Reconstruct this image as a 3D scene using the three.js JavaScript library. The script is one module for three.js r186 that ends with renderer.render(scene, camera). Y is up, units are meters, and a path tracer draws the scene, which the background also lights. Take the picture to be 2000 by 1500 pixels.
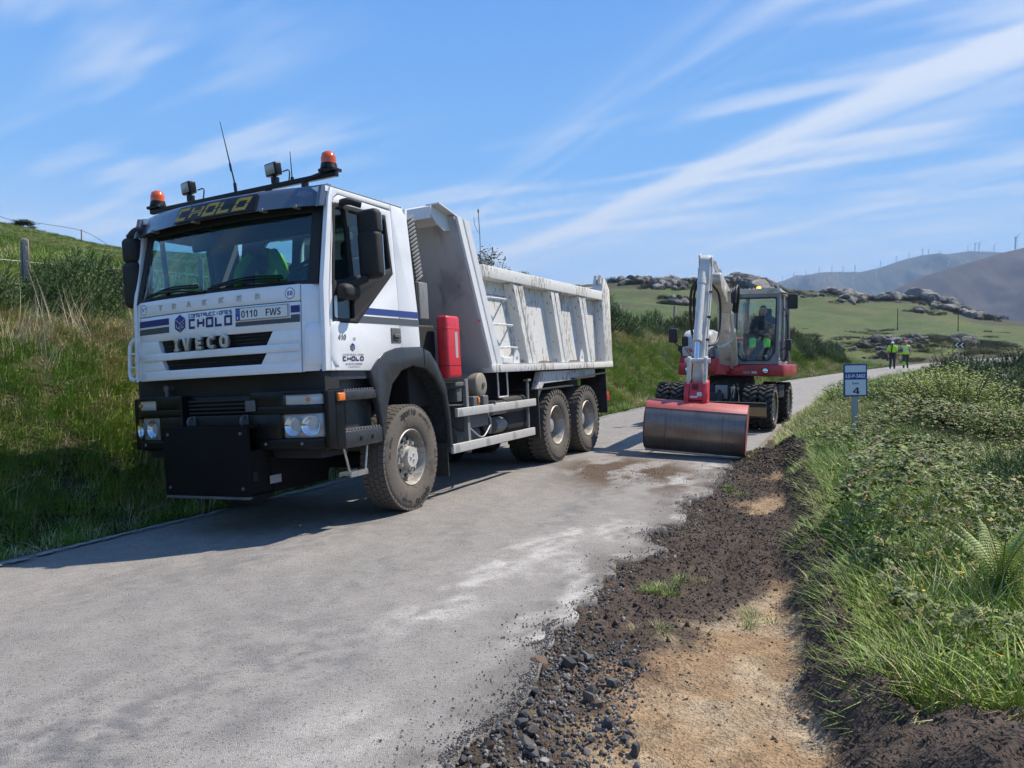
import * as THREE from 'three';
import { mergeGeometries, toCreasedNormals } from 'three/addons/utils/BufferGeometryUtils.js';
import { RoundedBoxGeometry } from 'three/addons/geometries/RoundedBoxGeometry.js';
import { TextGeometry } from 'three/addons/geometries/TextGeometry.js';
import { FontLoader } from 'three/addons/loaders/FontLoader.js';
import { MarchingCubes } from 'three/addons/objects/MarchingCubes.js';

// ------------------------------------------------------------------ camera, sky, sun, exposure
const scene = new THREE.Scene();
const camera = new THREE.PerspectiveCamera(53.13, 4 / 3, 0.1, 12000);
camera.position.set(0, 1.55, 0);
camera.rotation.set(-0.02533, 0, 0);
const renderer = new THREE.WebGLRenderer({ antialias: true });
renderer.setSize(1024, 768);
renderer.toneMapping = THREE.LinearToneMapping;
renderer.toneMappingExposure = 1.35;
renderer.shadowMap.enabled = true;

const SUN_EL = 56 * Math.PI / 180, SUN_H = [0.93, -0.367];        // x, z of the way towards the sun
const sunDir = new THREE.Vector3(SUN_H[0] * Math.cos(SUN_EL), Math.sin(SUN_EL), SUN_H[1] * Math.cos(SUN_EL)).normalize();
const sun = new THREE.DirectionalLight(new THREE.Color(1.0, 0.915, 0.79), 5.0);
sun.position.copy(sunDir).multiplyScalar(120).add(new THREE.Vector3(2, 0, -14));
sun.target.position.set(2, 0, -14);
sun.castShadow = true;
sun.shadow.mapSize.set(4096, 4096);
Object.assign(sun.shadow.camera, { left: -45, right: 45, top: 45, bottom: -45, near: 1, far: 300 });
scene.add(sun, sun.target);

// ------------------------------------------------------------------ random numbers and noise
let seed_ = 12345;
const rnd = () => { seed_ |= 0; seed_ = seed_ + 0x6D2B79F5 | 0; let t = Math.imul(seed_ ^ seed_ >>> 15, 1 | seed_); t = t + Math.imul(t ^ t >>> 7, 61 | t) ^ t; return ((t ^ t >>> 14) >>> 0) / 4294967296; };
const rr = (a, b) => a + (b - a) * rnd();
const pick = a => a[Math.floor(rnd() * a.length)];
const hash = (x, y, z) => { let h = Math.imul(x, 374761393) + Math.imul(y, 668265263) + Math.imul(z, 2147483647 ^ 0x2545F491) | 0; h = Math.imul(h ^ h >>> 13, 1274126177); h = Math.imul(h ^ h >>> 16, 2246822519); return ((h ^ h >>> 15) >>> 0) / 4294967295; };
const fade = t => t * t * (3 - 2 * t);
function n2(x, y, per = 0, sd = 0) {
  const xi = Math.floor(x), yi = Math.floor(y), fx = fade(x - xi), fy = fade(y - yi);
  const w = per ? (a => ((a % per) + per) % per) : (a => a);
  const a = hash(w(xi), w(yi), sd), b = hash(w(xi + 1), w(yi), sd), c = hash(w(xi), w(yi + 1), sd), d = hash(w(xi + 1), w(yi + 1), sd);
  return (a + (b - a) * fx) * (1 - fy) + (c + (d - c) * fx) * fy;
}
function n3(x, y, z, sd = 0) {
  const zi = Math.floor(z), fz = fade(z - zi);
  return n2(x, y, 0, sd + zi * 131) * (1 - fz) + n2(x, y, 0, sd + (zi + 1) * 131) * fz;
}
function fbm(x, y, o = 4, per = 0, sd = 0) { let s = 0, a = 0.5, t = 0; for (let i = 0; i < o; i++) { s += a * n2(x, y, per, sd + i * 17); t += a; a *= 0.5; x *= 2; y *= 2; per *= 2; } return s / t; }
function fbm3(x, y, z, o = 3, sd = 0) { let s = 0, a = 0.5, t = 0; for (let i = 0; i < o; i++) { s += a * n3(x, y, z, sd + i * 17); t += a; a *= 0.5; x *= 2; y *= 2; z *= 2; } return s / t; }
const clamp = (x, a = 0, b = 1) => Math.min(b, Math.max(a, x));
const sstep = (a, b, x) => { const t = clamp((x - a) / (b - a)); return t * t * (3 - 2 * t); };
const mix = (a, b, t) => a + (b - a) * t;
const mix3 = (a, b, t) => [mix(a[0], b[0], t), mix(a[1], b[1], t), mix(a[2], b[2], t)];
const interp = (tab, x) => { if (x <= tab[0][0]) return tab[0][1]; for (let i = 1; i < tab.length; i++) if (x <= tab[i][0]) { const t = (x - tab[i - 1][0]) / (tab[i][0] - tab[i - 1][0]); return mix(tab[i - 1][1], tab[i][1], t); } return tab[tab.length - 1][1]; };

// ------------------------------------------------------------------ the sky: blue air with streaks of cirrus on a high plane
{
  const W = 1792, Hh = 896, data = new Float32Array(W * Hh * 4);
  for (let j = 0; j < Hh; j++) for (let i = 0; i < W; i++) {
    const phi = (i + 0.5) / W * 2 * Math.PI, el = ((j + 0.5) / Hh - 0.5) * Math.PI;   // row 0 is straight down
    const dx = Math.cos(el) * -Math.cos(phi), dz = Math.cos(el) * -Math.sin(phi), dy = Math.sin(el);
    let c;
    if (dy <= 0) c = [0.30, 0.36, 0.40];
    else {
      const e = el * 180 / Math.PI;
      c = e < 5 ? mix3([0.72, 0.90, 1.07], [0.50, 0.75, 1.03], e / 5) : e < 14 ? mix3([0.50, 0.75, 1.03], [0.21, 0.495, 0.94], (e - 5) / 9) : e < 28 ? mix3([0.21, 0.495, 0.94], [0.115, 0.335, 0.82], (e - 14) / 14) : mix3([0.115, 0.335, 0.82], [0.06, 0.19, 0.55], clamp((e - 28) / 50));
      const sd = dx * sunDir.x + dy * sunDir.y + dz * sunDir.z;
      const glow = Math.pow(clamp(sd), 6) * 0.30 + Math.pow(clamp(sd), 40) * 0.5;
      c = [c[0] + glow * 0.55, c[1] + glow * 0.5, c[2] + glow * 0.38];
      const u = dx / (dy + 0.02), v = -dz / (dy + 0.02);
      const wob = (fbm(u * 0.6 + 3, v * 0.25 + 9, 3, 0, 5) - 0.5) * 0.55;
      const a = u * 0.357 - v * 0.934, b = u * 0.934 + v * 0.357 + wob * 0.35;
      const hair = fbm(a * 0.7 + 7, b * 13, 5, 0, 21), soft = fbm(a * 0.3, b * 1.6, 4, 0, 33), fine = fbm(a * 1.6 + b * 3, b * 34 - a, 4, 0, 71);
      const far = sstep(14, 5, v) * sstep(0.4, 1.6, v);
      const q = b - 2.12;
      let cl = 0;
      cl += 0.72 * Math.exp(-Math.pow(q / (q < 0 ? 0.06 : 0.14), 2)) * (0.10 + 1.25 * fine) * far;                // the bright streak
      cl += 0.46 * (q > 0 ? Math.exp(-Math.pow(q / 0.6, 2)) : 0) * sstep(0.30, 0.62, hair * 0.6 + soft * 0.4) * far;          // the veil that hangs from it
      cl += 0.34 * Math.exp(-Math.pow((b - 1.42) / 0.16, 2)) * sstep(0.34, 0.7, hair * 0.6 + fine * 0.4) * far;
      cl += 0.36 * Math.exp(-Math.pow((b - 3.5) / 0.2, 2)) * sstep(0.3, 0.7, hair);
      const a2 = u * 0.8 - v * 0.6, b2 = u * 0.6 + v * 0.8;
      const h2 = fbm(a2 * 1.1 + 40, b2 * 6.5 + 11 + 0.6 * wob, 6, 0, 91), m2 = fbm(u * 0.45 + 31, v * 0.4 + 17, 3, 0, 57);
      cl += 0.55 * sstep(0.42, 0.80, h2) * sstep(0.42, 0.68, m2) * sstep(25, 5, v);                               // loose wisps
      const h3 = fbm(u * 0.33 + 3.3, v * 0.5 + 2, 5, 0, 43);
      cl += 0.3 * sstep(2.0, 9, Math.hypot(u, v)) * sstep(0.45, 0.7, h3);
      cl = clamp(cl, 0, 0.8);
      c = mix3(c, [0.83 + glow, 0.88 + glow * 0.9, 0.95 + glow * 0.8], cl);
    }
    const k = (j * W + i) * 4; data[k] = c[0] * 0.80; data[k + 1] = c[1] * 0.80; data[k + 2] = c[2] * 0.80; data[k + 3] = 1;
  }
  const t = new THREE.DataTexture(data, W, Hh, THREE.RGBAFormat, THREE.FloatType);
  t.mapping = THREE.EquirectangularReflectionMapping; t.magFilter = t.minFilter = THREE.LinearFilter; t.wrapS = THREE.RepeatWrapping; t.needsUpdate = true;
  scene.background = t; scene.environment = t;
}

// ------------------------------------------------------------------ object helpers
const taken = {};
const numbered = n => { const k = taken[n] = (taken[n] || 0) + 1; return k === 1 ? n : n + '_' + String(k - 1).padStart(3, '0'); };
function tag(o, label, category, group, kind) { if (label) o.userData.label = label; if (category) o.userData.category = category; if (group) o.userData.group = group; if (kind) o.userData.kind = kind; return o; }
function shade(o) { o.traverse(m => { if (m.isMesh) { m.castShadow = true; m.receiveShadow = true; } }); return o; }
function thing(name, label, category, p = [0, 0, 0], turn = 0, group) { const o = new THREE.Group(); o.name = numbered(name); o.position.set(...p); o.rotation.y = turn; scene.add(o); return tag(o, label, category, group); }
function add(o, parent = scene) { parent.add(o); return o; }
function mk(name, geos, mat, parent) {
  const g = Array.isArray(geos) ? (geos.length > 1 ? mergeGeometries(geos) : geos[0]) : geos;
  const m = new THREE.Mesh(g, mat); m.name = parent ? name : numbered(name); m.castShadow = m.receiveShadow = true;
  (parent || scene).add(m); return m;
}
// ------------------------------------------------------------------ geometry helpers
function boxUV(g) {
  const p = g.attributes.position, n = g.attributes.normal, uv = new Float32Array(p.count * 2);
  for (let i = 0; i < p.count; i++) {
    const ax = Math.abs(n.getX(i)), ay = Math.abs(n.getY(i)), az = Math.abs(n.getZ(i));
    if (ay >= ax && ay >= az) { uv[2 * i] = p.getX(i); uv[2 * i + 1] = p.getZ(i); } else if (ax >= az) { uv[2 * i] = p.getZ(i); uv[2 * i + 1] = p.getY(i); } else { uv[2 * i] = p.getX(i); uv[2 * i + 1] = p.getY(i); }
  }
  g.setAttribute('uv', new THREE.BufferAttribute(uv, 2)); return g;
}
function fin(g, ang = 0.6, flip = false) {
  if (g.index) g = g.toNonIndexed();
  for (const k of Object.keys(g.attributes)) if (k !== 'position') g.deleteAttribute(k);
  if (flip) { const a = g.attributes.position.array; for (let i = 0; i < a.length; i += 9) for (let k = 0; k < 3; k++) { const t = a[i + 3 + k]; a[i + 3 + k] = a[i + 6 + k]; a[i + 6 + k] = t; } }
  g.computeVertexNormals(); g = toCreasedNormals(g, ang); g.clearGroups && g.clearGroups();
  return boxUV(g);
}
const M4 = new THREE.Matrix4(), Q4 = new THREE.Quaternion(), E3 = new THREE.Euler(), V3 = (x, y, z) => new THREE.Vector3(x, y, z);
const put = (g, p = [0, 0, 0], r = [0, 0, 0], s = [1, 1, 1]) => g.applyMatrix4(M4.compose(V3(...p), Q4.setFromEuler(E3.set(...r)), V3(...s)));
const bx = (w, h, d, p, r, b = 0) => { const k = Math.min(b, w / 2.01, h / 2.01, d / 2.01); const g = k > 0 ? new RoundedBoxGeometry(w, h, d, 2, k) : new THREE.BoxGeometry(w, h, d); return put(fin(g, 0.5), p, r); };
const box2 = (a, b, bev = 0) => bx(Math.abs(b[0] - a[0]), Math.abs(b[1] - a[1]), Math.abs(b[2] - a[2]), [(a[0] + b[0]) / 2, (a[1] + b[1]) / 2, (a[2] + b[2]) / 2], [0, 0, 0], bev);
const cyl = (r1, r2, h, p, r, n = 20) => put(fin(new THREE.CylinderGeometry(r1, r2, h, n)), p, r);
function rod(a, b, r1, r2 = r1, n = 10) {      // a cylinder from a to b
  const A = V3(...a), B = V3(...b), d = B.clone().sub(A), g = fin(new THREE.CylinderGeometry(r2, r1, d.length(), n));
  return g.applyMatrix4(M4.compose(A.clone().add(B).multiplyScalar(0.5), Q4.setFromUnitVectors(V3(0, 1, 0), d.normalize()), V3(1, 1, 1)));
}
function bar(a, b, w, h, bev = 0) {              // a box beam from a to b, h measured upwards
  const A = V3(...a), B = V3(...b), d = B.clone().sub(A), L = d.length(); d.normalize();
  const side = V3(0, 1, 0).cross(d); if (side.lengthSq() < 1e-6) side.set(1, 0, 0); side.normalize(); const up = d.clone().cross(side);
  const g = bev ? new RoundedBoxGeometry(w, h, L, 2, bev) : new THREE.BoxGeometry(w, h, L);
  return fin(g, 0.5).applyMatrix4(new THREE.Matrix4().makeBasis(side, up, d).setPosition(A.add(B).multiplyScalar(0.5)));
}
const tube = (pts, r, n = 24, m = 8) => fin(new THREE.TubeGeometry(new THREE.CatmullRomCurve3(pts.map(p => V3(...p))), n, r, m, false), 0.9);
const sph = (r, p, s = [1, 1, 1], n = 16) => put(fin(new THREE.SphereGeometry(r, n, Math.max(6, n * 0.7 | 0)), 0.9), p, [0, 0, 0], s);
function shapeOf(pts, holes = []) { const s = new THREE.Shape(pts.map(p => new THREE.Vector2(p[0], p[1]))); for (const h of holes) s.holes.push(new THREE.Path(h.map(p => new THREE.Vector2(p[0], p[1])))); return s; }
function rpoly(pts, r, n = 4) {                 // round the corners of a polygon
  const o = [], N = pts.length;
  pts.forEach((p, i) => {
    const a = pts[(i + N - 1) % N], b = pts[(i + 1) % N], la = Math.hypot(a[0] - p[0], a[1] - p[1]), lb = Math.hypot(b[0] - p[0], b[1] - p[1]), k = Math.min(p[2] ?? r, la / 2.05, lb / 2.05);
    if (k < 1e-5) { o.push([p[0], p[1]]); return; }
    const A = [p[0] + (a[0] - p[0]) / la * k, p[1] + (a[1] - p[1]) / la * k], B = [p[0] + (b[0] - p[0]) / lb * k, p[1] + (b[1] - p[1]) / lb * k];
    for (let q = 0; q <= n; q++) { const t = q / n; o.push([(1 - t) * (1 - t) * A[0] + 2 * t * (1 - t) * p[0] + t * t * B[0], (1 - t) * (1 - t) * A[1] + 2 * t * (1 - t) * p[1] + t * t * B[1]]); }
  });
  return o;
}
function extr(pts, d, bev = 0, holes = [], ang = 0.5) {   // polygon in xy, from z = 0 to d
  const b = Math.min(bev, d / 2.2);
  const g = new THREE.ExtrudeGeometry(shapeOf(pts, holes), { depth: d - 2 * b, bevelEnabled: b > 0, bevelSize: b, bevelOffset: -b, bevelThickness: b, bevelSegments: 2, curveSegments: 6 });
  g.translate(0, 0, b); return fin(g, ang);
}
function remap(g, f, flip) { const a = g.attributes.position; for (let i = 0; i < a.count; i++) a.setXYZ(i, ...f(a.getX(i), a.getY(i), a.getZ(i))); return fin(g, 0.5, flip); }
const sidePl = (pts, x0, x1, bev = 0, holes = []) => remap(extr(pts, x1 - x0, bev, holes), (u, v, w) => [x0 + w, v, u], true);     // polygon of (z, y)
const frontPl = (pts, z0, z1, bev = 0, holes = []) => put(extr(pts, z1 - z0, bev, holes), [0, 0, z0]);                              // polygon of (x, y)
const topPl = (pts, y0, y1, bev = 0, holes = []) => remap(extr(pts, y1 - y0, bev, holes), (u, v, w) => [u, y0 + w, v], true);       // polygon of (x, z)
function grid(f, nu, nv, uvf, ang = 1.2) {       // a sheet f(u, v) -> [x, y, z]
  const pos = [], idx = [], uv = [];
  for (let j = 0; j <= nv; j++) for (let i = 0; i <= nu; i++) { pos.push(...f(i / nu, j / nv)); uv.push(...(uvf ? uvf(i / nu, j / nv) : [i / nu, j / nv])); }
  for (let j = 0; j < nv; j++) for (let i = 0; i < nu; i++) { const a = j * (nu + 1) + i; idx.push(a, a + 1, a + nu + 2, a, a + nu + 2, a + nu + 1); }
  const g = new THREE.BufferGeometry(); g.setAttribute('position', new THREE.Float32BufferAttribute(pos, 3)); g.setAttribute('uv', new THREE.Float32BufferAttribute(uv, 2)); g.setIndex(idx); g.computeVertexNormals(); return g;
}
const plain = g => { g = g.index ? g.toNonIndexed() : g; return g; };
// a curved slab: front face z = zf(x, y) between y0 and y1, ends that may lean, thickness th
function slab(zf, xb, xt, y0, y1, th, nx = 14, ny = 3, bev = 0.008) {
  const P = (u, v, back) => { const x = mix(mix(xb[0], xt[0], v), mix(xb[1], xt[1], v), u), y = mix(y0, y1, v); return [x, y, zf(x, y) - back]; };
  const us = [0]; for (let i = 0; i <= nx; i++) us.push(i / nx); us.push(1);
  const vs = [0]; for (let i = 0; i <= ny; i++) vs.push(i / ny); vs.push(1);
  const pos = [], idx = [], w = us.length, h = vs.length;
  const ring = (k, L) => k === 0 || k === L - 1;
  vs.forEach((v, j) => us.forEach((u, i) => {
    const e = ring(i, w) || ring(j, h), W = Math.max(0.05, Math.abs(xb[1] - xb[0])), Hh = Math.abs(y1 - y0);
    const uu = ring(i, w) ? u : clamp(u, bev / W, 1 - bev / W), vv = ring(j, h) ? v : clamp(v, bev / Hh, 1 - bev / Hh);
    pos.push(...P(uu, vv, e ? bev * 0.8 : 0));
  }));
  for (let j = 0; j < h - 1; j++) for (let i = 0; i < w - 1; i++) { const a = j * w + i; idx.push(a, a + 1, a + w + 1, a, a + w + 1, a + w); }
  const n0 = pos.length / 3; vs.forEach(v => us.forEach(u => pos.push(...P(u, v, th))));
  for (let j = 0; j < h - 1; j++) for (let i = 0; i < w - 1; i++) { const a = n0 + j * w + i; idx.push(a, a + w + 1, a + 1, a, a + w, a + w + 1); }
  for (let i = 0; i < w - 1; i++) { idx.push(i, n0 + i + 1, i + 1, i, n0 + i, n0 + i + 1); const a = (h - 1) * w + i, b = n0 + a; idx.push(a, a + 1, b + 1, a, b + 1, b); }
  for (let j = 0; j < h - 1; j++) { const a = j * w, b = n0 + a; idx.push(a, a + w, b + w, a, b + w, b); const c = j * w + w - 1, d = n0 + c; idx.push(c, d + w, c + w, c, d, d + w); }
  const g = new THREE.BufferGeometry(); g.setAttribute('position', new THREE.Float32BufferAttribute(pos, 3)); g.setIndex(idx); return fin(g, 0.7);
}
// ------------------------------------------------------------------ textures
function dataTex(n, f, srgb = false, rep = 1) {
  const d = new Uint8Array(n * n * 4);
  for (let j = 0; j < n; j++) for (let i = 0; i < n; i++) { const c = f(i / n, j / n, i, j), k = (j * n + i) * 4; const a = typeof c === 'number' ? [c, c, c] : c; for (let q = 0; q < 3; q++) d[k + q] = clamp(a[q]) * 255; d[k + 3] = 255; }
  const t = new THREE.DataTexture(d, n, n, THREE.RGBAFormat); t.wrapS = t.wrapT = THREE.RepeatWrapping; t.magFilter = THREE.LinearFilter; t.minFilter = THREE.LinearMipmapLinearFilter; t.generateMipmaps = true;
  if (srgb) t.colorSpace = THREE.SRGBColorSpace; t.repeat.set(rep, rep); t.needsUpdate = true; return t;
}
const rep = (t, a, b = a) => { const c = t.clone(); c.repeat.set(a, b); c.needsUpdate = true; return c; };
const col = (r, g, b) => new THREE.Color().setRGB(r, g, b);
const std = (c, rough = 0.6, o = {}) => new THREE.MeshStandardMaterial({ color: Array.isArray(c) ? col(...c) : c, roughness: rough, side: THREE.DoubleSide, ...o });
const phys = (c, rough = 0.4, o = {}) => new THREE.MeshPhysicalMaterial({ color: Array.isArray(c) ? col(...c) : c, roughness: rough, side: THREE.DoubleSide, ...o });
function canvasTex(w, h, draw) { const c = document.createElement('canvas'); c.width = w; c.height = h; const x = c.getContext('2d'); draw(x, w, h); const t = new THREE.CanvasTexture(c); t.colorSpace = THREE.SRGBColorSpace; t.anisotropy = 8; return t; }
// ================================================================== THE LAND
// the centre line of the road: t metres along it, s metres to the right of it
const LINE = (() => {
  const fw = [], bw = []; let x = -0.85, d = 8.3, h = 24.2 * Math.PI / 180;
  for (let t = 0; t < 96; t += 0.25) { fw.push([t, x, d, h]); const k = t > 66 ? 0.028 : t > 12 ? 0.0095 : 0; h += k * 0.25; x += Math.sin(h) * 0.25; d += Math.cos(h) * 0.25; }
  x = -0.85; d = 8.3; h = 24.2 * Math.PI / 180;
  for (let t = 0; t > -40; t -= 0.25) { bw.push([t, x, d, h]); x -= Math.sin(h) * 0.25; d -= Math.cos(h) * 0.25; }
  return bw.reverse().slice(0, -1).concat(fw);
})();
const roadE = t => 0.011 * t + 0.0004 * Math.max(0, t - 8) ** 2 - 0.00045 * Math.max(0, t - 50) ** 2;
const crown = s => 0.03 - (s < 0 ? -0.052 * s : 0.03 * s);
function lineAt(t) { const f = clamp((t + 39.75) / 0.25, 0, LINE.length - 1.001), i = Math.floor(f), k = f - i, a = LINE[i], b = LINE[i + 1]; return [mix(a[1], b[1], k), mix(a[2], b[2], k), mix(a[3], b[3], k)]; }
function toXZ(t, s) { const [x, d, h] = lineAt(t); return [x + s * Math.cos(h), -(d - s * Math.sin(h))]; }
function toTS(x, z) {
  let best = 1e9, bi = 0; const d = -z;
  for (let i = 0; i < LINE.length; i += 6) { const q = (LINE[i][1] - x) ** 2 + (LINE[i][2] - d) ** 2; if (q < best) { best = q; bi = i; } }
  const lo = Math.max(0, bi - 6), hi = Math.min(LINE.length - 1, bi + 6);
  for (let i = lo; i <= hi; i++) { const q = (LINE[i][1] - x) ** 2 + (LINE[i][2] - d) ** 2; if (q < best) { best = q; bi = i; } }
  const [t, lx, ld, h] = LINE[bi], ux = x - lx, ud = d - ld;
  return [t + ux * Math.sin(h) + ud * Math.cos(h), ux * Math.cos(h) - ud * Math.sin(h)];
}
const bankTop = t => interp([[-40, 2.6], [-6, 2.3], [4, 2.5], [20, 2.7], [36, 2.5], [44, 2.1], [50, 1.3], [56, 0.25], [62, 0.1]], t);
// the far hills, as the height of their crest by bearing: [bearing as x / depth, crest height, depth]
const CREST = [[-3, 9, 40], [-1.6, 14.0, 55], [-1.1, 15.5, 62], [-0.667, 15.3, 76], [-0.558, 13.9, 79], [-0.5, 13.2, 80], [-0.37, 13.2, 90], [-0.2, 14, 110], [-0.03, 18, 150], [0.095, 21.3, 190], [0.147, 24.4, 205], [0.21, 25.0, 210], [0.28, 25.0, 212], [0.31, 25.0, 212], [0.34, 23.5, 212], [0.367, 22.2, 212], [0.41, 22.2, 214], [0.467, 19.9, 214], [0.53, 20.0, 212], [0.567, 17.6, 206], [0.6, 15.0, 200], [0.633, 13.0, 190], [0.667, 11.8, 185], [0.8, 9.5, 190], [1.2, 7, 200], [3, 4, 200]];
const CR_H = CREST.map(c => [c[0], c[1]]), CR_D = CREST.map(c => [c[0], c[2]]);
function farH(x, z) {
  const d = Math.max(-z, 0.001), q = clamp(x / d, -3, 3), R = interp(CR_D, q) * Math.hypot(1, q), r = Math.hypot(x, z), top = interp(CR_H, q);
  const left = sstep(0.05, -0.25, q), r0 = mix(46, 11, left), y0 = mix(0.5, 2.5, left), p = mix(1.25, 1.0, left);
  const f = (r - r0) / (R - r0);
  if (f <= 1) return y0 + (top - y0) * Math.pow(clamp(f), p) + (f > 0 ? (fbm(x * 0.05, z * 0.05, 3, 0, 4) - 0.5) * 3 * clamp(f * 2) * (1 - clamp((f - 0.8) * 5)) : 0);
  return Math.max(-70, top - (r - R) * 0.22 - Math.min(1, (r - R) / 40) * 2);
}
function nearH(t, s) {
  const e = roadE(t);
  if (s < -2.5) {
    const u = -s - 2.5, b = bankTop(t), w = 3.3;
    return e + crown(-2.5) - 0.10 * sstep(0, 0.35, u) + b * sstep(0.25, w, u) ** 0.85 + (u > w ? (u - w) * 0.04 : 0) + (fbm(t * 0.7, s * 0.7, 3, 0, 8) - 0.5) * 0.5 * sstep(0.3, 1.4, u);
  }
  if (s > 2.5) {
    const u = s - 2.5, dug = digAmount(t);
    const edge = digEdge(t);
    const rise = sstep(edge - 2.5 - 0.12, edge - 2.5 + 0.4, u);
    return e + crown(2.5) - 0.05 - 0.075 * dug * sstep(0, 0.25, u) * (1 - rise) + rise * (0.14 + 0.05 * dug) - 0.03 * Math.max(0, u - 2.5) + (fbm(t * 0.5, s * 0.5, 3, 0, 9) - 0.5) * 0.35 * sstep(1.6, 3, u);
  }
  return e + crown(s);
}
function digAmount(t) { return sstep(6.6, 5.2, t); }
function digEdge(t) { return interp([[-8, 4.6], [-4.2, 4.4], [-3, 4.12], [-2, 3.98], [0, 3.78], [2, 3.66], [4, 3.5], [5.5, 3.35], [6.8, 3.1], [9, 2.75], [90, 2.75]], t) + (fbm(t * 1.3, 3.3, 3, 0, 61) - 0.5) * 0.35; }
function groundH(x, z) {
  const [t, s] = toTS(x, z);
  const w = s < 0 ? sstep(-14, -6.0, s) : sstep(40, 14, s);
  const wt = sstep(95, 62, t);
  const k = w * wt; let h = 0;
  if (k > 0) h += k * nearH(t, clamp(s, -14, 40));
  if (k < 1) h += (1 - k) * farH(x, z);
  return h;
}
// surface textures (grain only)
const T_fine = dataTex(512, (u, v) => fbm(u * 32, v * 32, 4, 32, 3));
const T_coarse = dataTex(512, (u, v) => fbm(u * 8, v * 8, 6, 8, 13));
const cellNoise = (() => { return (u, v, n, sd) => { const x = u * n, y = v * n, xi = Math.floor(x), yi = Math.floor(y); let a = 9, b = 9, id = 0; for (let j = -1; j <= 1; j++) for (let i = -1; i <= 1; i++) { const cx = (((xi + i) % n) + n) % n, cy = (((yi + j) % n) + n) % n; const px = xi + i + hash(cx, cy, sd), py = yi + j + hash(cx, cy, sd + 1), d = Math.hypot(px - x, py - y); if (d < a) { b = a; a = d; id = hash(cx, cy, sd + 2); } else if (d < b) b = d; } return [a, b, id]; }; })();
const chipCells = (() => { const n = 1024, c = new Float32Array(n * n * 2); for (let j = 0; j < n; j++) for (let i = 0; i < n; i++) { const [a, b, id] = cellNoise(i / n, j / n, 210, 5); c[(j * n + i) * 2] = b - a; c[(j * n + i) * 2 + 1] = id; } return c; })();
const T_chip = dataTex(1024, (u, v, i, j) => { const g = chipCells[(j * 1024 + i) * 2], id = chipCells[(j * 1024 + i) * 2 + 1], e = sstep(0.02, 0.28, g); const n = fbm(u * 16, v * 16, 3, 16, 31); const k = (0.74 + 0.26 * e) * (0.78 + 0.38 * id) * (0.86 + 0.28 * n) * (id < 0.06 ? 0.65 : 1); return [k * 0.80, k * 0.79, k * 0.775]; });
const T_chipB = dataTex(1024, (u, v, i, j) => { const g = chipCells[(j * 1024 + i) * 2], id = chipCells[(j * 1024 + i) * 2 + 1]; return sstep(0.0, 0.35, g) * (0.45 + 0.55 * id) * 0.8 + 0.2 * n2(u * 48, v * 48, 48, 2); });
const T_soil = dataTex(1024, (u, v) => { const n = fbm(u * 12, v * 12, 5, 12, 41), id = n2(u * 70, v * 70, 70, 55), i2 = hash(Math.floor(u * 320), Math.floor(v * 320), 25); const m = fbm(u * 90, v * 90, 3, 90, 44), k = 0.25 + 0.55 * n + 0.55 * m * (0.8 + 0.3 * id) + (i2 > 0.97 ? 0.22 : 0) - (i2 < 0.04 ? 0.25 : 0); return [k, k * 0.97, k * 0.93]; });
const T_turf = dataTex(768, (u, v) => { const n = fbm(u * 10, v * 10, 6, 10, 15), m = fbm(u * 60, v * 120, 3, 60, 19), q = fbm(u * 4, v * 4, 3, 4, 27); const k = 0.35 + 0.75 * n * (0.5 + m); return [k * mix(0.95, 1.15, q), k, k * 0.85]; });

function colourSheet(g, f) { const p = g.attributes.position, c = new Float32Array(p.count * 3); for (let i = 0; i < p.count; i++) { const k = f(p.getX(i), p.getY(i), p.getZ(i), i); c.set(k, 3 * i); } g.setAttribute('color', new THREE.BufferAttribute(c, 3)); return g; }

// ---- the ground: one sheet out to the horizon
const meadowTone = (x, z) => {
  const a = fbm(x * 0.035 + 5, z * 0.035, 4, 0, 71), b = fbm(x * 0.25, z * 0.25, 3, 0, 72), d = fbm(x * 0.012, z * 0.02 + 7, 3, 0, 75);
  const f = fbm(x * 0.9, z * 0.9, 3, 0, 77); let c = mix3([0.048, 0.098, 0.014], [0.100, 0.132, 0.024], sstep(0.32, 0.68, a * 0.45 + f * 0.55));
  c = mix3(c, [0.115, 0.112, 0.045], 0.55 * sstep(0.52, 0.75, b));
  c = mix3(c, [0.055, 0.07, 0.03], 0.6 * sstep(0.55, 0.7, d)); c = mix3(c, [0.06, 0.06, 0.03], 0.7 * sstep(0.62, 0.72, fbm(x * 0.11 + 8, z * 0.11, 4, 0, 78))); const dd = Math.max(1, -z), qq = x / dd, f2 = dd / interp(CR_D, clamp(qq, -3, 3)); return mix3(c, [0.045, 0.046, 0.024], sstep(0.06, 0.12, qq) * sstep(0.80, 0.90, f2 + (fbm(x * 0.07, z * 0.07, 4, 0, 79) - 0.5) * 0.35) * 0.9);
};
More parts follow.
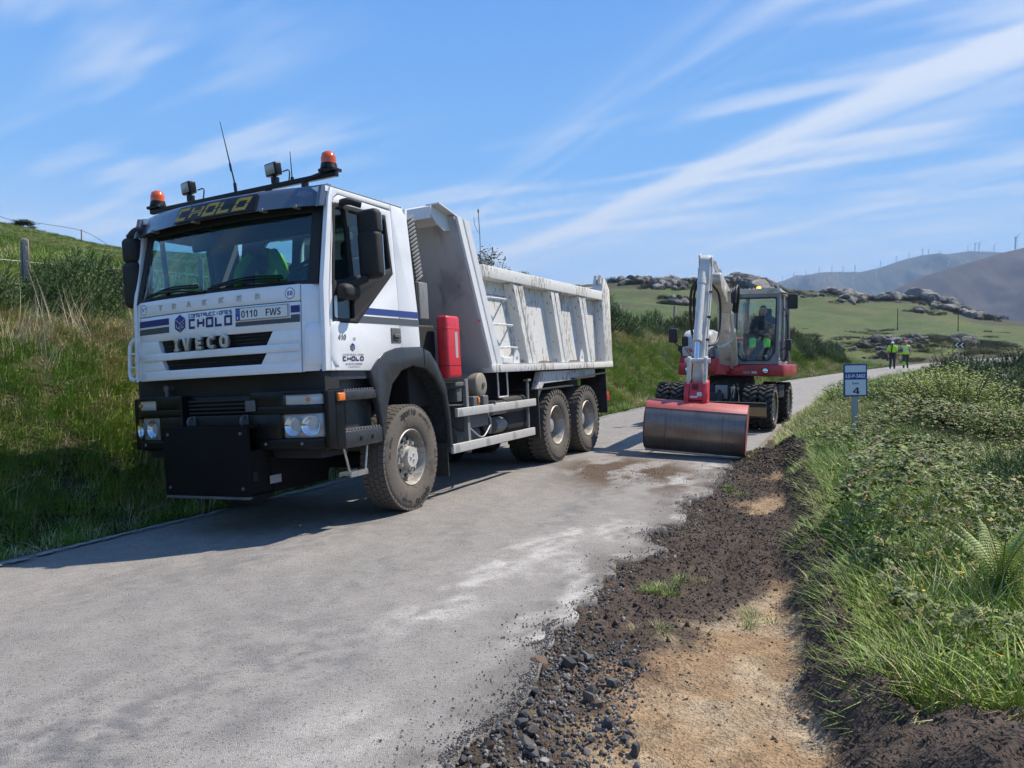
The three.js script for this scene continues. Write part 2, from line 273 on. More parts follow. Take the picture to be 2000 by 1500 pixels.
{
  const angs = []; for (let a = -180; a < -62; a += 6) angs.push(a); for (let a = -62; a < 58; a += 0.3) angs.push(a); for (let a = 58; a <= 180.01; a += 6) angs.push(a); angs[angs.length - 1] = 180;
  const rs = [0.05]; for (let r = 0.6; r < 9000; r *= 1.02 + 0.02 * sstep(150, 600, r)) rs.push(r);
  const g = grid((u, v) => { const a = angs[Math.round(u * (angs.length - 1))] * Math.PI / 180, r = rs[Math.round(v * (rs.length - 1))], x = Math.sin(a) * r, z = -Math.cos(a) * r; const [t, s] = toTS(x, z); let y = groundH(x, z); if (s > -2.62 && s < 2.62 && t > -39 && t < 95) y -= 0.06; if (t < 7.2 && t > -9 && s > 2.3 && s < digEdge(t) + 0.5) y -= 0.09; return [x, y, z]; }, angs.length - 1, rs.length - 1);
  const p = g.attributes.position, uv = g.attributes.uv; for (let i = 0; i < p.count; i++) uv.setXY(i, p.getX(i) * 0.5, p.getZ(i) * 0.5);
  colourSheet(g, (x, y, z) => {
    const r = Math.hypot(x, z), [t, s] = r < 130 ? toTS(x, z) : [99, 99];
    let c = meadowTone(x, z);
    if (s < -2.4 && s > -8) { const k = fbm(x * 1.3, z * 1.3, 3, 0, 31); c = mix3([0.05, 0.06, 0.02], [0.10, 0.08, 0.04], k); c = mix3(c, [0.032, 0.025, 0.018], sstep(-3.7, -2.9, s)); }
    if (s > 2.4 && s < 12 && r < 60) c = mix3([0.045, 0.055, 0.02], [0.09, 0.075, 0.04], fbm(x * 2, z * 2, 3, 0, 31));
    return c;
  });
  const m = std([1, 1, 1], 0.95, { vertexColors: true, map: T_turf, bumpMap: T_turf, bumpScale: 0.05 });
  tag(mk('ground', g, m), null, null, null, 'structure');
}
// ---- the mountains
function mountain(name, prof, depth, base, front, c1, c2, sd) {
  const x0 = prof[0][0], x1 = prof[prof.length - 1][0];
  const H = (px) => 1.55 + (712 - interp(prof, px)) / 1500 * depth;
  const g = grid((u, v) => {
    const px = mix(x0, x1, u), top = H(px), X = (px - 1000) / 1500 * depth, f = v < 0.75 ? v / 0.75 : 1 + (v - 0.75) / 0.25 * 0.4;
    const z = -(mix(front, depth, f)); let y = f <= 1 ? mix(base, top, Math.pow(f, 1.15)) : top - (f - 1) * (top - base) * 0.8;
    const rav = fbm(X * 0.0035 + z * 0.0006, z * 0.0011, 5, 0, sd) - 0.5, w = clamp(f * 2) * clamp(Math.abs(1 - f) * 6);
    y += rav * (top - base) * 0.55 * w; return [X * (f <= 1 ? mix(0.93, 1, f) : 1), y, z];
  }, 220, 90);
  const uv = g.attributes.uv, p = g.attributes.position; for (let i = 0; i < p.count; i++) uv.setXY(i, p.getX(i) * 0.01, p.getZ(i) * 0.01);
  colourSheet(g, (x, y, z) => { const a = fbm(x * 0.004, z * 0.003, 5, 0, sd + 3), b = fbm(x * 0.02, z * 0.012, 3, 0, sd + 9); return mix3(c1, c2, sstep(0.35, 0.65, a * 0.7 + b * 0.3)); });
  return tag(mk(name, g, std([1, 1, 1], 1, { vertexColors: true, map: rep(T_turf, 1) })), null, null, null, 'structure');
}
const FAR_RIDGE = [[1380, 585], [1513, 552], [1557, 541], [1597, 533], [1636, 531], [1678, 531], [1720, 521], [1762, 507], [1801, 498], [1826, 499.5], [1860, 494.5], [1888, 490], [1930, 491], [1960, 493], [2050, 505], [2300, 560]];
const NEAR_RIDGE = [[1640, 655], [1700, 600], [1754, 560], [1804, 538], [1860, 520], [1916, 503], [1958, 492], [2000, 482], [2080, 462], [2200, 440], [2400, 425], [2700, 440]];
mountain('far_mountain', FAR_RIDGE, 4200, -90, 2400, [0.05, 0.07, 0.03], [0.10, 0.10, 0.06], 301);
scene.fog = new THREE.FogExp2(0xa6c4ec, 0.00014);
mountain('near_mountain', NEAR_RIDGE, 2300, -90, 900, [0.05, 0.045, 0.03], [0.085, 0.065, 0.05], 311);
// a green field on the foot of the near mountain
// ---- the road
const wear = (t, s) => {   // what lies on the asphalt: bleached chippings, rubbed and oily patches, soil dragged across it, dust from the broken edge
  let c = [0.375, 0.354, 0.328];
  const a = fbm(t * 0.22 + 4, s * 0.8, 4, 0, 201), b = fbm(t * 0.9, s * 2.2, 4, 0, 202), d = fbm(t * 3, s * 6, 3, 0, 203), g = fbm(t * 7, s * 13, 3, 0, 204), w = n2(t * 19, s * 19, 0, 205);
  c = mix3(c, [0.42, 0.393, 0.358], sstep(0.45, 0.7, a));
  const track = Math.exp(-(((s - 0.9) / 0.5) ** 2)) + Math.exp(-(((s + 0.75) / 0.45) ** 2));
  c = mix3(c, [0.21, 0.208, 0.205], 0.42 * sstep(0.47, 0.60, b * 0.3 + a * 0.25 + g * 0.3 + w * 0.15) * clamp(track + 0.12));
  const oil = Math.exp(-(((t + 4.2) / 0.95) ** 2 + ((s - 1.45 - (t + 4.2) * 0.1) / 0.32) ** 2)) + 0.9 * Math.exp(-(((t + 5.2) / 0.6) ** 2 + ((s - 1.1) / 0.45) ** 2)) + 0.6 * Math.exp(-(((t + 1.6) / 2.2) ** 2 + ((s + 0.2) / 0.25) ** 2)) + 0.7 * Math.exp(-(((t - 0.6) / 1.8) ** 2 + ((s - 1.45) / 0.22) ** 2));
  c = mix3(c, [0.165, 0.17, 0.18], clamp(oil * 0.75) * sstep(0.40, 0.60, d * 0.35 + g * 0.4 + w * 0.25));
  const right = roadEdge(t) - s;
  const dust = sstep(1.2, 0.0, right) * sstep(0.46, 0.62, fbm(t * 1.1, s * 2.4, 5, 0, 207)) * sstep(7, 4, t) + 0.9 * Math.exp(-(((s - 1.75 - 0.12 * Math.sin(t * 0.9)) / 0.22) ** 2)) * sstep(0.36, 0.58, fbm(t * 2.2, s * 5, 4, 0, 208)) * sstep(-3.8, -2.9, t) * sstep(1.2, -0.6, t);
  c = mix3(c, [0.70, 0.67, 0.63], clamp(dust) * 0.95 * sstep(0.30, 0.62, fbm(t * 3.5 + s * 2, s * 16 - t * 3, 4, 0, 213) * 0.75 + w * 0.25));
  const mud = 1.5 * sstep(0.36, 0.60, fbm(t * 1.4 + 3, s * 3.5, 5, 0, 209)) * Math.exp(-(((t - 3.3 + (s - 1.4) * 0.4) / 1.25) ** 2 + ((s - 1.3) / 1.0) ** 2));
  c = mix3(c, [0.13, 0.085, 0.05], clamp(mud * 1.25));
  const lip = sstep(0.5, 0.05, right) * sstep(0.42, 0.58, fbm(t * 4, s * 6, 4, 0, 212)) * sstep(8, 5, t);
  c = mix3(c, [0.10, 0.085, 0.07], lip * 0.55);
  if (s < -2.0) c = mix3(c, [0.20, 0.175, 0.14], 0.7 * sstep(-2.2, -2.5, s + (d - 0.5) * 0.5));
  return c;
};
function roadEdge(t) { return 2.5 + (fbm(t * 1.6, 1.7, 4, 0, 63) - 0.5) * 0.55 * sstep(8, 5.5, t) + (fbm(t * 7, 4.7, 3, 0, 64) - 0.5) * 0.2 * sstep(9, 5, t) + 0.10 * sstep(-1.6, -2.6, t) + 0.14 * sstep(-3.4, -4.4, t); }
{
  const ts = []; for (let t = -9; t < 90; t += t < 6 ? 0.036 : t < 24 ? 0.12 : 0.5) ts.push(t); const ns = 120;
  const g = grid((u, v) => {
    const t = ts[Math.round(v * (ts.length - 1))], k = Math.round(u * (ns + 3)), e = roadEdge(t), l = -2.5 + (fbm(t * 1.5, 9.1, 3, 0, 65) - 0.5) * 0.25;
    const s = k === 0 ? l : k >= ns + 2 ? e + (k - ns - 2) * 0.03 : mix(l, e, (k - 1) / ns); const [x, z] = toXZ(t, s);
    const drop = k === 0 ? 0.1 : k >= ns + 2 ? (k - ns - 1) * 0.055 : 0;
    return [x, roadE(t) + crown(s) - drop + (fbm(t * 1.2, s * 1.2, 3, 0, 66) - 0.5) * 0.018, z];
  }, ns + 3, ts.length - 1);
  const p = g.attributes.position, uv = g.attributes.uv; const c = new Float32Array(p.count * 3);
  for (let i = 0; i < p.count; i++) { const t = ts[Math.floor(i / (ns + 4))], k = i % (ns + 4), s = k === 0 ? -2.5 : mix(-2.5, roadEdge(t), clamp((k - 1) / ns)); uv.setXY(i, t * 0.55, (s + (k >= ns + 2 ? (k - ns - 1) * 0.05 : 0)) * 0.55); c.set(k >= ns + 2 && t < 7 ? [0.09, 0.09, 0.09] : wear(t, s), 3 * i); }
  g.setAttribute('color', new THREE.BufferAttribute(c, 3));
  tag(mk('road', g, std([1, 1, 1], 0.85, { vertexColors: true, map: T_chip, bumpMap: T_chipB, bumpScale: 0.006 })), null, null, null, 'structure');
}
// a worn white line along the far edge of the road
{
  const paint = canvasTex(2048, 64, (x, w, h) => { x.clearRect(0, 0, w, h); for (let i = 0; i < w; i += 2) for (let j = 0; j < h; j += 2) { const n = fbm(i * 0.02, j * 0.05, 4, 0, 401), m = n2(i * 0.25, j * 0.25, 0, 402), e = Math.min(j, h - j) / h; if (n * 0.85 + m * 0.15 > 0.60 - e * 0.3) { const q = 190 + 40 * m; x.fillStyle = `rgb(${q | 0},${q - 4 | 0},${q - 14 | 0})`; x.fillRect(i, j, 2, 2); } } });
  paint.wrapS = THREE.RepeatWrapping;
  const g = grid((u, v) => { const t = mix(-9, 46, u), s = -2.36 + v * 0.11 + (fbm(t * 0.8, 2, 2, 0, 5) - 0.5) * 0.06, [x, z] = toXZ(t, s); return [x, roadE(t) + crown(s) + 0.016, z]; }, 400, 1, (u, v) => [u * 55 / 3.2, v]);
  tag(mk('edge_line', g, std([0.5, 0.5, 0.5], 0.8, { map: paint, transparent: true, alphaTest: 0.5 })), null, null, null, 'structure');
}
// ---- the trench of bared soil beside the road
const soilH = (t, s) => {
  const n = fbm(t * 5, s * 5, 5, 0, 501), n4 = fbm(t * 22, s * 22, 3, 0, 502), edge = digEdge(t), u = s - roadEdge(t);
  const dark = soilDark(t, s);
  const rim = sstep(edge - 0.28, edge + 0.12, s) * (0.20 + 0.10 * n);
  const heap = 0.20 * Math.exp(-(((t - 5.9) / 0.85) ** 2 + ((s - 2.95) / 0.5) ** 2)) + 0.30 * Math.exp(-(((t + 4.35) / 0.5) ** 2 + ((s - 4.75) / 0.5) ** 2));
  return nearH(t, 2.49) - 0.055 - 0.05 * sstep(0, 0.3, u) + (n - 0.5) * (0.03 + 0.07 * dark) + (n4 - 0.5) * (0.012 + 0.045 * dark) + rim + heap + 0.02 * dark;
};
function soilDark(t, s) {   // 1 = dark loose topsoil, 0 = pale packed subsoil
  const n = fbm(t * 0.9, s * 1.6, 5, 0, 511), e = digEdge(t);
  const pale = Math.exp(-(((t + 4.2) / 1.15) ** 2 + ((s - 3.55) / 0.62) ** 2)) * 1.2 + Math.exp(-(((t + 2.3) / 1.0) ** 2 + ((s - 3.62) / 0.32) ** 2)) * 0.85 + Math.exp(-(((t - 2.4) / 1.1) ** 2 + ((s - 3.25) / 0.22) ** 2)) * 0.8;
  return clamp(1.05 - pale - (n - 0.5) * 2.0 + sstep(e - 0.3, e, s) * 0.8);
}
{
  const t0 = -7, t1 = 7.2, nt = 620, ns = 110;
  const S = (t, v) => mix(roadEdge(t) - 0.05, digEdge(t) + mix(0.22, 1.3, sstep(-2.6, -4, t)), v);
  const g = grid((u, v) => { const t = mix(t0, t1, v), s = S(t, u), [x, z] = toXZ(t, s); return [x, soilH(t, s) - 0.12 * sstep(6.5, 7.2, t) - 0.1 * sstep(0.9, 1, u) - 0.03 * sstep(0.03, 0, u), z]; }, ns, nt);
  const p = g.attributes.position, c = new Float32Array(p.count * 3), uv = g.attributes.uv;
  for (let i = 0; i < p.count; i++) { const t = mix(t0, t1, Math.floor(i / (ns + 1)) / nt), s = S(t, (i % (ns + 1)) / ns); uv.setXY(i, t * 0.8, s * 0.8); const k = soilDark(t, s), q = fbm(t * 3, s * 3, 4, 0, 521), o = fbm(t * 1.3, s * 1.3, 3, 0, 525); c.set(mix3(mix3(mix3([0.33, 0.225, 0.125], [0.42, 0.33, 0.22], sstep(0.42, 0.65, q)), [0.34, 0.19, 0.09], sstep(0.45, 0.7, o) * 0.4), mix3([0.055, 0.041, 0.032], [0.105, 0.075, 0.053], q), sstep(0.2, 0.8, k + (fbm(t * 9, s * 9, 3, 0, 527) - 0.5) * 0.7)), 3 * i); }
  g.setAttribute('color', new THREE.BufferAttribute(c, 3));
  tag(mk('soil', g, std([1, 1, 1], 0.97, { vertexColors: true, map: T_soil, bumpMap: T_soil, bumpScale: 0.03 })), null, null, null, 'structure');
}
// ================================================================== MATERIALS
const T_dirt = dataTex(512, (u, v) => { const n = fbm(u * 5, v * 5, 6, 5, 81), m = fbm(u * 40, v * 8, 4, 40, 82); const k = 1 - 0.35 * sstep(0.5, 0.75, n) - 0.25 * sstep(0.62, 0.8, m); return [k, k * 0.975, k * 0.93]; });
const T_rough = dataTex(256, (u, v) => 0.55 + 0.45 * fbm(u * 8, v * 8, 5, 8, 83));
// mud spatter dried on the tipper: short runs of brown
const T_mud = dataTex(1024, (u, v) => { const a = fbm(u * 60, v * 13, 4, 60, 85), b = fbm(u * 3, v * 3, 4, 3, 86), c = fbm(u * 150, v * 40, 2, 150, 88), k = sstep(0.56, 0.66, a * 0.6 + c * 0.4 + (b - 0.5) * 0.40), q = fbm(u * 9, v * 9, 4, 9, 87); return mix3([0.97 - q * 0.10, 0.965 - q * 0.11, 0.95 - q * 0.13], [0.30, 0.24, 0.18], k * 0.75); });
const T_scuff = dataTex(512, (u, v) => { const a = fbm(u * 60, v * 6, 3, 60, 96), b = fbm(u * 6, v * 70, 3, 70, 95), n = fbm(u * 7, v * 7, 5, 7, 94); const k = 0.55 + 0.4 * n + 0.9 * sstep(0.73, 0.85, a) * n + 0.7 * sstep(0.74, 0.85, b) * n; return k; });
const T_clean = dataTex(256, (u, v) => 1 - 0.10 * sstep(0.5, 0.8, fbm(u * 3, v * 3, 5, 3, 89)) - 0.05 * fbm(u * 30, v * 30, 3, 30, 90));
const M = {
  white: phys([0.80, 0.81, 0.82], 0.35, { clearcoat: 0.5, clearcoatRoughness: 0.12, map: T_clean }),
  tipWhite: std([0.70, 0.705, 0.705], 0.5, { map: T_clean, roughnessMap: T_rough }),
  tipMud: std([0.70, 0.70, 0.685], 0.7, { map: rep(T_mud, 0.55) }),
  tipGrey: std([0.42, 0.43, 0.45], 0.55, { map: rep(T_dirt, 0.4) }),
  black: phys([0.011, 0.0115, 0.012], 0.45, { specularIntensity: 0.55, map: rep(T_scuff, 1.2), roughnessMap: T_rough }),
  blackRough: std([0.019, 0.0195, 0.02], 0.7, { map: rep(T_scuff, 1.7) }),
  fender: std([0.05, 0.053, 0.058], 0.38, { map: rep(T_scuff, 1.4), roughnessMap: rep(T_scuff, 2) }),
  plough: phys([0.010, 0.0095, 0.009], 0.8, { specularIntensity: 0.35, map: rep(T_scuff, 0.9) }),
  grey: std([0.20, 0.205, 0.21], 0.5, { map: T_dirt }),
  midGrey: std([0.11, 0.115, 0.12], 0.55, { map: T_dirt }),
  interior: std([0.06, 0.063, 0.068], 0.75),
  headliner: std([0.10, 0.105, 0.11], 0.9),
  steel: std([0.50, 0.50, 0.50], 0.42, { metalness: 0.75, map: T_dirt, roughnessMap: T_rough }),
  alu: std([0.58, 0.57, 0.55], 0.5, { metalness: 0.35, map: rep(T_dirt, 1.3) }),
  rim: std([0.40, 0.385, 0.36], 0.55, { metalness: 0.4, map: rep(T_dirt, 2.3) }),
  chrome: std([0.75, 0.76, 0.78], 0.12, { metalness: 1 }),
  silver: std([0.58, 0.585, 0.58], 0.35, { metalness: 0.7, map: rep(T_dirt, 3) }),
  rubber: std([0.035, 0.034, 0.033], 0.88, { map: rep(T_dirt, 2), bumpMap: rep(T_fine, 3), bumpScale: 0.004 }),
  dustyRubber: std([0.118, 0.104, 0.090], 0.95, { map: rep(T_dirt, 2.1), bumpMap: rep(T_fine, 3), bumpScale: 0.004 }),
  glass: phys([0.72, 0.86, 0.88], 0.02, { transmission: 1, thickness: 0, ior: 1.45 }),
  lens: phys([0.95, 0.97, 1], 0.05, { transmission: 1, thickness: 0, ior: 1.5 }),
  mirrorGlass: std([0.75, 0.77, 0.8], 0.04, { metalness: 1 }),
  orange: phys([0.80, 0.13, 0.015], 0.18, { transmission: 0.25, thickness: 0, clearcoat: 0.6 }),
  amber: phys([0.75, 0.20, 0.02], 0.25, { clearcoat: 0.5 }),
  red: phys([0.62, 0.025, 0.04], 0.4, { clearcoat: 0.3, clearcoatRoughness: 0.3, map: rep(T_dirt, 1) }),
  visor: phys([0.11, 0.14, 0.19], 0.16, { transmission: 0.25, thickness: 0, clearcoat: 0.8 }),
  blue: std([0.03, 0.055, 0.22], 0.45), stripeGrey: std([0.085, 0.095, 0.105], 0.5),
  hivis: std([0.22, 0.72, 0.04], 0.85), lime: std([0.36, 0.75, 0.03], 0.85),
  // excavator
  exRed: phys([0.46, 0.022, 0.035], 0.42, { clearcoat: 0.4, clearcoatRoughness: 0.25, map: rep(T_dirt, 0.9) }),
  exWhite: phys([0.56, 0.56, 0.545], 0.42, { clearcoat: 0.3, map: rep(T_dirt, 1.1) }),
  exGrey: std([0.21, 0.22, 0.24], 0.5, { map: rep(T_dirt, 1) }),
  exDark: std([0.03, 0.031, 0.033], 0.6, { map: rep(T_scuff, 1.5) }),
  hose: std([0.022, 0.022, 0.023], 0.55),
  exTyre: std([0.040, 0.039, 0.038], 0.85, { map: rep(T_dirt, 3), bumpMap: rep(T_fine, 3), bumpScale: 0.003 }),
  galv: std([0.33, 0.36, 0.40], 0.5, { metalness: 0.5, map: rep(T_dirt, 4) }),
  wood: std([0.33, 0.29, 0.24], 0.9, { map: dataTex(256, (u, v) => { const k = 0.45 + 0.75 * fbm(u * 40, v * 3, 4, 40, 121); return k; }), bumpMap: T_fine, bumpScale: 0.01 }),
};
const decal = (w, h, draw, rough = 0.45) => std([1, 1, 1], rough, { map: canvasTex(w, h, draw), transparent: true, alphaTest: 0.35 });
// block capitals drawn with thick strokes, as on the doors of the lorry
const STROKES = { C: [[[1, 0], [0, 0], [0, 1], [1, 1]]], H: [[[0, 0], [0, 1]], [[1, 0], [1, 1]], [[0, .5], [1, .5]]], O: [[[0, 0], [1, 0], [1, 1], [0, 1], [0, -.06]]], L: [[[0, 0], [0, 1], [1, 1]]], N: [[[0, 1], [0, 0], [1, 0], [1, 1]]], S: [[[1, 0], [0, 0], [0, .5], [1, .5], [1, 1], [0, 1]]], T: [[[0, 0], [1, 0]], [[.5, 0], [.5, 1]]], R: [[[0, 1], [0, 0], [1, 0], [1, .5], [0, .5]], [[.45, .5], [1, 1]]], U: [[[0, 0], [0, 1], [1, 1], [1, 0]]], I: [[[.5, 0], [.5, 1]]], E: [[[1, 0], [0, 0], [0, 1], [1, 1]], [[0, .5], [.9, .5]]] };
function strokeText(x, s, X, Y, W, Hh, lw, gap = 0.22) { const n = s.length, cw = W / (n + gap * (n - 1)); x.lineWidth = lw; x.lineJoin = 'miter'; [...s].forEach((c, i) => { for (const pl of STROKES[c] || []) { x.beginPath(); pl.forEach((p, k) => { const px = X + i * cw * (1 + gap) + lw / 2 + p[0] * (cw - lw), py = Y + lw / 2 + p[1] * (Hh - lw); k ? x.lineTo(px, py) : x.moveTo(px, py); }); x.stroke(); } }); }
function cubeLogo(x, cx, cy, r, blue, dark) {   // the firm's emblem: a cube drawn as a hexagon
  const P = (a, k = 1) => [cx + Math.sin(a * Math.PI / 3) * r * k, cy - Math.cos(a * Math.PI / 3) * r * k];
  const f = (c, ...p) => { x.fillStyle = c; x.beginPath(); p.forEach((q, i) => i ? x.lineTo(...q) : x.moveTo(...q)); x.fill(); };
  f(blue, P(0), P(1), [cx, cy], P(5)); f(dark, P(5), [cx, cy], P(3), P(4)); f(dark, P(1), [cx, cy], P(3), P(2));
  x.strokeStyle = '#c9ccd6'; x.lineWidth = r * 0.07; const L = (...p) => { x.beginPath(); p.forEach((q, i) => i ? x.lineTo(...q) : x.moveTo(...q)); x.stroke(); };
  L(P(5, 0.96), [cx, cy], P(1, 0.96)); L([cx, cy], P(3, 0.96));
  const o = r * 0.28; L([cx - r * 0.62, cy + r * 0.02], [cx - r * 0.62, cy + r * 0.35], [cx - r * 0.22, cy + r * 0.56], [cx - r * 0.22, cy + o]); L([cx + r * 0.7, cy - r * 0.06], [cx + r * 0.28, cy + r * 0.18], [cx + r * 0.28, cy + r * 0.52], [cx + r * 0.7, cy + r * 0.3]);
}
const font = await new FontLoader().loadAsync('fonts/droid/droid_sans_bold.typeface.json');
function letters(s, h, d, w, bev = 0) { const g = new TextGeometry(s, { font, size: h, depth: d, curveSegments: 5, bevelEnabled: bev > 0, bevelSize: bev, bevelThickness: bev, bevelSegments: 2 }); g.computeBoundingBox(); const b = g.boundingBox; g.translate(-(b.min.x + b.max.x) / 2, -(b.min.y + b.max.y) / 2, 0); if (w) g.scale(w / (b.max.x - b.min.x), 1, 1); return fin(g, 0.5); }
// ================================================================== THE TIPPER LORRY   local axes: x to its left, y up, z forward, origin under the front axle
const truck = thing('dump_truck', 'white three-axle tipper lorry with black bumper, parked at the left of the road', 'truck', [-2.126, -0.036, -8.542]);
truck.rotation.set(0.012, -0.443, 0.052, 'YXZ');
const zFront = (x, y) => 1.50 - 0.10 * (x / 1.05) ** 2 - 0.035 * (y - 1.5) / 0.77 - (Math.abs(x) > 1.05 ? (Math.abs(x) - 1.05) * 0.55 + (Math.abs(x) - 1.05) ** 2 * 2.2 : 0);
const zGlass = (x, y) => 1.44 - 0.14 * (x / 1.12) ** 2 - 0.17 * (y - 2.29) / 0.7;
{
  const mir = (pts) => pts;
  // --- cab shell
  const rear = [[0.085, 1.70], [-0.28, 1.70], [-0.265, 2.05], [-0.15, 3.02], [-0.115, 3.10], [-0.05, 3.155], [0.155, 3.165], [0.145, 3.0], [0.105, 2.3]];
  const doorP = [[1.235, 1.485], [0.62, 1.475], [0.50, 1.585], [0.33, 1.665], [0.095, 1.70], [0.115, 2.3], [0.155, 3.0], [0.165, 3.10], [1.00, 3.11], [1.075, 3.06], [1.13, 2.7], [1.205, 2.2]];
  const winHole = [[1.095, 3.025], [0.255, 3.035], [0.175, 2.45], [0.81, 1.925], [1.185, 1.925], [1.165, 2.27]];
  const pillar = [[1.245, 1.485], [1.31, 1.485], [1.285, 2.27], [1.15, 3.06], [1.11, 3.165], [0.165, 3.165], [0.165, 3.12], [1.005, 3.12], [1.085, 3.065], [1.14, 2.7], [1.215, 2.2]];
  const shell = [];
  for (const s of [1, -1]) { const a = s > 0 ? 1.18 : -1.23, b = s > 0 ? 1.23 : -1.18; shell.push(sidePl(rpoly(rear, 0.01), a, b, 0.01), sidePl(pillar, a, b, 0.008)); }
  // roof, gently domed, and the rear wall with two windows
  const zr = (v) => mix(-0.10, 1.16, v);
  shell.push(plain0(gridSolid((u, v) => [mix(-1.21, 1.21, u), 3.17 + 0.055 * (1 - (2 * u - 1) ** 4) * sstep(0, 0.12, v) * sstep(1, 0.9, v), zr(v)], 16, 12, -0.05)));
  shell.push(put(frontPl([[-1.18, 1.7], [1.18, 1.7], [1.16, 3.15], [-1.16, 3.15]], 0, 0.04, 0, [rpoly([[-0.80, 2.70], [-0.36, 2.70], [-0.36, 3.03], [-0.80, 3.03]], 0.05), rpoly([[-0.24, 2.68], [0.5, 2.68], [0.5, 3.0], [-0.24, 3.0]], 0.05)]), [0, 0.06, 0.10], [-0.115, 0, 0]));
  shell.push(box2([-1.18, 1.62, -0.26], [1.18, 1.70, 1.25]));
  const cab = mk('cab_shell', shell, M.white, truck);
  mk('roof_seam', [rod([1.20, 3.178, -0.08], [1.20, 3.178, 1.1], 0.009)], M.midGrey, cab);
  // inner lining
  const lin = [];
  for (const s of [1, -1]) { const a = s > 0 ? 1.14 : -1.172, b = s > 0 ? 1.172 : -1.14; lin.push(sidePl([[1.20, 1.71], [-0.22, 1.71], [-0.12, 3.1], [1.06, 3.1]], a, b, 0, [[[1.07, 3.0], [0.26, 3.01], [0.19, 2.43], [0.80, 2.2], [1.13, 2.2]]])); }
  lin.push(box2([-1.13, 3.06, -0.08], [1.13, 3.10, 1.08]));
  lin.push(put(frontPl([[-1.13, 1.7], [1.13, 1.7], [1.13, 3.08], [-1.13, 3.08]], 0, 0.02, 0, [rpoly([[-0.80, 2.70], [-0.36, 2.70], [-0.36, 3.03], [-0.80, 3.03]], 0.05), rpoly([[-0.24, 2.68], [0.5, 2.68], [0.5, 3.0], [-0.24, 3.0]], 0.05)]), [0, 0.06, 0.145], [-0.115, 0, 0]));
  lin.push(box2([-1.13, 1.71, -0.2], [1.13, 1.74, 1.2]));
  mk('interior_lining', lin, M.headliner, truck);
  const rw = frontPl([[-0.82, 2.68], [0.52, 2.66], [0.52, 3.05], [-0.82, 3.05]], 0, 0.006); mk('rear_window', put(rw, [0, 0.06, 0.128], [-0.115, 0, 0]), M.glass, truck);
  const dash = mk('dashboard', [bx(2.2, 0.36, 0.42, [0, 2.08, 0.99], [0.12, 0, 0], 0.06), bx(0.6, 0.16, 0.3, [0.6, 2.30, 0.96], [0.3, 0, 0], 0.05), bx(0.5, 0.3, 0.35, [-0.02, 2.0, 0.75], [0.3, 0, 0], 0.05)], M.interior, truck);
  const sw = mk('steering_wheel', [put(fin(new THREE.TorusGeometry(0.225, 0.018, 10, 40), 1), [0.6, 2.47, 0.74], [-0.75, 0, 0]), put(bx(0.42, 0.05, 0.03, [0, 0, 0], [0, 0, 0], 0.01), [0.6, 2.47, 0.74], [-0.75, 0, 0]), put(cyl(0.07, 0.07, 0.05, [0, 0, 0], [Math.PI / 2, 0, 0]), [0.6, 2.47, 0.74], [-0.75, 0, 0]), rod([0.6, 2.46, 0.76], [0.6, 2.1, 1.0], 0.04)], M.interior, truck);
  for (const x of [-0.52, 0.6]) mk('seat', [bx(0.5, 0.16, 0.5, [x, 2.0, 0.36], [0.1, 0, 0], 0.06), bx(0.48, 0.72, 0.14, [x, 2.34, 0.08], [-0.14, 0, 0], 0.06), bx(0.26, 0.2, 0.1, [x, 2.80, 0.01], [-0.1, 0, 0], 0.05), bx(0.4, 0.26, 0.4, [x, 1.85, 0.34])], M.interior, truck);
  // --- doors
  for (const s of [1, -1]) {
    const a = s > 0 ? 1.182 : -1.232, b = s > 0 ? 1.232 : -1.182, o = s > 0 ? 1 : -1;
    const d = mk('door', [sidePl(doorP, a, b, 0.008, [winHole])], M.white, truck); if (s > 0) d.userData.label = 'white driver door with a black window surround';
    const glass1 = rpoly([[1.065, 2.985], [0.915, 2.985], [0.865, 2.36], [1.13, 2.30]], 0.03), glass2 = rpoly([[0.885, 2.985], [0.285, 2.985], [0.225, 2.50], [0.835, 2.365]], 0.03), glass3 = rpoly([[1.15, 2.17], [0.86, 2.17], [0.86, 1.965], [1.155, 1.965]], 0.03);
    const inset = winHole.map(([z, y]) => [z + (0.7 - z) * 0.012, y + (2.5 - y) * 0.012]);
    const f0 = s > 0 ? 1.186 : -1.238, f1 = s > 0 ? 1.238 : -1.186;
    mk('window_frame', [sidePl(inset, f0, f1, 0.006, [glass1, glass2, glass3])], M.blackRough, d);
    mk('window_glass', [sidePl([[1.12, 3.0], [0.27, 3.0], [0.21, 2.45], [1.15, 2.28]], o * 1.205 - 0.003, o * 1.205 + 0.003), sidePl([[1.16, 2.18], [0.85, 2.18], [0.85, 1.955], [1.165, 1.955]], o * 1.205 - 0.003, o * 1.205 + 0.003)], M.glass, d);
    mk('door_handle', [box2([o * 1.230, 1.75, 0.10], [o * 1.240, 1.90, 0.27], 0.003), box2([o * 1.238, 1.80, 0.13], [o * 1.262, 1.835, 0.24], 0.008), box2([o * 1.238, 1.775, 0.15], [o * 1.250, 1.79, 0.22], 0.004)], M.midGrey, d);
    mk('stripe', [sidePl([[-0.262, 2.02], [-0.258, 2.082], [0.635, 2.082], [0.71, 2.02]].reverse(), o * 1.2345 - 0.0015, o * 1.2345 + 0.0015)], M.blue, d);
    mk('stripe', [sidePl([[-0.265, 1.935], [-0.261, 2.0], [0.735, 2.0], [0.815, 1.935]].reverse(), o * 1.2345 - 0.0015, o * 1.2345 + 0.0015)], M.stripeGrey, d);
  }
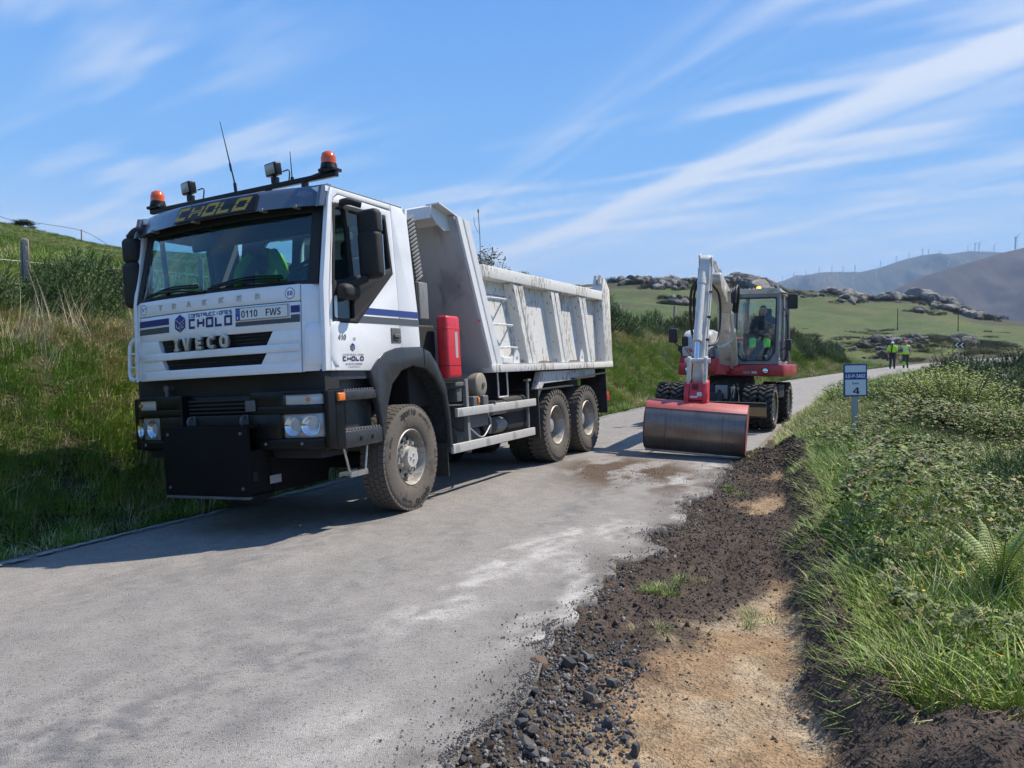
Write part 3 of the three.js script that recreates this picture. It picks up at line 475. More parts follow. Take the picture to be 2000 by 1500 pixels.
  // lettering on the driver's door
  const doorArt = decal(640, 512, (x, w, h) => {
    const X = z => (1.16 - z) / 0.5 * w, Y = y => (1.86 - y) / 0.4 * h; x.clearRect(0, 0, w, h);
    x.fillStyle = '#6b6e72'; x.save(); x.translate(X(1.13), Y(1.765)); x.transform(1, 0, -0.2, 1, 0, 0); x.font = 'bold 92px sans-serif'; x.fillText('410', 0, 0); x.restore(); x.font = 'bold 44px sans-serif'; x.fillText('E5', X(0.90), Y(1.765));
    cubeLogo(x, X(0.915), Y(1.70), 48, '#20307a', '#2b3050'); x.strokeStyle = '#23284c'; strokeText(x, 'CONSTRUCCIONES', X(1.07), Y(1.635), X(0.755) - X(1.07), 17, 3.4); strokeText(x, 'CHOLO', X(1.07), Y(1.612), X(0.755) - X(1.07), 52, 13);
    x.fillStyle = '#303448'; x.font = 'bold 25px sans-serif'; x.textAlign = 'center'; x.fillText('Telf. 982 214 011-696466286', X(0.91), Y(1.535)); x.font = '24px sans-serif'; x.fillText('choload@cholosl.com', X(0.91), Y(1.508));
  });
  mk('door_lettering', grid((u, v) => [1.2365, mix(1.46, 1.86, v), mix(1.16, 0.66, u)], 1, 1), doorArt, truck).userData.label = 'grey and blue lettering on the driver door';
  // --- front panel with two openings
  const fp = [slab(zFront, [-1.03, 1.03], [-1.03, 1.03], 1.485, 1.575, 0.05, 14, 3, 0.0015), slab(zFront, [-1.03, -0.60], [-1.03, -0.66], 1.575, 1.675, 0.05, 6, 3, 0.0015), slab(zFront, [0.62, 1.03], [0.68, 1.03], 1.575, 1.675, 0.05, 6, 3, 0.0015),
    slab((x, y) => zFront(x, y) + 0.012, [-1.03, 1.03], [-1.03, 1.03], 1.675, 1.745, 0.06, 14, 3, 0.004), slab(zFront, [-1.03, -0.66], [-1.03, -0.72], 1.745, 1.870, 0.05, 6, 3, 0.0015), slab(zFront, [0.68, 1.03], [0.75, 1.03], 1.745, 1.870, 0.05, 6, 3, 0.0015),
    slab(zFront, [-1.03, 1.03], [-1.03, 1.03], 1.870, 2.118, 0.05, 20), slab((x, y) => zFront(x, y), [-1.03, 1.03], [-1.03, 1.03], 2.126, 2.275, 0.05, 20)];
  const front = mk('front_panel', fp, M.white, truck);
  mk('grille_backing', [slab((x, y) => zFront(x, y) - 0.052, [-0.95, 0.95], [-0.95, 0.95], 1.50, 1.95, 0.02)], M.blackRough, front);
  for (const [y0, y1, a, b] of [[1.585, 1.665, -0.6, 0.62], [1.76, 1.86, -0.66, 0.68]]) { const q = []; for (let k = 0; k < 3; k++) q.push(slab((x, y) => zFront(x, y) - 0.028, [a, b], [a, b], mix(y0, y1, (k + 0.2) / 3), mix(y0, y1, (k + 0.62) / 3), 0.015, 10, 1, 0.003)); mk('grille_slat', q, M.black, front); }
  // corner pieces and air deflectors
  for (const s of [1, -1]) {
    mk('corner_panel', [slab(zFront, s > 0 ? [1.04, 1.235] : [-1.235, -1.04], s > 0 ? [1.04, 1.235] : [-1.235, -1.04], 1.49, 2.27, 0.05, 8, 6)], M.white, truck);
    const def = (x, y) => zFront(x, y) + 0.045 * sstep(1.5, 1.6, y) * sstep(1.95, 1.86, y);
    mk('air_deflector', [slab(def, s > 0 ? [1.075, 1.245] : [-1.245, -1.075], s > 0 ? [1.085, 1.245] : [-1.245, -1.085], 1.53, 1.93, 0.06, 8, 8, 0.012)], M.white, truck);
    if (s < 0) mk('air_deflector_fin', [tube([[-1.22, 1.50, 1.3], [-1.33, 1.53, 1.28], [-1.345, 1.7, 1.27], [-1.33, 1.88, 1.26], [-1.23, 1.93, 1.27]], 0.022, 24, 8), bx(0.12, 0.016, 0.05, [-1.28, 1.64, 1.27]), bx(0.12, 0.016, 0.05, [-1.28, 1.78, 1.27])], M.white, truck);
  }
  // raised letters and the painted art of the front
  const iv = []; [...'IVECO'].forEach((c, i) => { const g = letters(c, 0.105, 0.028, 0, 0.006), X = [-0.375, -0.235, -0.07, 0.085, 0.245][i]; iv.push(put(g, [X - 0.02, 1.81, zFront(X, 1.8) + 0.002])); });
  iv.forEach((g, i) => mk('maker_letter', g, M.silver, front));
  [...'TRAKKER'].forEach((c, i) => { const X = mix(-0.66, 0.60, i / 6); mk('model_letter', put(letters(c, 0.05, 0.006, 0.058, 0.001), [X, 2.196, zFront(X, 2.196) + 0.001]), M.silver, front); });
  const art = decal(2048, 352, (x, w, h) => {
    const X = v => (v + 1.03) / 2.06 * w, Y = v => (2.262 - v) / 0.36 * h; x.clearRect(0, 0, w, h);
    x.fillStyle = '#222a6e'; x.fillRect(X(-1.03), Y(2.085), X(-0.535) - X(-1.03), Y(2.022) - Y(2.085)); x.fillRect(X(0.94), Y(2.085), X(1.03) - X(0.94), Y(2.022) - Y(2.085));
    x.fillStyle = '#454a50'; x.fillRect(X(-1.03), Y(2.003), X(-0.535) - X(-1.03), Y(1.945) - Y(2.003)); x.fillRect(X(0.345), Y(1.975), X(1.03) - X(0.345), Y(1.935) - Y(1.975)); x.fillRect(X(0.94), Y(2.003), X(1.03) - X(0.94), Y(1.935) - Y(2.003));
    cubeLogo(x, X(-0.37), Y(2.018), Y(1.93) - Y(2.018), '#27328a', '#202858');
    x.strokeStyle = '#20285e'; strokeText(x, 'CONSTRUCCIONES', X(-0.245), Y(2.098), X(0.305) - X(-0.245), Y(2.062) - Y(2.098), 7); strokeText(x, 'CHOLO', X(-0.245), Y(2.052), X(0.305) - X(-0.245), Y(1.955) - Y(2.052), 22);
    x.lineWidth = 5; x.strokeStyle = '#252c50'; x.fillStyle = '#fff'; for (const [c, s] of [[0.935, '88'], [-0.95, 'Nº']]) { x.beginPath(); x.arc(X(c), Y(2.198), 46, 0, 7); x.fillStyle = '#eef'; x.fill(); x.stroke(); x.fillStyle = '#1c2240'; x.font = 'bold 56px sans-serif'; x.textAlign = 'center'; x.fillText(s, X(c), Y(2.198) + 20); }
  });
  mk('front_lettering', grid((u, v) => { const X = mix(-1.03, 1.03, u), Y = mix(1.902, 2.262, v); return [X, Y, zFront(X, Y) + 0.003]; }, 24, 3), art, front);
  const plateArt = canvasTex(1024, 224, (x, w, h) => { x.fillStyle = '#d9dcd8'; x.fillRect(0, 0, w, h); x.fillStyle = '#1c3f92'; x.fillRect(0, 0, 92, h); x.fillStyle = '#fff'; x.font = 'bold 60px sans-serif'; x.fillText('E', 24, 200); x.fillStyle = '#d8c23a'; for (let i = 0; i < 12; i++) { x.beginPath(); x.arc(46 + 28 * Math.cos(i * 0.5236), 62 + 28 * Math.sin(i * 0.5236), 4.5, 0, 7); x.fill(); } x.fillStyle = '#15161a'; x.font = 'bold 178px sans-serif'; x.save(); x.scale(0.86, 1); x.fillText('0110', 132, 178); x.fillText('FWS', 690, 178); x.restore(); x.strokeStyle = '#222'; x.lineWidth = 7; x.strokeRect(4, 4, w - 8, h - 8); });
  const pz = (x, y) => zFront(x, y) + 0.014; const plate = mk('number_plate', [slab(pz, [0.355, 0.925], [0.355, 0.925], 1.985, 2.105, 0.012, 8, 1, 0.002)], M.alu, truck); plate.userData.label = 'white number plate with a blue band';
  mk('plate_face', grid((u, v) => { const X = mix(0.36, 0.92, u), Y = mix(1.989, 2.101, v); return [X, Y, pz(X, Y) + 0.0015]; }, 8, 1), std([1, 1, 1], 0.4, { map: plateArt }), plate);
  // --- windscreen
  const ws = mk('windscreen', [slab(zGlass, [-1.10, 1.10], [-1.07, 1.07], 2.285, 3.03, 0.006, 20, 6, 0.001)], M.glass, truck);
  mk('windscreen_frame', [slab((x, y) => zGlass(x, y) + 0.004, [-1.17, -1.07], [-1.14, -1.04], 2.27, 3.05, 0.03, 3, 6), slab((x, y) => zGlass(x, y) + 0.004, [1.07, 1.17], [1.04, 1.14], 2.27, 3.05, 0.03, 3, 6), slab((x, y) => zGlass(x, y) + 0.004, [-1.1, 1.1], [-1.1, 1.1], 2.262, 2.315, 0.03, 18, 2), slab((x, y) => zGlass(x, y) + 0.003, [-1.1, 1.1], [-1.1, 1.1], 2.945, 3.17, 0.03, 18, 2)], M.blackRough, truck);
  for (const [a, b] of [[-0.95, -0.12], [0.02, 0.85]]) { const P = (x, y, o = 0.03) => [x, y, zGlass(x, y) + o]; mk('wiper', [tube([P(b + 0.1, 2.29), P(mix(a, b, 0.7), 2.33, 0.045), P(mix(a, b, 0.3), 2.345, 0.04)], 0.012, 16, 6), tube([P(a, 2.315), P((a + b) / 2, 2.36), P(b, 2.345)], 0.011, 20, 6), tube([P(a + 0.02, 2.335, 0.02), P((a + b) / 2, 2.385, 0.02), P(b - 0.02, 2.37, 0.02)], 0.008, 20, 6)], M.black, ws); }
  mk('inside_mirror', [bx(0.30, 0.15, 0.05, [-0.30, 2.82, 1.16], [0, 0.2, 0.06], 0.022), rod([-0.3, 2.88, 1.15], [-0.28, 3.03, 1.12], 0.012)], M.black, truck);
  mk('sun_blind', [slab((x, y) => zGlass(x, y) - 0.1, [-0.98, 0.98], [-0.98, 0.98], 2.94, 3.06, 0.012, 12, 1, 0.002)], M.interior, truck);
  // --- sun visor with the name board
  const zV = (x, y) => 1.40 - 0.20 * Math.pow(Math.abs(x) / 1.2, 2.4) - 0.10 * (y - 2.98) / 0.2;
  const vis = mk('sun_visor', [slab(zV, [-1.19, 1.19], [-1.16, 1.16], 2.985, 3.185, 0.015, 26, 4, 0.003), plain0(gridSolid((u, v) => { const x = mix(-1.16, 1.16, u); return [x, 3.185 + 0.03 * Math.sin(v * 1.4), mix(zV(x, 3.185) - 0.005, 1.05, v)]; }, 20, 4, -0.012))], M.visor, truck);
  for (const s of [1, -1]) mk('marker_lamp', [put(sph(0.05, [0, 0, 0], [1.5, 0.7, 0.5]), [s * 1.02, 3.10, zV(s * 1.02, 3.1) + 0.012], [0, s * 0.35, 0])], M.lens, vis);
  for (const s of [1, -1]) mk('visor_cheek', [sidePl([[1.05, 3.0], [1.26, 2.965], [1.20, 3.17], [1.06, 3.2]], s > 0 ? 1.165 : -1.205, s > 0 ? 1.205 : -1.165, 0.01)], M.visor, vis);
  for (const x of [-0.86, -0.2, 0.62, 0.95]) mk('visor_bracket', [bx(0.04, 0.03, 0.08, [x, 2.99, zV(x, 2.99) - 0.03], [0, 0, 0], 0.006)], M.grey, vis);
  mk('name_board', [slab((x, y) => zV(x, y) + 0.022, [-0.47, 0.56], [-0.45, 0.54], 2.995, 3.165, 0.012, 12, 2, 0.003)], M.black, vis);
  const cholo = decal(1024, 176, (x, w, h) => { x.clearRect(0, 0, w, h); x.strokeStyle = '#b8932f'; x.save(); x.transform(1, 0, -0.28, 1, 34, 0); strokeText(x, 'CHOLO', 10, 18, 930, 140, 34, 0.16); x.restore(); x.globalCompositeOperation = 'destination-out'; x.fillRect(0, 84, w, 9); }, 0.5);
  mk('name_lettering', grid((u, v) => { const X = mix(-0.46, 0.55, u), Y = mix(2.998, 3.162, v); return [X, Y, zV(X, Y) + 0.0245]; }, 12, 2), cholo, vis);
  // --- roof bar with lamps and beacons
  const bar_ = mk('roof_bar', [bar([-1.20, 3.275, 1.02], [1.23, 3.305, 1.0], 0.05, 0.05, 0.006), bx(0.17, 0.03, 0.14, [-1.13, 3.315, 1.0], [0, 0, 0], 0.006), bx(0.17, 0.03, 0.14, [1.15, 3.345, 1.0], [0, 0, 0], 0.006), bar([0.9, 3.30, 1.0], [1.15, 3.335, 1.0], 0.07, 0.03), ...[-0.8, -0.2, 0.4, 0.85].map(x => bx(0.04, 0.1, 0.06, [x, 3.24, 1.0]))], M.black, truck);
  for (const [x, y] of [[-1.12, 3.33], [1.14, 3.36]]) { const b = mk('beacon', [cyl(0.072, 0.082, 0.05, [x, y + 0.025, 1.0])], M.black, truck); const pr = [[0, 0.165], [0.03, 0.163], [0.058, 0.145], [0.068, 0.11], [0.072, 0.05]]; for (let k = 0; k < 5; k++) pr.splice(4 + k, 0, [0.069 + (k % 2) * 0.003, 0.11 - k * 0.011]); mk('beacon_lens', put(fin(new THREE.LatheGeometry(pr.map(p => new THREE.Vector2(p[0], p[1])), 28), 0.9), [x, y, 1.0]), M.orange, b).userData.label = 'orange beacon dome'; mk('beacon_bulb', [cyl(0.03, 0.04, 0.09, [x, y + 0.09, 1.0])], M.amber, b); }
  for (const [x, y, t] of [[-0.64, 3.445, -0.25], [0.49, 3.455, -0.2]]) {
    const l = mk('work_lamp', [put(bx(0.17, 0.125, 0.085, [0, 0, 0], [0, 0, 0], 0.018), [x, y, 1.02], [0.12, t, 0.03]), rod([x, y - 0.12, 1.0], [x, y - 0.05, 1.01], 0.018), bx(0.06, 0.06, 0.05, [x, y - 0.1, 1.0]), tube([[x + 0.07, y - 0.02, 0.97], [x + 0.13, y - 0.01, 0.95], [x + 0.14, y - 0.14, 0.97]], 0.007, 14, 6)], M.black, truck);
    mk('lamp_lens', put(bx(0.14, 0.095, 0.01, [0, 0, 0.042], [0, 0, 0], 0.004), [x, y, 1.02], [0.12, t, 0.03]), std([0.35, 0.35, 0.34], 0.2, { metalness: 0.4 }), l);
  }
  mk('antenna', [rod([0.0, 3.30, 1.02], [-0.01, 3.40, 1.02], 0.016), rod([-0.01, 3.40, 1.02], [-0.12, 4.02, 1.06], 0.008, 0.003), rod([-0.035, 3.52, 1.03], [-0.05, 3.6, 1.03], 0.011)], M.black, truck);
  mk('antenna', [rod([0.70, 3.32, 1.0], [0.69, 3.60, 1.0], 0.006, 0.003), cyl(0.015, 0.02, 0.04, [0.70, 3.335, 1.0])], M.black, truck);
  // --- mirrors
  { const m = mk('side_mirror', [tube([[1.17, 3.02, 0.98], [1.28, 3.05, 0.95], [1.38, 3.02, 0.86]], 0.035, 14, 8), tube([[1.22, 2.28, 1.02], [1.3, 2.27, 0.98], [1.40, 2.33, 0.86]], 0.035, 14, 8), mirBody(1.41, 2.86, 0.79, 0.24, 0.25, 0.13), mirBody(1.41, 2.56, 0.79, 0.235, 0.46, 0.15)], M.blackRough, truck); m.userData.label = 'large black double mirror of the driver side'; mk('mirror_glass', [bx(0.19, 0.38, 0.008, [1.41, 2.56, 0.72]), bx(0.19, 0.17, 0.008, [1.41, 2.87, 0.725])], M.mirrorGlass, m);
    mk('kerb_mirror', [mirBody(1.285, 2.205, 1.0, 0.14, 0.15, 0.26)], M.blackRough, truck); }
  { const m = mk('side_mirror', [tube([[-1.05, 3.02, 1.12], [-1.2, 3.05, 1.2], [-1.30, 2.98, 1.22]], 0.05, 14, 8), mirBody(-1.30, 2.86, 1.2, 0.2, 0.27, 0.15), mirBody(-1.30, 2.50, 1.2, 0.22, 0.48, 0.15), tube([[-1.16, 2.28, 1.15], [-1.25, 2.27, 1.2], [-1.30, 2.30, 1.2]], 0.04, 12, 8)], M.blackRough, truck); mk('mirror_glass', [bx(0.18, 0.38, 0.008, [-1.30, 2.5, 1.12])], M.mirrorGlass, m); }
  // --- bumper, lamps, steps
  const zB = (x, y) => 1.45 - 0.06 * Math.pow(Math.abs(x) / 1.24, 2) - 0.16 * sstep(1.08, 1.25, Math.abs(x));
  const bump = mk('bumper', [slab(zB, [0.48, 1.25], [0.44, 1.25], 0.79, 0.89, 0.12, 12, 3, 0.015), slab(zB, [0.44, 1.25], [0.44, 1.25], 1.115, 1.19, 0.12, 12, 2, 0.008), slab(zB, [0.44, 0.775], [0.44, 0.775], 0.89, 1.115, 0.12, 6, 2, 0.004), slab(zB, [1.22, 1.25], [1.22, 1.25], 0.89, 1.115, 0.12, 2, 2, 0.004), slab(zB, [0.44, 0.82], [0.44, 0.82], 1.19, 1.32, 0.12, 6, 2, 0.006), slab(zB, [1.225, 1.25], [1.225, 1.25], 1.19, 1.30, 0.12, 2, 2, 0.004), slab(zB, [0.82, 1.225], [0.82, 1.225], 1.285, 1.32, 0.12, 8, 1, 0.006),
    slab(zB, [-1.25, -0.48], [-1.25, -0.44], 0.79, 0.89, 0.12, 12, 3, 0.015), slab(zB, [-1.25, -0.44], [-1.25, -0.44], 1.115, 1.19, 0.12, 12, 2, 0.008), slab(zB, [-0.775, -0.44], [-0.775, -0.44], 0.89, 1.115, 0.12, 6, 2, 0.004), slab(zB, [-1.25, -1.22], [-1.25, -1.22], 0.89, 1.115, 0.12, 2, 2, 0.004), slab(zB, [-0.82, -0.44], [-0.82, -0.44], 1.19, 1.32, 0.12, 6, 2, 0.006), slab(zB, [-1.25, -1.225], [-1.25, -1.225], 1.19, 1.30, 0.12, 2, 2, 0.004), slab(zB, [-1.225, -0.82], [-1.225, -0.82], 1.285, 1.32, 0.12, 8, 1, 0.006),
    slab((x, y) => zB(x, y) - 0.05, [-0.46, 0.46], [-0.46, 0.46], 0.80, 1.12, 0.1, 8, 2, 0.01), slab((x, y) => zB(x, y) - 0.1, [-0.46, 0.46], [-0.46, 0.46], 1.12, 1.3, 0.05, 8, 2, 0.01),
    sidePl(rpoly([[1.33, 0.79], [1.10, 0.76], [1.10, 1.31], [1.33, 1.31]], 0.02), 1.19, 1.245, 0.01), sidePl(rpoly([[1.33, 0.79], [1.10, 0.76], [1.10, 1.31], [1.33, 1.31]], 0.02), -1.245, -1.19, 0.01)], M.black, truck);
  mk('radiator_recess', [box2([-1.2, 1.28, 1.1], [1.2, 1.5, 1.3]), box2([-1.1, 0.7, 0.9], [1.1, 1.3, 1.28])], M.blackRough, truck);
  mk('towing_pin', [cyl(0.035, 0.035, 0.09, [-0.72, 1.40, 1.33], [Math.PI / 2, 0, 0]), cyl(0.02, 0.02, 0.14, [-0.72, 1.36, 1.36])], M.midGrey, truck);
  mk('front_plate', [bx(0.12, 0.10, 0.01, [0.45, 1.20, 1.452], [0, 0, 0], 0.003)], M.midGrey, bump);
  for (const x of [-0.34, 0.34]) mk('tow_eye', [put(fin(new THREE.TorusGeometry(0.045, 0.016, 8, 20), 1), [x, 1.06, 1.42], [0, Math.PI / 2, 0]), bx(0.07, 0.12, 0.05, [x, 1.06, 1.39], [0, 0, 0], 0.01)], M.midGrey, bump);
  for (const x of [0.60, -0.60, 1.0, -1.0]) mk('bumper_bolt', [put(cyl(0.014, 0.014, 0.012, [0, 0, 0], [Math.PI / 2, 0, 0], 6), [x, 0.845, zB(x, 0.85) + 0.004])], M.grey, bump);
  for (let k = 0; k < 4; k++) mk('air_slot', [slab((x, y) => zB(x, y) - 0.045, [-0.40, 0.40], [-0.40, 0.40], 1.135 + k * 0.038, 1.155 + k * 0.038, 0.02, 8, 1, 0.003)], M.blackRough, bump);
  for (const s of [1, -1]) {
    const X = x => s * x, sp = (a, b) => s > 0 ? [a, b] : [-b, -a];
    const h = mk('headlight', [slab((x, y) => zB(x, y) - 0.045, sp(0.78, 1.22), sp(0.78, 1.22), 0.895, 1.11, 0.03, 6, 2, 0.002)], std([0.55, 0.55, 0.53], 0.35, { metalness: 0.3 }), truck); h.userData.label = 'rectangular twin headlight';
    for (const x of [0.90, 1.09]) mk('reflector', put(fin(new THREE.LatheGeometry([[0.012, -0.055], [0.04, -0.045], [0.065, -0.02], [0.080, 0.0], [0.088, 0.004]].map(p => new THREE.Vector2(p[0], p[1])), 24), 1), [X(x), 1.003, zB(x, 1) - 0.012], [Math.PI / 2, 0, s * (x > 1 ? -0.35 : -0.1)]), M.chrome, h);
    mk('headlight_glass', [slab((x, y) => zB(x, y) + 0.002, sp(0.785, 1.215), sp(0.785, 1.215), 0.898, 1.107, 0.004, 8, 2, 0.001)], M.lens, h);
    const d = mk('indicator', [slab((x, y) => zB(x, y) - 0.025, sp(0.825, 1.22), sp(0.825, 1.22), 1.193, 1.283, 0.015, 6, 1, 0.002)], std([0.62, 0.6, 0.56], 0.35), truck);
    mk('indicator_lens', [slab((x, y) => zB(x, y) + 0.004, sp(0.822, 1.223), sp(0.822, 1.223), 1.192, 1.284, 0.004, 8, 2, 0.002)], M.lens, d); mk('bulb', sph(0.02, [X(1.07), 1.238, zB(1.07, 1.2) - 0.015]), M.amber, d);
    mk('side_marker', bx(0.05, 0.075, 0.10, [X(1.25), 1.245, 1.16], [0, 0, 0], 0.012), M.amber, truck);
    const o0 = s > 0 ? 0.95 : -1.235, o1 = s > 0 ? 1.235 : -0.95;
    const st = mk('entry_step', [box2([o0, 0.76, 0.50], [o1, 0.925, 1.11], 0.02), box2([o0, 1.20, 0.56], [o1, 1.30, 1.11], 0.02), box2([s * 0.9, 0.75, 0.5], [s * 1.10, 1.475, 1.12])], M.fender, truck);
    const ribs = []; for (let k = 0; k < 12; k++) ribs.push(box2([s * 1.0, 0.925, 0.54 + k * 0.046], [s * 1.23, 0.937, 0.562 + k * 0.046]), box2([s * 1.12, 1.30, 0.58 + k * 0.043], [s * 1.23, 1.31, 0.60 + k * 0.043])); ribs.forEach(r => mk('tread', r, M.grey, st));
    for (const z of [0.68, 0.86]) mk('step_hole', [cyl(0.02, 0.02, 0.01, [s * 1.236, 0.84, z], [0, 0, Math.PI / 2])], M.black, st);
    mk('hanging_step', [rod([s * 1.18, 0.77, 1.06], [s * 1.18, 0.52, 0.99], 0.012), rod([s * 1.18, 0.77, 0.70], [s * 1.18, 0.52, 0.75], 0.012), ...Array.from({ length: 9 }, (_, k) => box2([s * 1.06, 0.495, 0.76 + k * 0.025], [s * 1.2, 0.52, 0.772 + k * 0.025])), box2([s * 1.06, 0.49, 0.74], [s * 1.08, 0.53, 1.0]), box2([s * 1.185, 0.485, 0.74], [s * 1.205, 0.535, 1.0])], M.steel, truck);
    // wing over the front wheel
    const C = [0, 0.56], arc = (r, a0, a1, n, sy = 1) => Array.from({ length: n + 1 }, (_, k) => { const a = mix(a0, a1, k / n); return [C[0] + Math.cos(a) * r, C[1] + Math.sin(a) * r * sy]; });
    const outer = [[0.50, 0.78], [0.52, 1.0], [0.60, 1.30], [0.66, 1.475], [0.55, 1.575], [0.40, 1.655], [0.2, 1.70], [-0.26, 1.715], [-0.45, 1.66], [-0.60, 1.52], [-0.76, 1.28], [-0.83, 0.95], [-0.85, 0.57]], inner = [[-0.80, 0.57], [-0.79, 0.9], [-0.72, 1.16], [-0.56, 1.36], [-0.36, 1.47], [-0.1, 1.51], [0.12, 1.46], [0.30, 1.33], [0.40, 1.12], [0.44, 0.9], [0.45, 0.78]];
    const ring = [...outer, ...inner];
    mk('front_wing', [sidePl(ring, s > 0 ? 1.17 : -1.245, s > 0 ? 1.245 : -1.17, 0.018), sidePl([...outer.slice(3).map(([z, y]) => [z * 0.985, y - 0.02]), ...inner.slice(0, 9).map(([z, y]) => [z * 1.02, y + 0.03])], s > 0 ? 0.75 : -1.18, s > 0 ? 1.18 : -0.75), box2([s * 0.8, 1.40, 0.6], [s * 1.2, 1.478, 1.2])], M.fender, truck);
    mk('wing_seam', [box2([s * 1.244, 1.50, -0.325], [s * 1.2485, 1.70, -0.315])], M.black, truck);
    mk('wheel_flap', [box2([s * 0.78, 0.24, -0.80], [s * 1.2, 0.62, -0.785])], M.rubber, truck);
  }
  // --- plough mounting box under the bumper
  const pl = mk('plough_mount', [box2([-0.53, 0.385, 1.56], [0.53, 1.03, 1.60], 0.004), box2([0.505, 0.385, 0.50], [0.53, 0.80, 1.56], 0.004), box2([-0.53, 0.39, 0.75], [-0.505, 0.80, 1.56], 0.004), box2([-0.53, 0.39, 0.6], [0.53, 0.41, 1.56]), box2([-0.53, 1.0, 1.40], [0.53, 1.03, 1.56]), sidePl([[0.55, 0.40], [0.75, 0.39], [1.3, 0.39], [1.35, 0.72], [0.4, 0.70]], 0.535, 0.548)], M.plough, truck); pl.userData.label = 'black steel mounting box below the bumper';
  for (const [x, y] of [[-0.46, 0.96], [0.46, 0.96], [-0.46, 0.46], [0.46, 0.46]]) mk('bolt', [put(cyl(0.016, 0.016, 0.014, [0, 0, 0], [Math.PI / 2, 0, 0], 6), [x, y, 1.605])], M.midGrey, pl);
  mk('bottom_lip', [box2([-0.525, 0.36, 1.565], [0.525, 0.384, 1.61], 0.003)], M.midGrey, pl); mk('lug', [box2([0.5305, 0.52, 1.49], [0.537, 0.60, 1.56])], M.black, pl); mk('rating_plate', [box2([0.549, 0.47, 1.21], [0.5505, 0.545, 1.36])], M.galv, pl);
  mk('axle', [rod([-1.0, 0.53, 0], [1.0, 0.53, 0], 0.09), bx(0.5, 0.3, 0.4, [0, 0.62, 0.1], [0, 0, 0], 0.06), ...[-4.09, -5.47].flatMap(z => [rod([-0.9, 0.555, z], [0.9, 0.555, z], 0.11), sph(0.27, [0, 0.555, z])])], M.blackRough, truck);
}
function plain0(g) { return fin(g, 0.8); }
function gridSolid(f, nu, nv, dy) {   // a sheet given a thickness along y
  const a = grid(f, nu, nv), b = grid((u, v) => { const p = f(u, v); return [p[0], p[1] + dy, p[2]]; }, nu, nv); b.index.array.reverse();
  const e = []; const P = (u, v, k) => { const p = f(u, v); return [p[0], p[1] + k * dy, p[2]]; };
  const edge = (h) => { const s = grid((u, v) => P(...h(u), v), nu, 1); return s; };
  const parts = [a, b, edge(u => [u, 0]), edge(u => [u, 1]), edge(u => [0, u]), edge(u => [1, u])].map(g => g.toNonIndexed()); return mergeGeometries(parts);
}
function mirBody(x, y, z, w, h, d) { return put(fin(new RoundedBoxGeometry(w, h, d, 4, Math.min(w, h, d) * 0.42), 1), [x, y, z], [0.03, 0, 0]); }

// --- wheels
function tyreGeo(R, W, r, lug, n = 72) {
  const h = W / 2, pr = [[r, -h * 0.80], [r + 0.02, -h * 0.9], [r + (R - r) * 0.35, -h], [r + (R - r) * 0.7, -h * 0.985], [R - 0.045, -h * 0.93], [R - 0.022, -h * 0.86], [R - 0.012, -h * 0.75], [R - 0.010, 0], [R - 0.012, h * 0.75], [R - 0.022, h * 0.86], [R - 0.045, h * 0.93], [r + (R - r) * 0.7, h * 0.985], [r + (R - r) * 0.35, h], [r + 0.02, h * 0.9], [r, h * 0.80]];
  const g = [put(fin(new THREE.LatheGeometry(pr.map(p => new THREE.Vector2(p[0], p[1])), n), 0.7), [0, 0, 0], [0, 0, Math.PI / 2])];
  const N = lug === 'road' ? 56 : 40;
  for (let k = 0; k < N; k++) { const a = k / N * 2 * Math.PI; const at = (q, da = 0) => put(q, [0, 0, 0], [a + da, 0, 0]);
    if (lug === 'road') for (const [x, w, o] of [[-h * 0.66, h * 0.42, 0], [-h * 0.2, h * 0.34, 0.5], [h * 0.2, h * 0.34, 0], [h * 0.66, h * 0.42, 0.5]]) g.push(at(bx(w, 0.03, 2 * Math.PI * R / N * 0.80, [x, R - 0.016, 0]), o * 2 * Math.PI / N));
    else for (const s of [-1, 1]) { g.push(at(bx(h * 0.62, 0.05, 2 * Math.PI * R / N * 0.56, [s * h * 0.66, R - 0.026, 0], [0, s * 0.25, 0]), s * 0.5 * Math.PI / N), at(bx(h * 0.36, 0.045, 2 * Math.PI * R / N * 0.5, [s * h * 0.2, R - 0.024, 0], [0, -s * 0.4, 0]), s * Math.PI / N), at(bx(0.03, 0.05, 2 * Math.PI * R / N * 0.5, [s * h * 0.95, R - 0.05, 0], [0, 0, s * 0.35]), s * 0.5 * Math.PI / N)); } }
  return g;
}
const wordRing = (() => {   // "apollo" moulded twice on the side wall
  const tex = canvasTex(1024, 1024, (x, w) => { x.clearRect(0, 0, w, w); x.translate(512, 512); x.fillStyle = '#1b1a19'; x.textAlign = 'center'; for (const [b, word] of [[-0.15, 'apollo'], [2.8, 'apollo']]) [...word].forEach((c, i) => { x.save(); x.rotate(b + (i - 2.5) * 0.112 * 1); x.font = 'bold 98px sans-serif'; x.fillText(c, 0, -402); x.restore(); }); x.font = 'bold 40px sans-serif'; for (const [b, word] of [[0.62, '315/80R22.5'], [1.8, 'AZ/X TL'], [-1.2, 'ALL STEEL'], [3.6, '156/150K']]) [...word].forEach((c, i) => { x.save(); x.rotate(b + (i - 5) * 0.055); x.fillText(c, 0, -412); x.restore(); }); });
  return std([1, 1, 1], 0.85, { map: tex, transparent: true, alphaTest: 0.4 });
})();
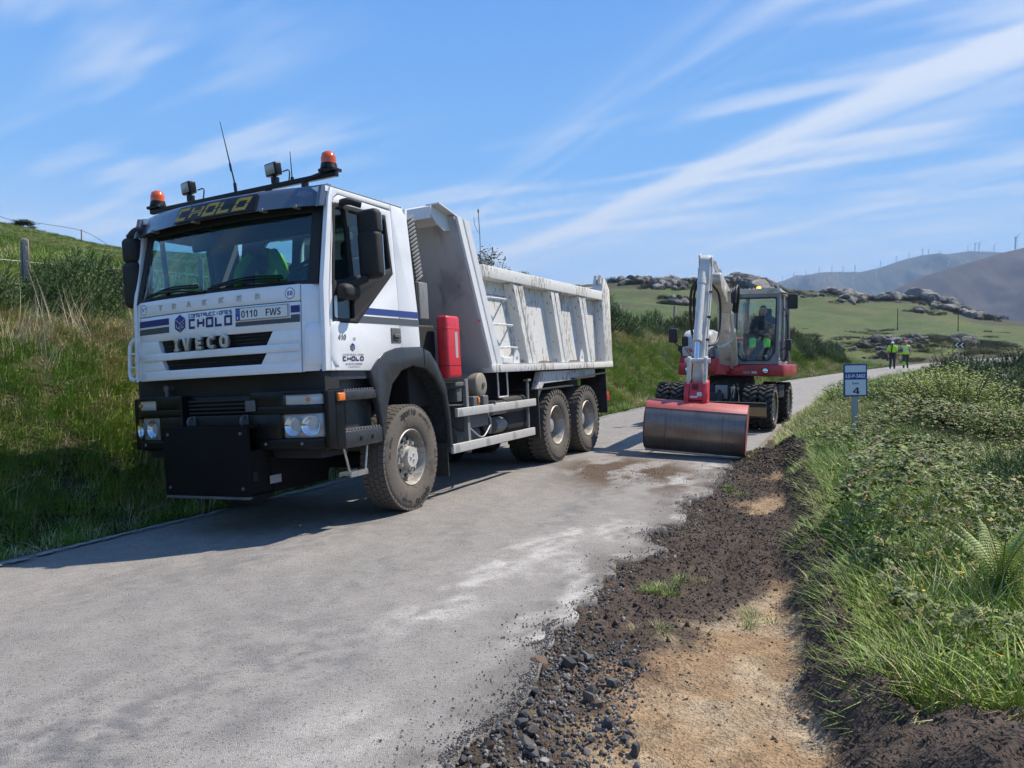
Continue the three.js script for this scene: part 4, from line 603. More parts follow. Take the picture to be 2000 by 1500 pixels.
function frontWheel(s) {
  const w = new THREE.Group(); w.name = 'wheel'; truck.add(w); w.position.set(s * 1.09, 0.555, 0); w.rotation.y = s > 0 ? 0.045 : 0.045;
  mk('tyre', tyreGeo(0.555, 0.31, 0.295, 'road'), M.dustyRubber, w);
  const o = s, L = (p, n = 48) => put(fin(new THREE.LatheGeometry(p.map(q => new THREE.Vector2(q[0], q[1])), n), 0.6), [0, 0, 0], [0, 0, -Math.PI / 2 * o]);
  mk('rim', [L([[0.300, 0.125], [0.288, 0.135], [0.278, 0.12], [0.262, 0.03], [0.245, -0.02], [0.225, 0.0], [0.215, 0.045], [0.205, 0.062], [0.16, 0.066], [0.12, 0.066], [0.115, 0.09], [0.10, 0.10], [0, 0.105]])], M.rim, w);
  const nuts = [], holes = []; for (let k = 0; k < 10; k++) { const a = k / 10 * 2 * Math.PI + 0.2; nuts.push(put(cyl(0.018, 0.021, 0.045, [0, 0, 0], [0, 0, Math.PI / 2], 6), [o * 0.085, Math.sin(a) * 0.158, Math.cos(a) * 0.158])); const b = a + 0.314; if (k % 1 === 0) holes.push(put(cyl(0.024, 0.024, 0.004, [0, 0, 0], [0, 0, Math.PI / 2], 14), [o * 0.0672, Math.sin(b) * 0.19, Math.cos(b) * 0.19])); }
  mk('hub', [put(cyl(0.098, 0.105, 0.05, [0, 0, 0], [0, 0, Math.PI / 2], 32), [o * 0.12, 0, 0]), ...[0, 1, 2].map(k => put(cyl(0.014, 0.014, 0.03, [0, 0, 0], [0, 0, Math.PI / 2], 8), [o * 0.145, 0.035 * Math.sin(k * 2.1), 0.035 * Math.cos(k * 2.1)]))], M.alu, w);
  nuts.forEach(n => mk('wheel_nut', n, M.rim, w)); holes.forEach(h => mk('rim_hole', h, M.black, w));
  mk('sidewall_lettering', put(fin0(new THREE.RingGeometry(0.36, 0.51, 64, 1), 0.56), [o * 0.157, 0, 0], [0, o * Math.PI / 2, 0]), wordRing, w);
  return w;
}
function fin0(g, r) { const p = g.attributes.position, uv = g.attributes.uv; for (let i = 0; i < p.count; i++) uv.setXY(i, 0.5 + p.getX(i) / (2 * r), 0.5 + p.getY(i) / (2 * r)); return g; }
frontWheel(1); frontWheel(-1);
{ const tg = mergeGeometries(tyreGeo(0.555, 0.30, 0.295, 'lug'));
  for (const z of [-4.09, -5.47]) for (const s of [1, -1]) {
    const w = new THREE.Group(); w.name = 'wheel'; truck.add(w); w.position.set(s * 1.08, 0.555, z);
    mk('tyre', tg, M.dustyRubber, w); const t2 = mk('inner_tyre', tg, M.rubber, w); t2.position.x = -s * 0.33;
    const L = p => put(fin(new THREE.LatheGeometry(p.map(q => new THREE.Vector2(q[0], q[1])), 48), 0.6), [0, 0, 0], [0, 0, -Math.PI / 2 * s]);
    mk('rim', [L([[0.302, 0.12], [0.29, 0.135], [0.280, 0.12], [0.262, 0.04], [0.255, -0.06], [0.252, -0.12], [0.22, -0.14], [0.15, -0.14], [0.14, -0.08], [0.13, 0.0], [0.11, 0.03], [0.06, 0.045], [0, 0.048]])], M.rim, w);
    for (let k = 0; k < 10; k++) { const a = k / 10 * 2 * Math.PI; mk('wheel_nut', put(cyl(0.018, 0.02, 0.04, [0, 0, 0], [0, 0, Math.PI / 2], 6), [-s * 0.12, Math.sin(a) * 0.168, Math.cos(a) * 0.168]), M.midGrey, w); }
  }
}
// --- chassis, tanks, guards
{
  mk('chassis_rail', [box2([0.36, 0.78, -6.75], [0.46, 1.06, 1.1]), box2([-0.46, 0.78, -6.75], [-0.36, 1.06, 1.1]), ...[-1.2, -2.4, -3.4, -4.8, -6.2].map(z => box2([-0.36, 0.82, z], [0.36, 1.0, z + 0.12]))], M.blackRough, truck);
  mk('cab_rear_unit', [box2([-1.0, 1.05, -0.95], [1.02, 1.98, -0.34], 0.03), box2([-0.9, 1.98, -0.72], [0.6, 2.5, -0.4], 0.03)], M.blackRough, truck);
  const sn = [box2([1.00, 2.02, -0.60], [1.16, 2.44, -0.36], 0.02), box2([1.00, 2.44, -0.50], [1.14, 3.12, -0.30], 0.02)], slats = [];
  const st = mk('air_intake', sn.map(g => put(g, [0, 0, 0], [0, 0, 0])), M.blackRough, truck);
  for (let k = 0; k < 17; k++) { const y = 2.48 + k * 0.04; slats.push(bx(0.155, 0.022, 0.15, [1.075, y, mix(-0.47, -0.34, k / 16)], [0.5, 0, 0], 0.004)); } slats.forEach(g => mk('slat', g, M.grey, st));
  mk('intake_base', box2([1.04, 2.02, -0.585], [1.175, 2.43, -0.40], 0.015), M.grey, st);
  const ext_ = mk('extinguisher_box', [bx(0.15, 0.72, 0.31, [1.17, 1.72, -0.995], [0, 0, 0], 0.035), bx(0.156, 0.010, 0.318, [1.17, 1.93, -0.995], [0, 0, 0], 0.003)], M.red, truck); ext_.userData.label = 'red upright extinguisher box behind the cab'; mk('sight_strip', bx(0.004, 0.30, 0.06, [1.246, 1.74, -1.04]), std([0.42, 0.38, 0.38], 0.4), ext_); mk('lid_seam', bx(0.153, 0.006, 0.314, [1.17, 1.5, -0.995]), M.black, ext_);
  mk('air_tank', [put(cyl(0.155, 0.155, 0.6, [0, 0, 0], [0, 0, Math.PI / 2], 28), [0.86, 1.25, -1.75]), put(sph(0.155, [0, 0, 0], [0.25, 1, 1], 24), [1.16, 1.25, -1.75])], std([0.26, 0.23, 0.19], 0.6, { map: T_dirt }), truck);
  mk('tank_ring', [put(cyl(0.03, 0.03, 0.03, [0, 0, 0], [0, 0, Math.PI / 2]), [1.2, 1.25, -1.75])], M.midGrey, truck);
  mk('fuel_tank', [bx(0.55, 0.5, 0.75, [0.86, 0.82, -2.85], [0, 0, 0], 0.08)], M.blackRough, truck);
  mk('battery_box', [bx(0.36, 0.30, 0.62, [0.98, 0.88, -1.62], [0, 0, 0], 0.03), bx(0.40, 0.05, 0.2, [1.0, 1.28, -1.15], [0, 0, 0], 0.01), bx(0.12, 0.16, 0.12, [1.1, 1.15, -1.2], [0, 0, 0], 0.01)], M.midGrey, truck);
  mk('valve_block', [bx(0.14, 0.2, 0.16, [1.16, 1.02, -1.5], [0, 0, 0], 0.02), bx(0.14, 0.2, 0.14, [1.16, 1.02, -1.75], [0, 0, 0], 0.02), cyl(0.02, 0.02, 0.12, [1.2, 1.02, -1.95], [0, 0, Math.PI / 2])], M.midGrey, truck);
  mk('valve_reflector', bx(0.01, 0.07, 0.045, [1.238, 1.07, -1.54], [0, 0, 0], 0.004), M.amber, truck);
  mk('air_cylinder', [put(cyl(0.11, 0.11, 0.55, [0, 0, 0], [Math.PI / 2, 0, 0], 20), [1.02, 0.70, -2.5]), put(cyl(0.09, 0.09, 0.4, [0, 0, 0], [Math.PI / 2, 0, 0], 20), [1.1, 0.93, -2.25])], M.grey, truck);
  mk('silencer', [put(cyl(0.17, 0.17, 0.6, [0, 0, 0], [Math.PI / 2, 0, 0], 24), [0.9, 0.62, -1.55])], M.midGrey, truck);
  mk('hydraulic_pipe', [tube([[1.1, 0.62, -2.05], [1.14, 0.8, -2.0], [1.1, 0.95, -1.9]], 0.018), tube([[1.15, 0.75, -1.4], [1.17, 0.6, -1.7], [1.15, 0.74, -2.0]], 0.012)], M.galv, truck);
  for (const [x0, x1] of [[1.21, 1.25], [-1.25, -1.21]]) {
    mk('guard_rail', [box2([x0, 0.90, -3.25], [x1, 1.00, -0.98], 0.004)], M.alu, truck); mk('guard_rail', [box2([x0, 0.49, -3.17], [x1, 0.595, -0.84], 0.004)], M.alu, truck);
    const q = x0 > 0 ? 1.175 : -1.175; mk('guard_post', [bar([q, 1.32, -1.32], [q, 0.45, -1.33], 0.05, 0.06), box2([q - 0.3 * Math.sign(q), 1.26, -1.36], [q + 0.02, 1.34, -1.28])], M.grey, truck); mk('guard_post', [rod([q, 1.26, -3.14], [q, 0.55, -3.1], 0.022), bx(0.07, 0.03, 0.1, [q, 1.27, -3.14])], M.grey, truck);
  }
  mk('access_step', [rod([1.17, 1.42, -2.22], [1.17, 1.07, -2.22], 0.012), rod([1.17, 1.42, -2.5], [1.17, 1.07, -2.5], 0.012), rod([1.17, 1.07, -2.22], [1.17, 1.07, -2.5], 0.012)], M.alu, truck);
  for (const s of [1, -1]) { mk('rear_mudguard', [box2([s * 0.75, 0.58, -6.47], [s * 1.24, 1.38, -6.44], 0.004), bar([s * 1.0, 1.30, -6.45], [s * 1.0, 1.24, -4.9], 0.48, 0.02), bar([s * 1.0, 1.13, -4.8], [s * 1.0, 1.12, -3.35], 0.48, 0.02), box2([s * 0.78, 0.42, -3.42], [s * 1.22, 1.12, -3.395])], M.rubber, truck); mk('tail_lamp', [box2([s * 0.95, 0.80, -6.62], [s * 1.23, 0.95, -6.5], 0.01)], M.red, truck); }
}
// --- the tipper body
{
  const tip = new THREE.Group(); tip.name = 'tipper_body'; truck.add(tip);
  const lean = y => -1.92 + (y - 1.44) * 0.41;   // front edge of the body by height
  mk('floor', [box2([-1.14, 1.40, -6.84], [1.14, 1.46, -1.95])], M.tipWhite, tip);
  for (const s of [1, -1]) {
    const a = s > 0 ? 1.085 : -1.105, b = s > 0 ? 1.105 : -1.085, so = v => [Math.min(s * 1.10, s * v), Math.max(s * 1.10, s * v)];
    mk('side_wall', [sidePl([[lean(1.42) - 0.02, 1.42], [-6.84, 1.42], [-6.84, 2.74], [-1.80, 2.74], [-1.62, 3.24], [lean(3.24) - 0.02, 3.24]], a, b)], M.tipMud, tip);
    mk('top_rail', [box2([s * 1.06, 2.605, -6.45], [s * 1.25, 2.765, -1.80], 0.008)], M.tipMud, tip).userData.label = 'mud spattered top rail';
    mk('bottom_rail', [sidePl([[-1.93, 1.40], [-6.86, 1.40], [-6.86, 1.50], [-1.90, 1.50]], so(1.255)[0], so(1.255)[1], 0.006)], M.tipMud, tip);
    // folded stiffeners: two leaves that meet in a proud edge
    const fold = (zt, zb, w, out, y0, y1, mat, nm) => { const P = (z, y, x) => [s * x, y, z]; const e = [], z = (y) => mix(zb, zt, (y - y0) / (y1 - y0)); const prof = [[w / 2, 1.10], [w * 0.40, out], [w * 0.06, out - 0.005], [0, out - 0.028], [-w * 0.06, out - 0.005], [-w * 0.40, out], [-w / 2, 1.10]];
      const g = grid((u, v) => { const k = Math.round(u * (prof.length - 1)), y = mix(y0, y1, v); return P(z(y) + prof[k][0], y, prof[k][1]); }, prof.length - 1, 2); const f = fin(g, 0.2, s < 0); const cap = y => { const c = topPl(prof.map(q => [s * q[1], z(y) + q[0]]), y - 0.003, y); return c; }; return mk(nm || 'stiffener', [f, cap(y1), cap(y0 + 0.003)], mat, tip); };
    fold(-1.36, -2.08, 0.36, 1.25, 1.50, 3.255, M.tipWhite, 'front_stiffener');
    fold(-2.86, -3.26, 0.38, 1.235, 1.50, 2.60, M.tipMud); fold(-4.20, -4.52, 0.38, 1.235, 1.50, 2.60, M.tipMud); fold(-5.42, -5.74, 0.38, 1.235, 1.50, 2.60, M.tipMud);
    mk('rear_post', [sidePl([[-6.45, 1.46], [-6.86, 1.46], [-6.88, 2.82], [-6.70, 2.98], [-6.56, 3.02], [-6.42, 2.72]], s > 0 ? 1.06 : -1.25, s > 0 ? 1.25 : -1.06, 0.01), sidePl([[-6.44, 2.90], [-6.62, 2.90], [-6.60, 3.06], [-6.48, 3.06]], s > 0 ? 1.10 : -1.14, s > 0 ? 1.14 : -1.10), sidePl([[-6.44, 2.90], [-6.62, 2.90], [-6.60, 3.06], [-6.48, 3.06]], s > 0 ? 1.18 : -1.22, s > 0 ? 1.22 : -1.18)], M.tipMud, tip);
    mk('skid_shelf', [bar([s * 1.2, 1.508, -6.4], [s * 1.2, 1.508, -2.3], 0.11, 0.006)], M.tipMud, tip);
    for (const z of [-2.74, -5.32]) mk('lifting_eye', [sidePl([[z + 0.10, 1.505], [z + 0.08, 1.60], [z - 0.02, 1.72], [z - 0.10, 1.64], [z - 0.10, 1.505]], s > 0 ? 1.20 : -1.215, s > 0 ? 1.215 : -1.20, 0, [Array.from({ length: 10 }, (_, k) => [z - 0.02 + 0.03 * Math.cos(k * 0.628), 1.58 + 0.03 * Math.sin(k * 0.628)])])], M.tipWhite, tip);
    if (s > 0) for (const [y, z] of [[2.36, -1.86], [2.02, -2.02], [1.72, -2.14]]) mk('rung', [[1.10, y, z, 0], [1.235, y, z - 0.14, 0], [1.20, y + 0.01, z - 0.40, 0], [1.245, y, z - 0.58, 0], [1.10, y, z - 0.76, 0]].slice(1).map((p, i, a) => { const o = i ? a[i - 1] : [1.10, y, z]; return rod(o.slice(0, 3), p.slice(0, 3), 0.013); }), M.tipWhite, tip);
    if (s > 0) { mk('step_box', [box2([1.11, 1.52, -2.62], [1.22, 1.60, -2.33], 0.01)], M.tipWhite, tip); mk('wall_seam', [box2([1.105, 2.42, -2.7], [1.108, 2.43, -1.75])], M.grey, tip); }
    // sub frame
    mk('sub_frame', [sidePl([[-3.70, 1.38], [-6.10, 1.38], [-6.12, 1.24], [-3.78, 1.20], [-3.56, 1.00], [-3.44, 1.02]], s > 0 ? 1.06 : -1.16, s > 0 ? 1.16 : -1.06, 0.006)], M.tipMud, tip); mk('sub_frame_beam', [box2([s * 0.4, 1.06, -6.7], [s * 0.6, 1.40, -2.2])], M.blackRough, tip);
    if (s > 0) for (const [z, w] of [[-3.75, 0.22], [-4.05, 0.12], [-4.95, 0.2], [-5.15, 0.1], [-6.2, 0.12]]) mk('dried_mud', [put(fin(new THREE.SphereGeometry(1, 14, 8), 1), [1.19, 1.512, z], [0, 0.1, 0], [0.055, 0.03, w])], std([0.16, 0.11, 0.075], 0.95, { map: rep(T_soil, 4) }), tip);
  }
  // head board leaning forward and the canopy over the cab gap
  const hb = (x0, x1, y0, y1) => grid((u, v) => { const y = mix(y0, y1, v); return [mix(x0, x1, u), y, lean(y)]; }, 1, 1);
  mk('head_board', [sidePl([[lean(1.42), 1.42], [lean(3.27), 3.27], [lean(3.27) - 0.05, 3.27], [lean(1.42) - 0.05, 1.42]], -1.08, 1.22, 0.004)], M.tipGrey, tip);
  mk('canopy', [sidePl([[lean(3.2), 3.19], [lean(3.3), 3.28], [-0.86, 3.36], [-0.80, 3.33], [-0.80, 3.20], [-0.84, 3.20], [-0.84, 3.31], [-1.15, 3.25]], -1.12, 1.12, 0.003), sidePl([[-1.30, 3.12], [-1.22, 3.30], [-0.80, 3.345], [-0.80, 3.24], [-0.93, 3.15], [-1.1, 3.09]], 1.12, 1.135)], M.tipWhite, tip);
  mk('canopy_gusset', [sidePl([[-1.35, 3.265], [-0.84, 3.37], [-0.84, 3.355], [-1.35, 3.25]], 1.05, 1.23)], M.tipWhite, tip);
  mk('tail_gate', [box2([-1.1, 1.48, -6.86], [1.1, 2.70, -6.80], 0.004), ...[-0.7, 0, 0.7].map(x => box2([x - 0.06, 1.5, -6.93], [x + 0.06, 2.68, -6.86])), rod([-1.18, 2.85, -6.66], [1.18, 2.85, -6.66], 0.04)], M.tipMud, tip);
  mk('tipping_ram', [rod([0, 1.0, -1.6], [0, 2.4, -1.45], 0.10)], M.midGrey, tip);
  mk('warning_mark', [bx(0.004, 0.025, 0.1, [1.225, 2.05, lean(2.05) - 0.02])], M.red, tip);
}
// the load of dug soil and turf inside the tipper
const load = thing('soil_load', 'heap of dark soil and torn weeds riding in the white tipper', 'soil heap', [0, 0, 0]); load.position.copy(truck.position); load.rotation.copy(truck.rotation);
const loadH = (x, z) => 2.60 + 0.24 * Math.exp(-(((z + 2.5) / 0.8) ** 2)) + 0.24 * Math.exp(-(((z + 4.6) / 1.2) ** 2)) + (fbm(x * 2.5 + 9, z * 2.5, 4, 0, 601) - 0.5) * 0.45 - 0.16 * x * x;
mk('soil', plain0(grid((u, v) => { const x = mix(-1.08, 1.08, u), z = mix(-6.75, -1.75, v); return [x, loadH(x, z), z]; }, 40, 90)), std([0.07, 0.05, 0.036], 0.97, { map: T_soil }), load);
// the jacket hung over the passenger seat
{
  const j = thing('hi_vis_jacket', 'lime green safety jacket hung over the passenger seat behind the windscreen', 'jacket'); j.position.copy(truck.position); j.rotation.copy(truck.rotation);
  const f = (u, v) => { const a = (u - 0.5) * 2, w = mix(0.13, 0.34, Math.pow(v, 0.6)), y = mix(2.93, 2.30, v) - 0.05 * a * a; return [-0.5 + a * w + 0.02 * Math.sin(v * 9 + u * 5), y, 0.20 - 0.13 * a * a + 0.04 * Math.sin(u * 19 + v * 4) * v - 0.10 * (1 - v) * 0.6]; };
  mk('jacket_body', fin(grid(f, 30, 20), 1.2), M.hivis, j);
  for (const s of [-1, 1]) mk('sleeve', tube([[-0.5 + s * 0.16, 2.86, 0.17], [-0.5 + s * 0.30, 2.68, 0.22], [-0.5 + s * 0.34, 2.42, 0.2], [-0.5 + s * 0.30, 2.30, 0.25]], 0.055, 16, 10), M.hivis, j);
  mk('lining', put(fin(new THREE.SphereGeometry(0.085, 12, 10), 1), [-0.49, 2.74, 0.215], [0, 0, 0], [0.9, 1.5, 0.35]), M.interior, j);
}
// ================================================================== THE WHEELED EXCAVATOR   local axes: x to its left, y up, z forward
const EXP = [5.22, 0.125, -18.66];
const exc = thing('wheeled_excavator', 'red and white wheeled excavator with a wide ditching bucket, facing the camera on the road', 'excavator', EXP);
exc.rotation.set(0, -0.47, -0.012, 'YXZ');
{
  // --- running gear
  mk('chassis', [box2([-0.45, 0.52, -1.55], [0.45, 0.92, 1.6], 0.03), box2([-0.28, 0.45, 1.2], [0.28, 0.8, 1.9], 0.03), rod([-0.8, 0.5, 1.25], [0.8, 0.5, 1.25], 0.11), rod([-0.8, 0.5, -1.25], [0.8, 0.5, -1.25], 0.11), box2([-0.62, 0.62, -0.7], [0.62, 0.88, 0.7], 0.04)], M.exDark, exc);
  mk('turntable', [cyl(0.52, 0.56, 0.24, [0.1, 1.03, 0], [0, 0, 0], 40)], M.exDark, exc);
  const lugs = (R, W) => { const g = [], N = 22, h = W / 2; const pr = [[0.30, -h * 0.9], [0.36, -h], [R - 0.08, -h], [R - 0.045, -h * 0.9], [R - 0.035, 0], [R - 0.045, h * 0.9], [R - 0.08, h], [0.36, h], [0.30, h * 0.9]]; g.push(put(fin(new THREE.LatheGeometry(pr.map(p => new THREE.Vector2(p[0], p[1])), 48), 0.6), [0, 0, 0], [0, 0, Math.PI / 2])); for (let k = 0; k < N; k++) for (const s of [-1, 1]) { const a = (k + (s > 0 ? 0.5 : 0)) / N * 2 * Math.PI; g.push(put(bx(h * 1.02, 0.055, 0.062, [s * h * 0.52, R - 0.024, 0], [0, s * 0.62, 0], 0.006), [0, 0, 0], [a, 0, 0]), put(bx(0.035, 0.075, 0.06, [s * h * 0.97, R - 0.065, 0], [0, 0, s * 0.3]), [0, 0, 0], [a - 0.075 * 1, 0, 0])); } return mergeGeometries(g); };
  const tg = lugs(0.5, 0.30);
  for (const z of [1.25, -1.25]) for (const s of [1, -1]) {
    const w = new THREE.Group(); w.name = 'wheel'; exc.add(w); w.position.set(s * 0.98, 0.5, z);
    mk('tyre', tg, M.exTyre, w).position.x = s * 0.16; const t2 = mk('tyre', tg, M.exTyre, w); t2.position.x = -s * 0.17; t2.rotation.x = 0.14;
    mk('rim', [put(fin(new THREE.LatheGeometry([[0.345, 0.27], [0.325, 0.285], [0.315, 0.26], [0.30, 0.1], [0.28, 0.0], [0.2, -0.02], [0.16, 0.03], [0.1, 0.06], [0, 0.07]].map(p => new THREE.Vector2(p[0], p[1])), 40), 0.6), [0, 0, 0], [0, 0, -Math.PI / 2 * s])], std([0.42, 0.41, 0.39], 0.6, { map: T_dirt }), w);
    mk('dried_mud', [put(fin(new THREE.LatheGeometry([[0.34, 0.0], [0.345, 0.012], [0.40, 0.016], [0.43, 0.008], [0.435, 0.0]].map(p => new THREE.Vector2(p[0], p[1])), 40), 0.6), [s * 0.308, 0, 0], [0, 0, -Math.PI / 2 * s])], std([0.26, 0.22, 0.17], 0.95, { map: T_soil }), w);
    for (let k = 0; k < 8; k++) { const a = k / 8 * 2 * Math.PI; mk('wheel_nut', put(cyl(0.016, 0.018, 0.03, [0, 0, 0], [0, 0, Math.PI / 2], 6), [s * 0.03, Math.sin(a) * 0.18, Math.cos(a) * 0.18]), M.midGrey, w); }
  }
  for (const s of [1, -1]) mk('wheel_step', [box2([s * 1.0, 0.66, -0.45], [s * 1.26, 0.96, 0.45], 0.02)], M.exDark, exc);
  // --- dozer blade
  mk('dozer_blade', [remap(extr([[2.02, 0.32], [2.10, 0.33], [2.14, 0.45], [2.12, 0.60], [2.16, 0.64], [2.10, 0.65], [2.06, 0.45]], 2.46, 0), (u, v, w) => [w - 1.22, v - 0.02, u], true)], M.exDark, exc);
  mk('blade_edge', [box2([0.72, 0.34, 2.142], [1.24, 0.53, 2.152])], std([0.30, 0.20, 0.085], 0.8, { map: T_dirt }), exc); mk('blade_edge', [box2([-1.22, 0.34, 2.142], [-0.9, 0.53, 2.152])], std([0.30, 0.20, 0.085], 0.8, { map: T_dirt }), exc);
  mk('blade_arm', [bar([0.32, 0.5, 1.5], [0.36, 0.48, 2.08], 0.1, 0.12), bar([-0.32, 0.5, 1.5], [-0.36, 0.48, 2.08], 0.1, 0.12), rod([0.18, 0.85, 1.75], [0.2, 0.5, 2.05], 0.045)], M.exDark, exc);
  mk('tool_box', [bx(0.26, 0.30, 0.12, [0.22, 0.82, 1.72], [0, 0, 0], 0.01)], M.exGrey, exc);
  mk('blade_hose', [tube([[0.05, 1.05, 1.3], [0.0, 0.95, 1.7], [-0.1, 0.75, 1.85]], 0.02), tube([[0.42, 0.98, 1.4], [0.5, 0.9, 1.8], [0.45, 0.62, 1.95]], 0.018), tube([[0.5, 1.0, 1.4], [0.62, 0.8, 1.9], [0.66, 0.62, 2.05]], 0.012)], M.hose, exc);
  mk('blade_valve', [bx(0.06, 0.14, 0.06, [0.48, 0.88, 1.8]), cyl(0.03, 0.03, 0.1, [0.48, 0.75, 1.82])], M.galv, exc);
  // --- slewing deck
  const plan = (a, b, zf, zb, r) => rpoly([[a, zf], [b, zf], [b, zb], [a, zb]], r, 6);
  const deck = mk('slew_deck', [topPl(plan(-1.0, 1.42, 0.92, -1.55, 0.16), 1.17, 1.44, 0.03), topPl(rpoly([[-0.98, -0.9], [1.18, -0.9], [1.1, -1.75], [0.2, -1.98], [-0.9, -1.75]], 0.25, 6), 1.2, 2.1, 0.05)], M.exRed, exc);
  for (const [x, y] of [[-0.74, 1.29], [1.02, 1.29]]) { const l = mk('deck_lamp', [put(cyl(0.085, 0.085, 0.03, [0, 0, 0], [Math.PI / 2, 0, 0], 24), [x, y, 0.922])], M.exDark, exc); mk('lamp_glass', [put(sph(0.068, [0, 0, 0], [1, 1, 0.35], 20), [x, y, 0.934])], M.mirrorGlass, l); mk('small_reflector', [bx(0.035, 0.05, 0.012, [x + (x > 0 ? 0.16 : -0.15), y, 0.92])], std([0.3, 0.06, 0.05], 0.4), l); }
  const badge = decal(512, 96, (x, w, h) => { x.fillStyle = '#b9bcc0'; x.fillRect(0, 6, w, h - 12); x.fillStyle = '#26282c'; x.fillRect(10, 16, 300, h - 32); x.fillStyle = '#d8dadd'; x.font = 'bold 52px sans-serif'; x.fillText('LWA 102', 26, 68); });
  mk('deck_badge', grid((u, v) => [mix(0.54, 0.84, u), mix(1.225, 1.285, v), 0.9235], 1, 1), badge, exc);
  mk('swing_post', [box2([-0.16, 1.25, 0.6], [0.26, 1.55, 1.1], 0.03), cyl(0.14, 0.16, 0.36, [0.05, 1.38, 1.0], [0, 0, 0], 20), bx(0.09, 0.5, 0.3, [0.3, 1.62, 0.78], [0, 0, 0.1], 0.02), bx(0.08, 0.1, 0.2, [0.33, 1.85, 0.85], [0, 0, 0], 0.02)], M.exRed, exc);
  // --- tank cover on the far side
  const hoodP = rpoly([[0.70, 1.44], [0.68, 1.70, 0.1], [0.45, 2.20, 0.3], [0.1, 2.28, 0.2], [-1.5, 2.2, 0.2], [-1.6, 1.44]], 0.05, 6);
  mk('engine_cover', [sidePl(hoodP.map(([z, y]) => [z, Math.max(y, 1.60)]), -0.99, -0.30, 0.09), box2([-0.3, 1.44, -1.6], [0.25, 2.0, 0.2], 0.05)], M.exWhite, exc);
  mk('cover_band', [sidePl(rpoly([[0.72, 1.44], [0.71, 1.62], [-1.6, 1.62], [-1.6, 1.44]], 0.02), -1.0, -0.28, 0.01)], M.exRed, exc);
  const tb = letters('TB295W', 0.085, 0.004, 0.52); mk('model_lettering', put(tb, [-0.60, 1.755, 0.665], [-0.30, 0, 0]), std([0.5, 0.03, 0.04], 0.4), exc);
  mk('cover_grab_rail', [tube([[-0.88, 1.82, 0.68], [-0.78, 1.70, 0.72], [-0.66, 1.56, 0.72]], 0.011)], M.exDark, exc);
  for (const [x, y, w, h] of [[-1.085, 2.10, 0.21, 0.34], [-0.80, 1.965, 0.15, 0.24]]) mk('side_mirror', [mirBody(x, y, 0.98, w, h, 0.09), tube([[x, y - h * 0.4, 0.96], [-0.93, 1.80, 0.9], [-0.92, 1.60, 0.75]], 0.017, 12, 6)], M.exDark, exc);
  mk('mirror_bracket', [bx(0.1, 0.14, 0.08, [-0.93, 1.80, 0.92], [0, 0, 0], 0.02)], M.exDark, exc);
  // --- cab: posts, roof, panes
  const cabF = (y) => mix(0.93, 0.74, clamp((y - 1.43) / 1.7));
  const P = (x, y, z) => [x, y, z];
  const pane = (x0, x1, y0, y1) => rpoly([[x0, y0], [x1, y0], [x1, y1], [x0, y1]], 0.03);
  const face = (u, v, w) => [u, v, cabF(v) - 0.06 + w];
  const doorway = rpoly([[0.50, 1.50], [1.08, 1.50], [1.225, 1.72], [1.225, 2.97], [0.345, 2.97], [0.335, 1.72]], 0.05);
  const cab = mk('cab_frame', [remap(extr([[0.23, 1.44], [1.31, 1.44], [1.27, 3.08], [0.30, 3.08]], 0.06, 0.012, [doorway]), face),
    bar([1.26, 1.44, 0.85], [1.24, 3.1, 0.70], 0.08, 0.1, 0.02), bar([1.28, 1.44, -0.72], [1.26, 3.1, -0.72], 0.08, 0.1, 0.02), bar([0.29, 1.44, -0.72], [0.32, 3.1, -0.72], 0.08, 0.1, 0.02), box2([0.26, 1.40, -0.78], [1.30, 1.52, 0.86], 0.02), bar([1.275, 1.44, 0.10], [1.255, 3.1, 0.10], 0.06, 0.07, 0.015), box2([0.25, 1.5, -0.76], [1.3, 2.02, -0.68], 0.01)], M.exGrey, exc);
  mk('cab_roof', [topPl(plan(0.26, 1.31, 0.78, -0.78, 0.1), 3.05, 3.15, 0.03)], M.exWhite, exc);
  mk('roof_guard', [bar([0.30, 3.155, 0.77], [1.28, 3.155, 0.77], 0.03, 0.025), bar([0.30, 3.12, 0.80], [1.28, 3.12, 0.80], 0.03, 0.02), ...Array.from({ length: 11 }, (_, k) => bx(0.018, 0.05, 0.02, [0.34 + k * 0.09, 3.155, 0.79])), bx(0.10, 0.06, 0.05, [1.05, 3.16, 0.76], [0, 0, 0], 0.01)], M.exWhite, exc);
  mk('pane_seal', [remap(extr(doorway, 0.012, 0, [rpoly([[0.525, 1.535], [1.055, 1.535], [1.198, 1.735], [1.198, 2.94], [0.372, 2.94], [0.362, 1.735]], 0.05)]), (u, v, w) => [u, v, cabF(v) + w - 0.002])], M.exDark, exc);
  const gl = new THREE.MeshPhysicalMaterial({ color: col(0.93, 0.96, 0.96), roughness: 0.02, transmission: 1, thickness: 0, ior: 1.45, side: THREE.DoubleSide });
  mk('front_pane', [remap(extr(rpoly([[0.36, 2.10], [1.20, 2.10], [1.20, 2.95], [0.37, 2.95]], 0.03), 0.006), (u, v, w) => [u, v, cabF(v) - 0.03 + w])], gl, exc);
  mk('lower_pane', [remap(extr(rpoly([[0.52, 1.53], [1.06, 1.53], [1.20, 1.73], [1.20, 2.09], [0.36, 2.09], [0.36, 1.73]], 0.03), 0.006), (u, v, w) => [u, v, cabF(v) - 0.02 + w])], gl, exc);
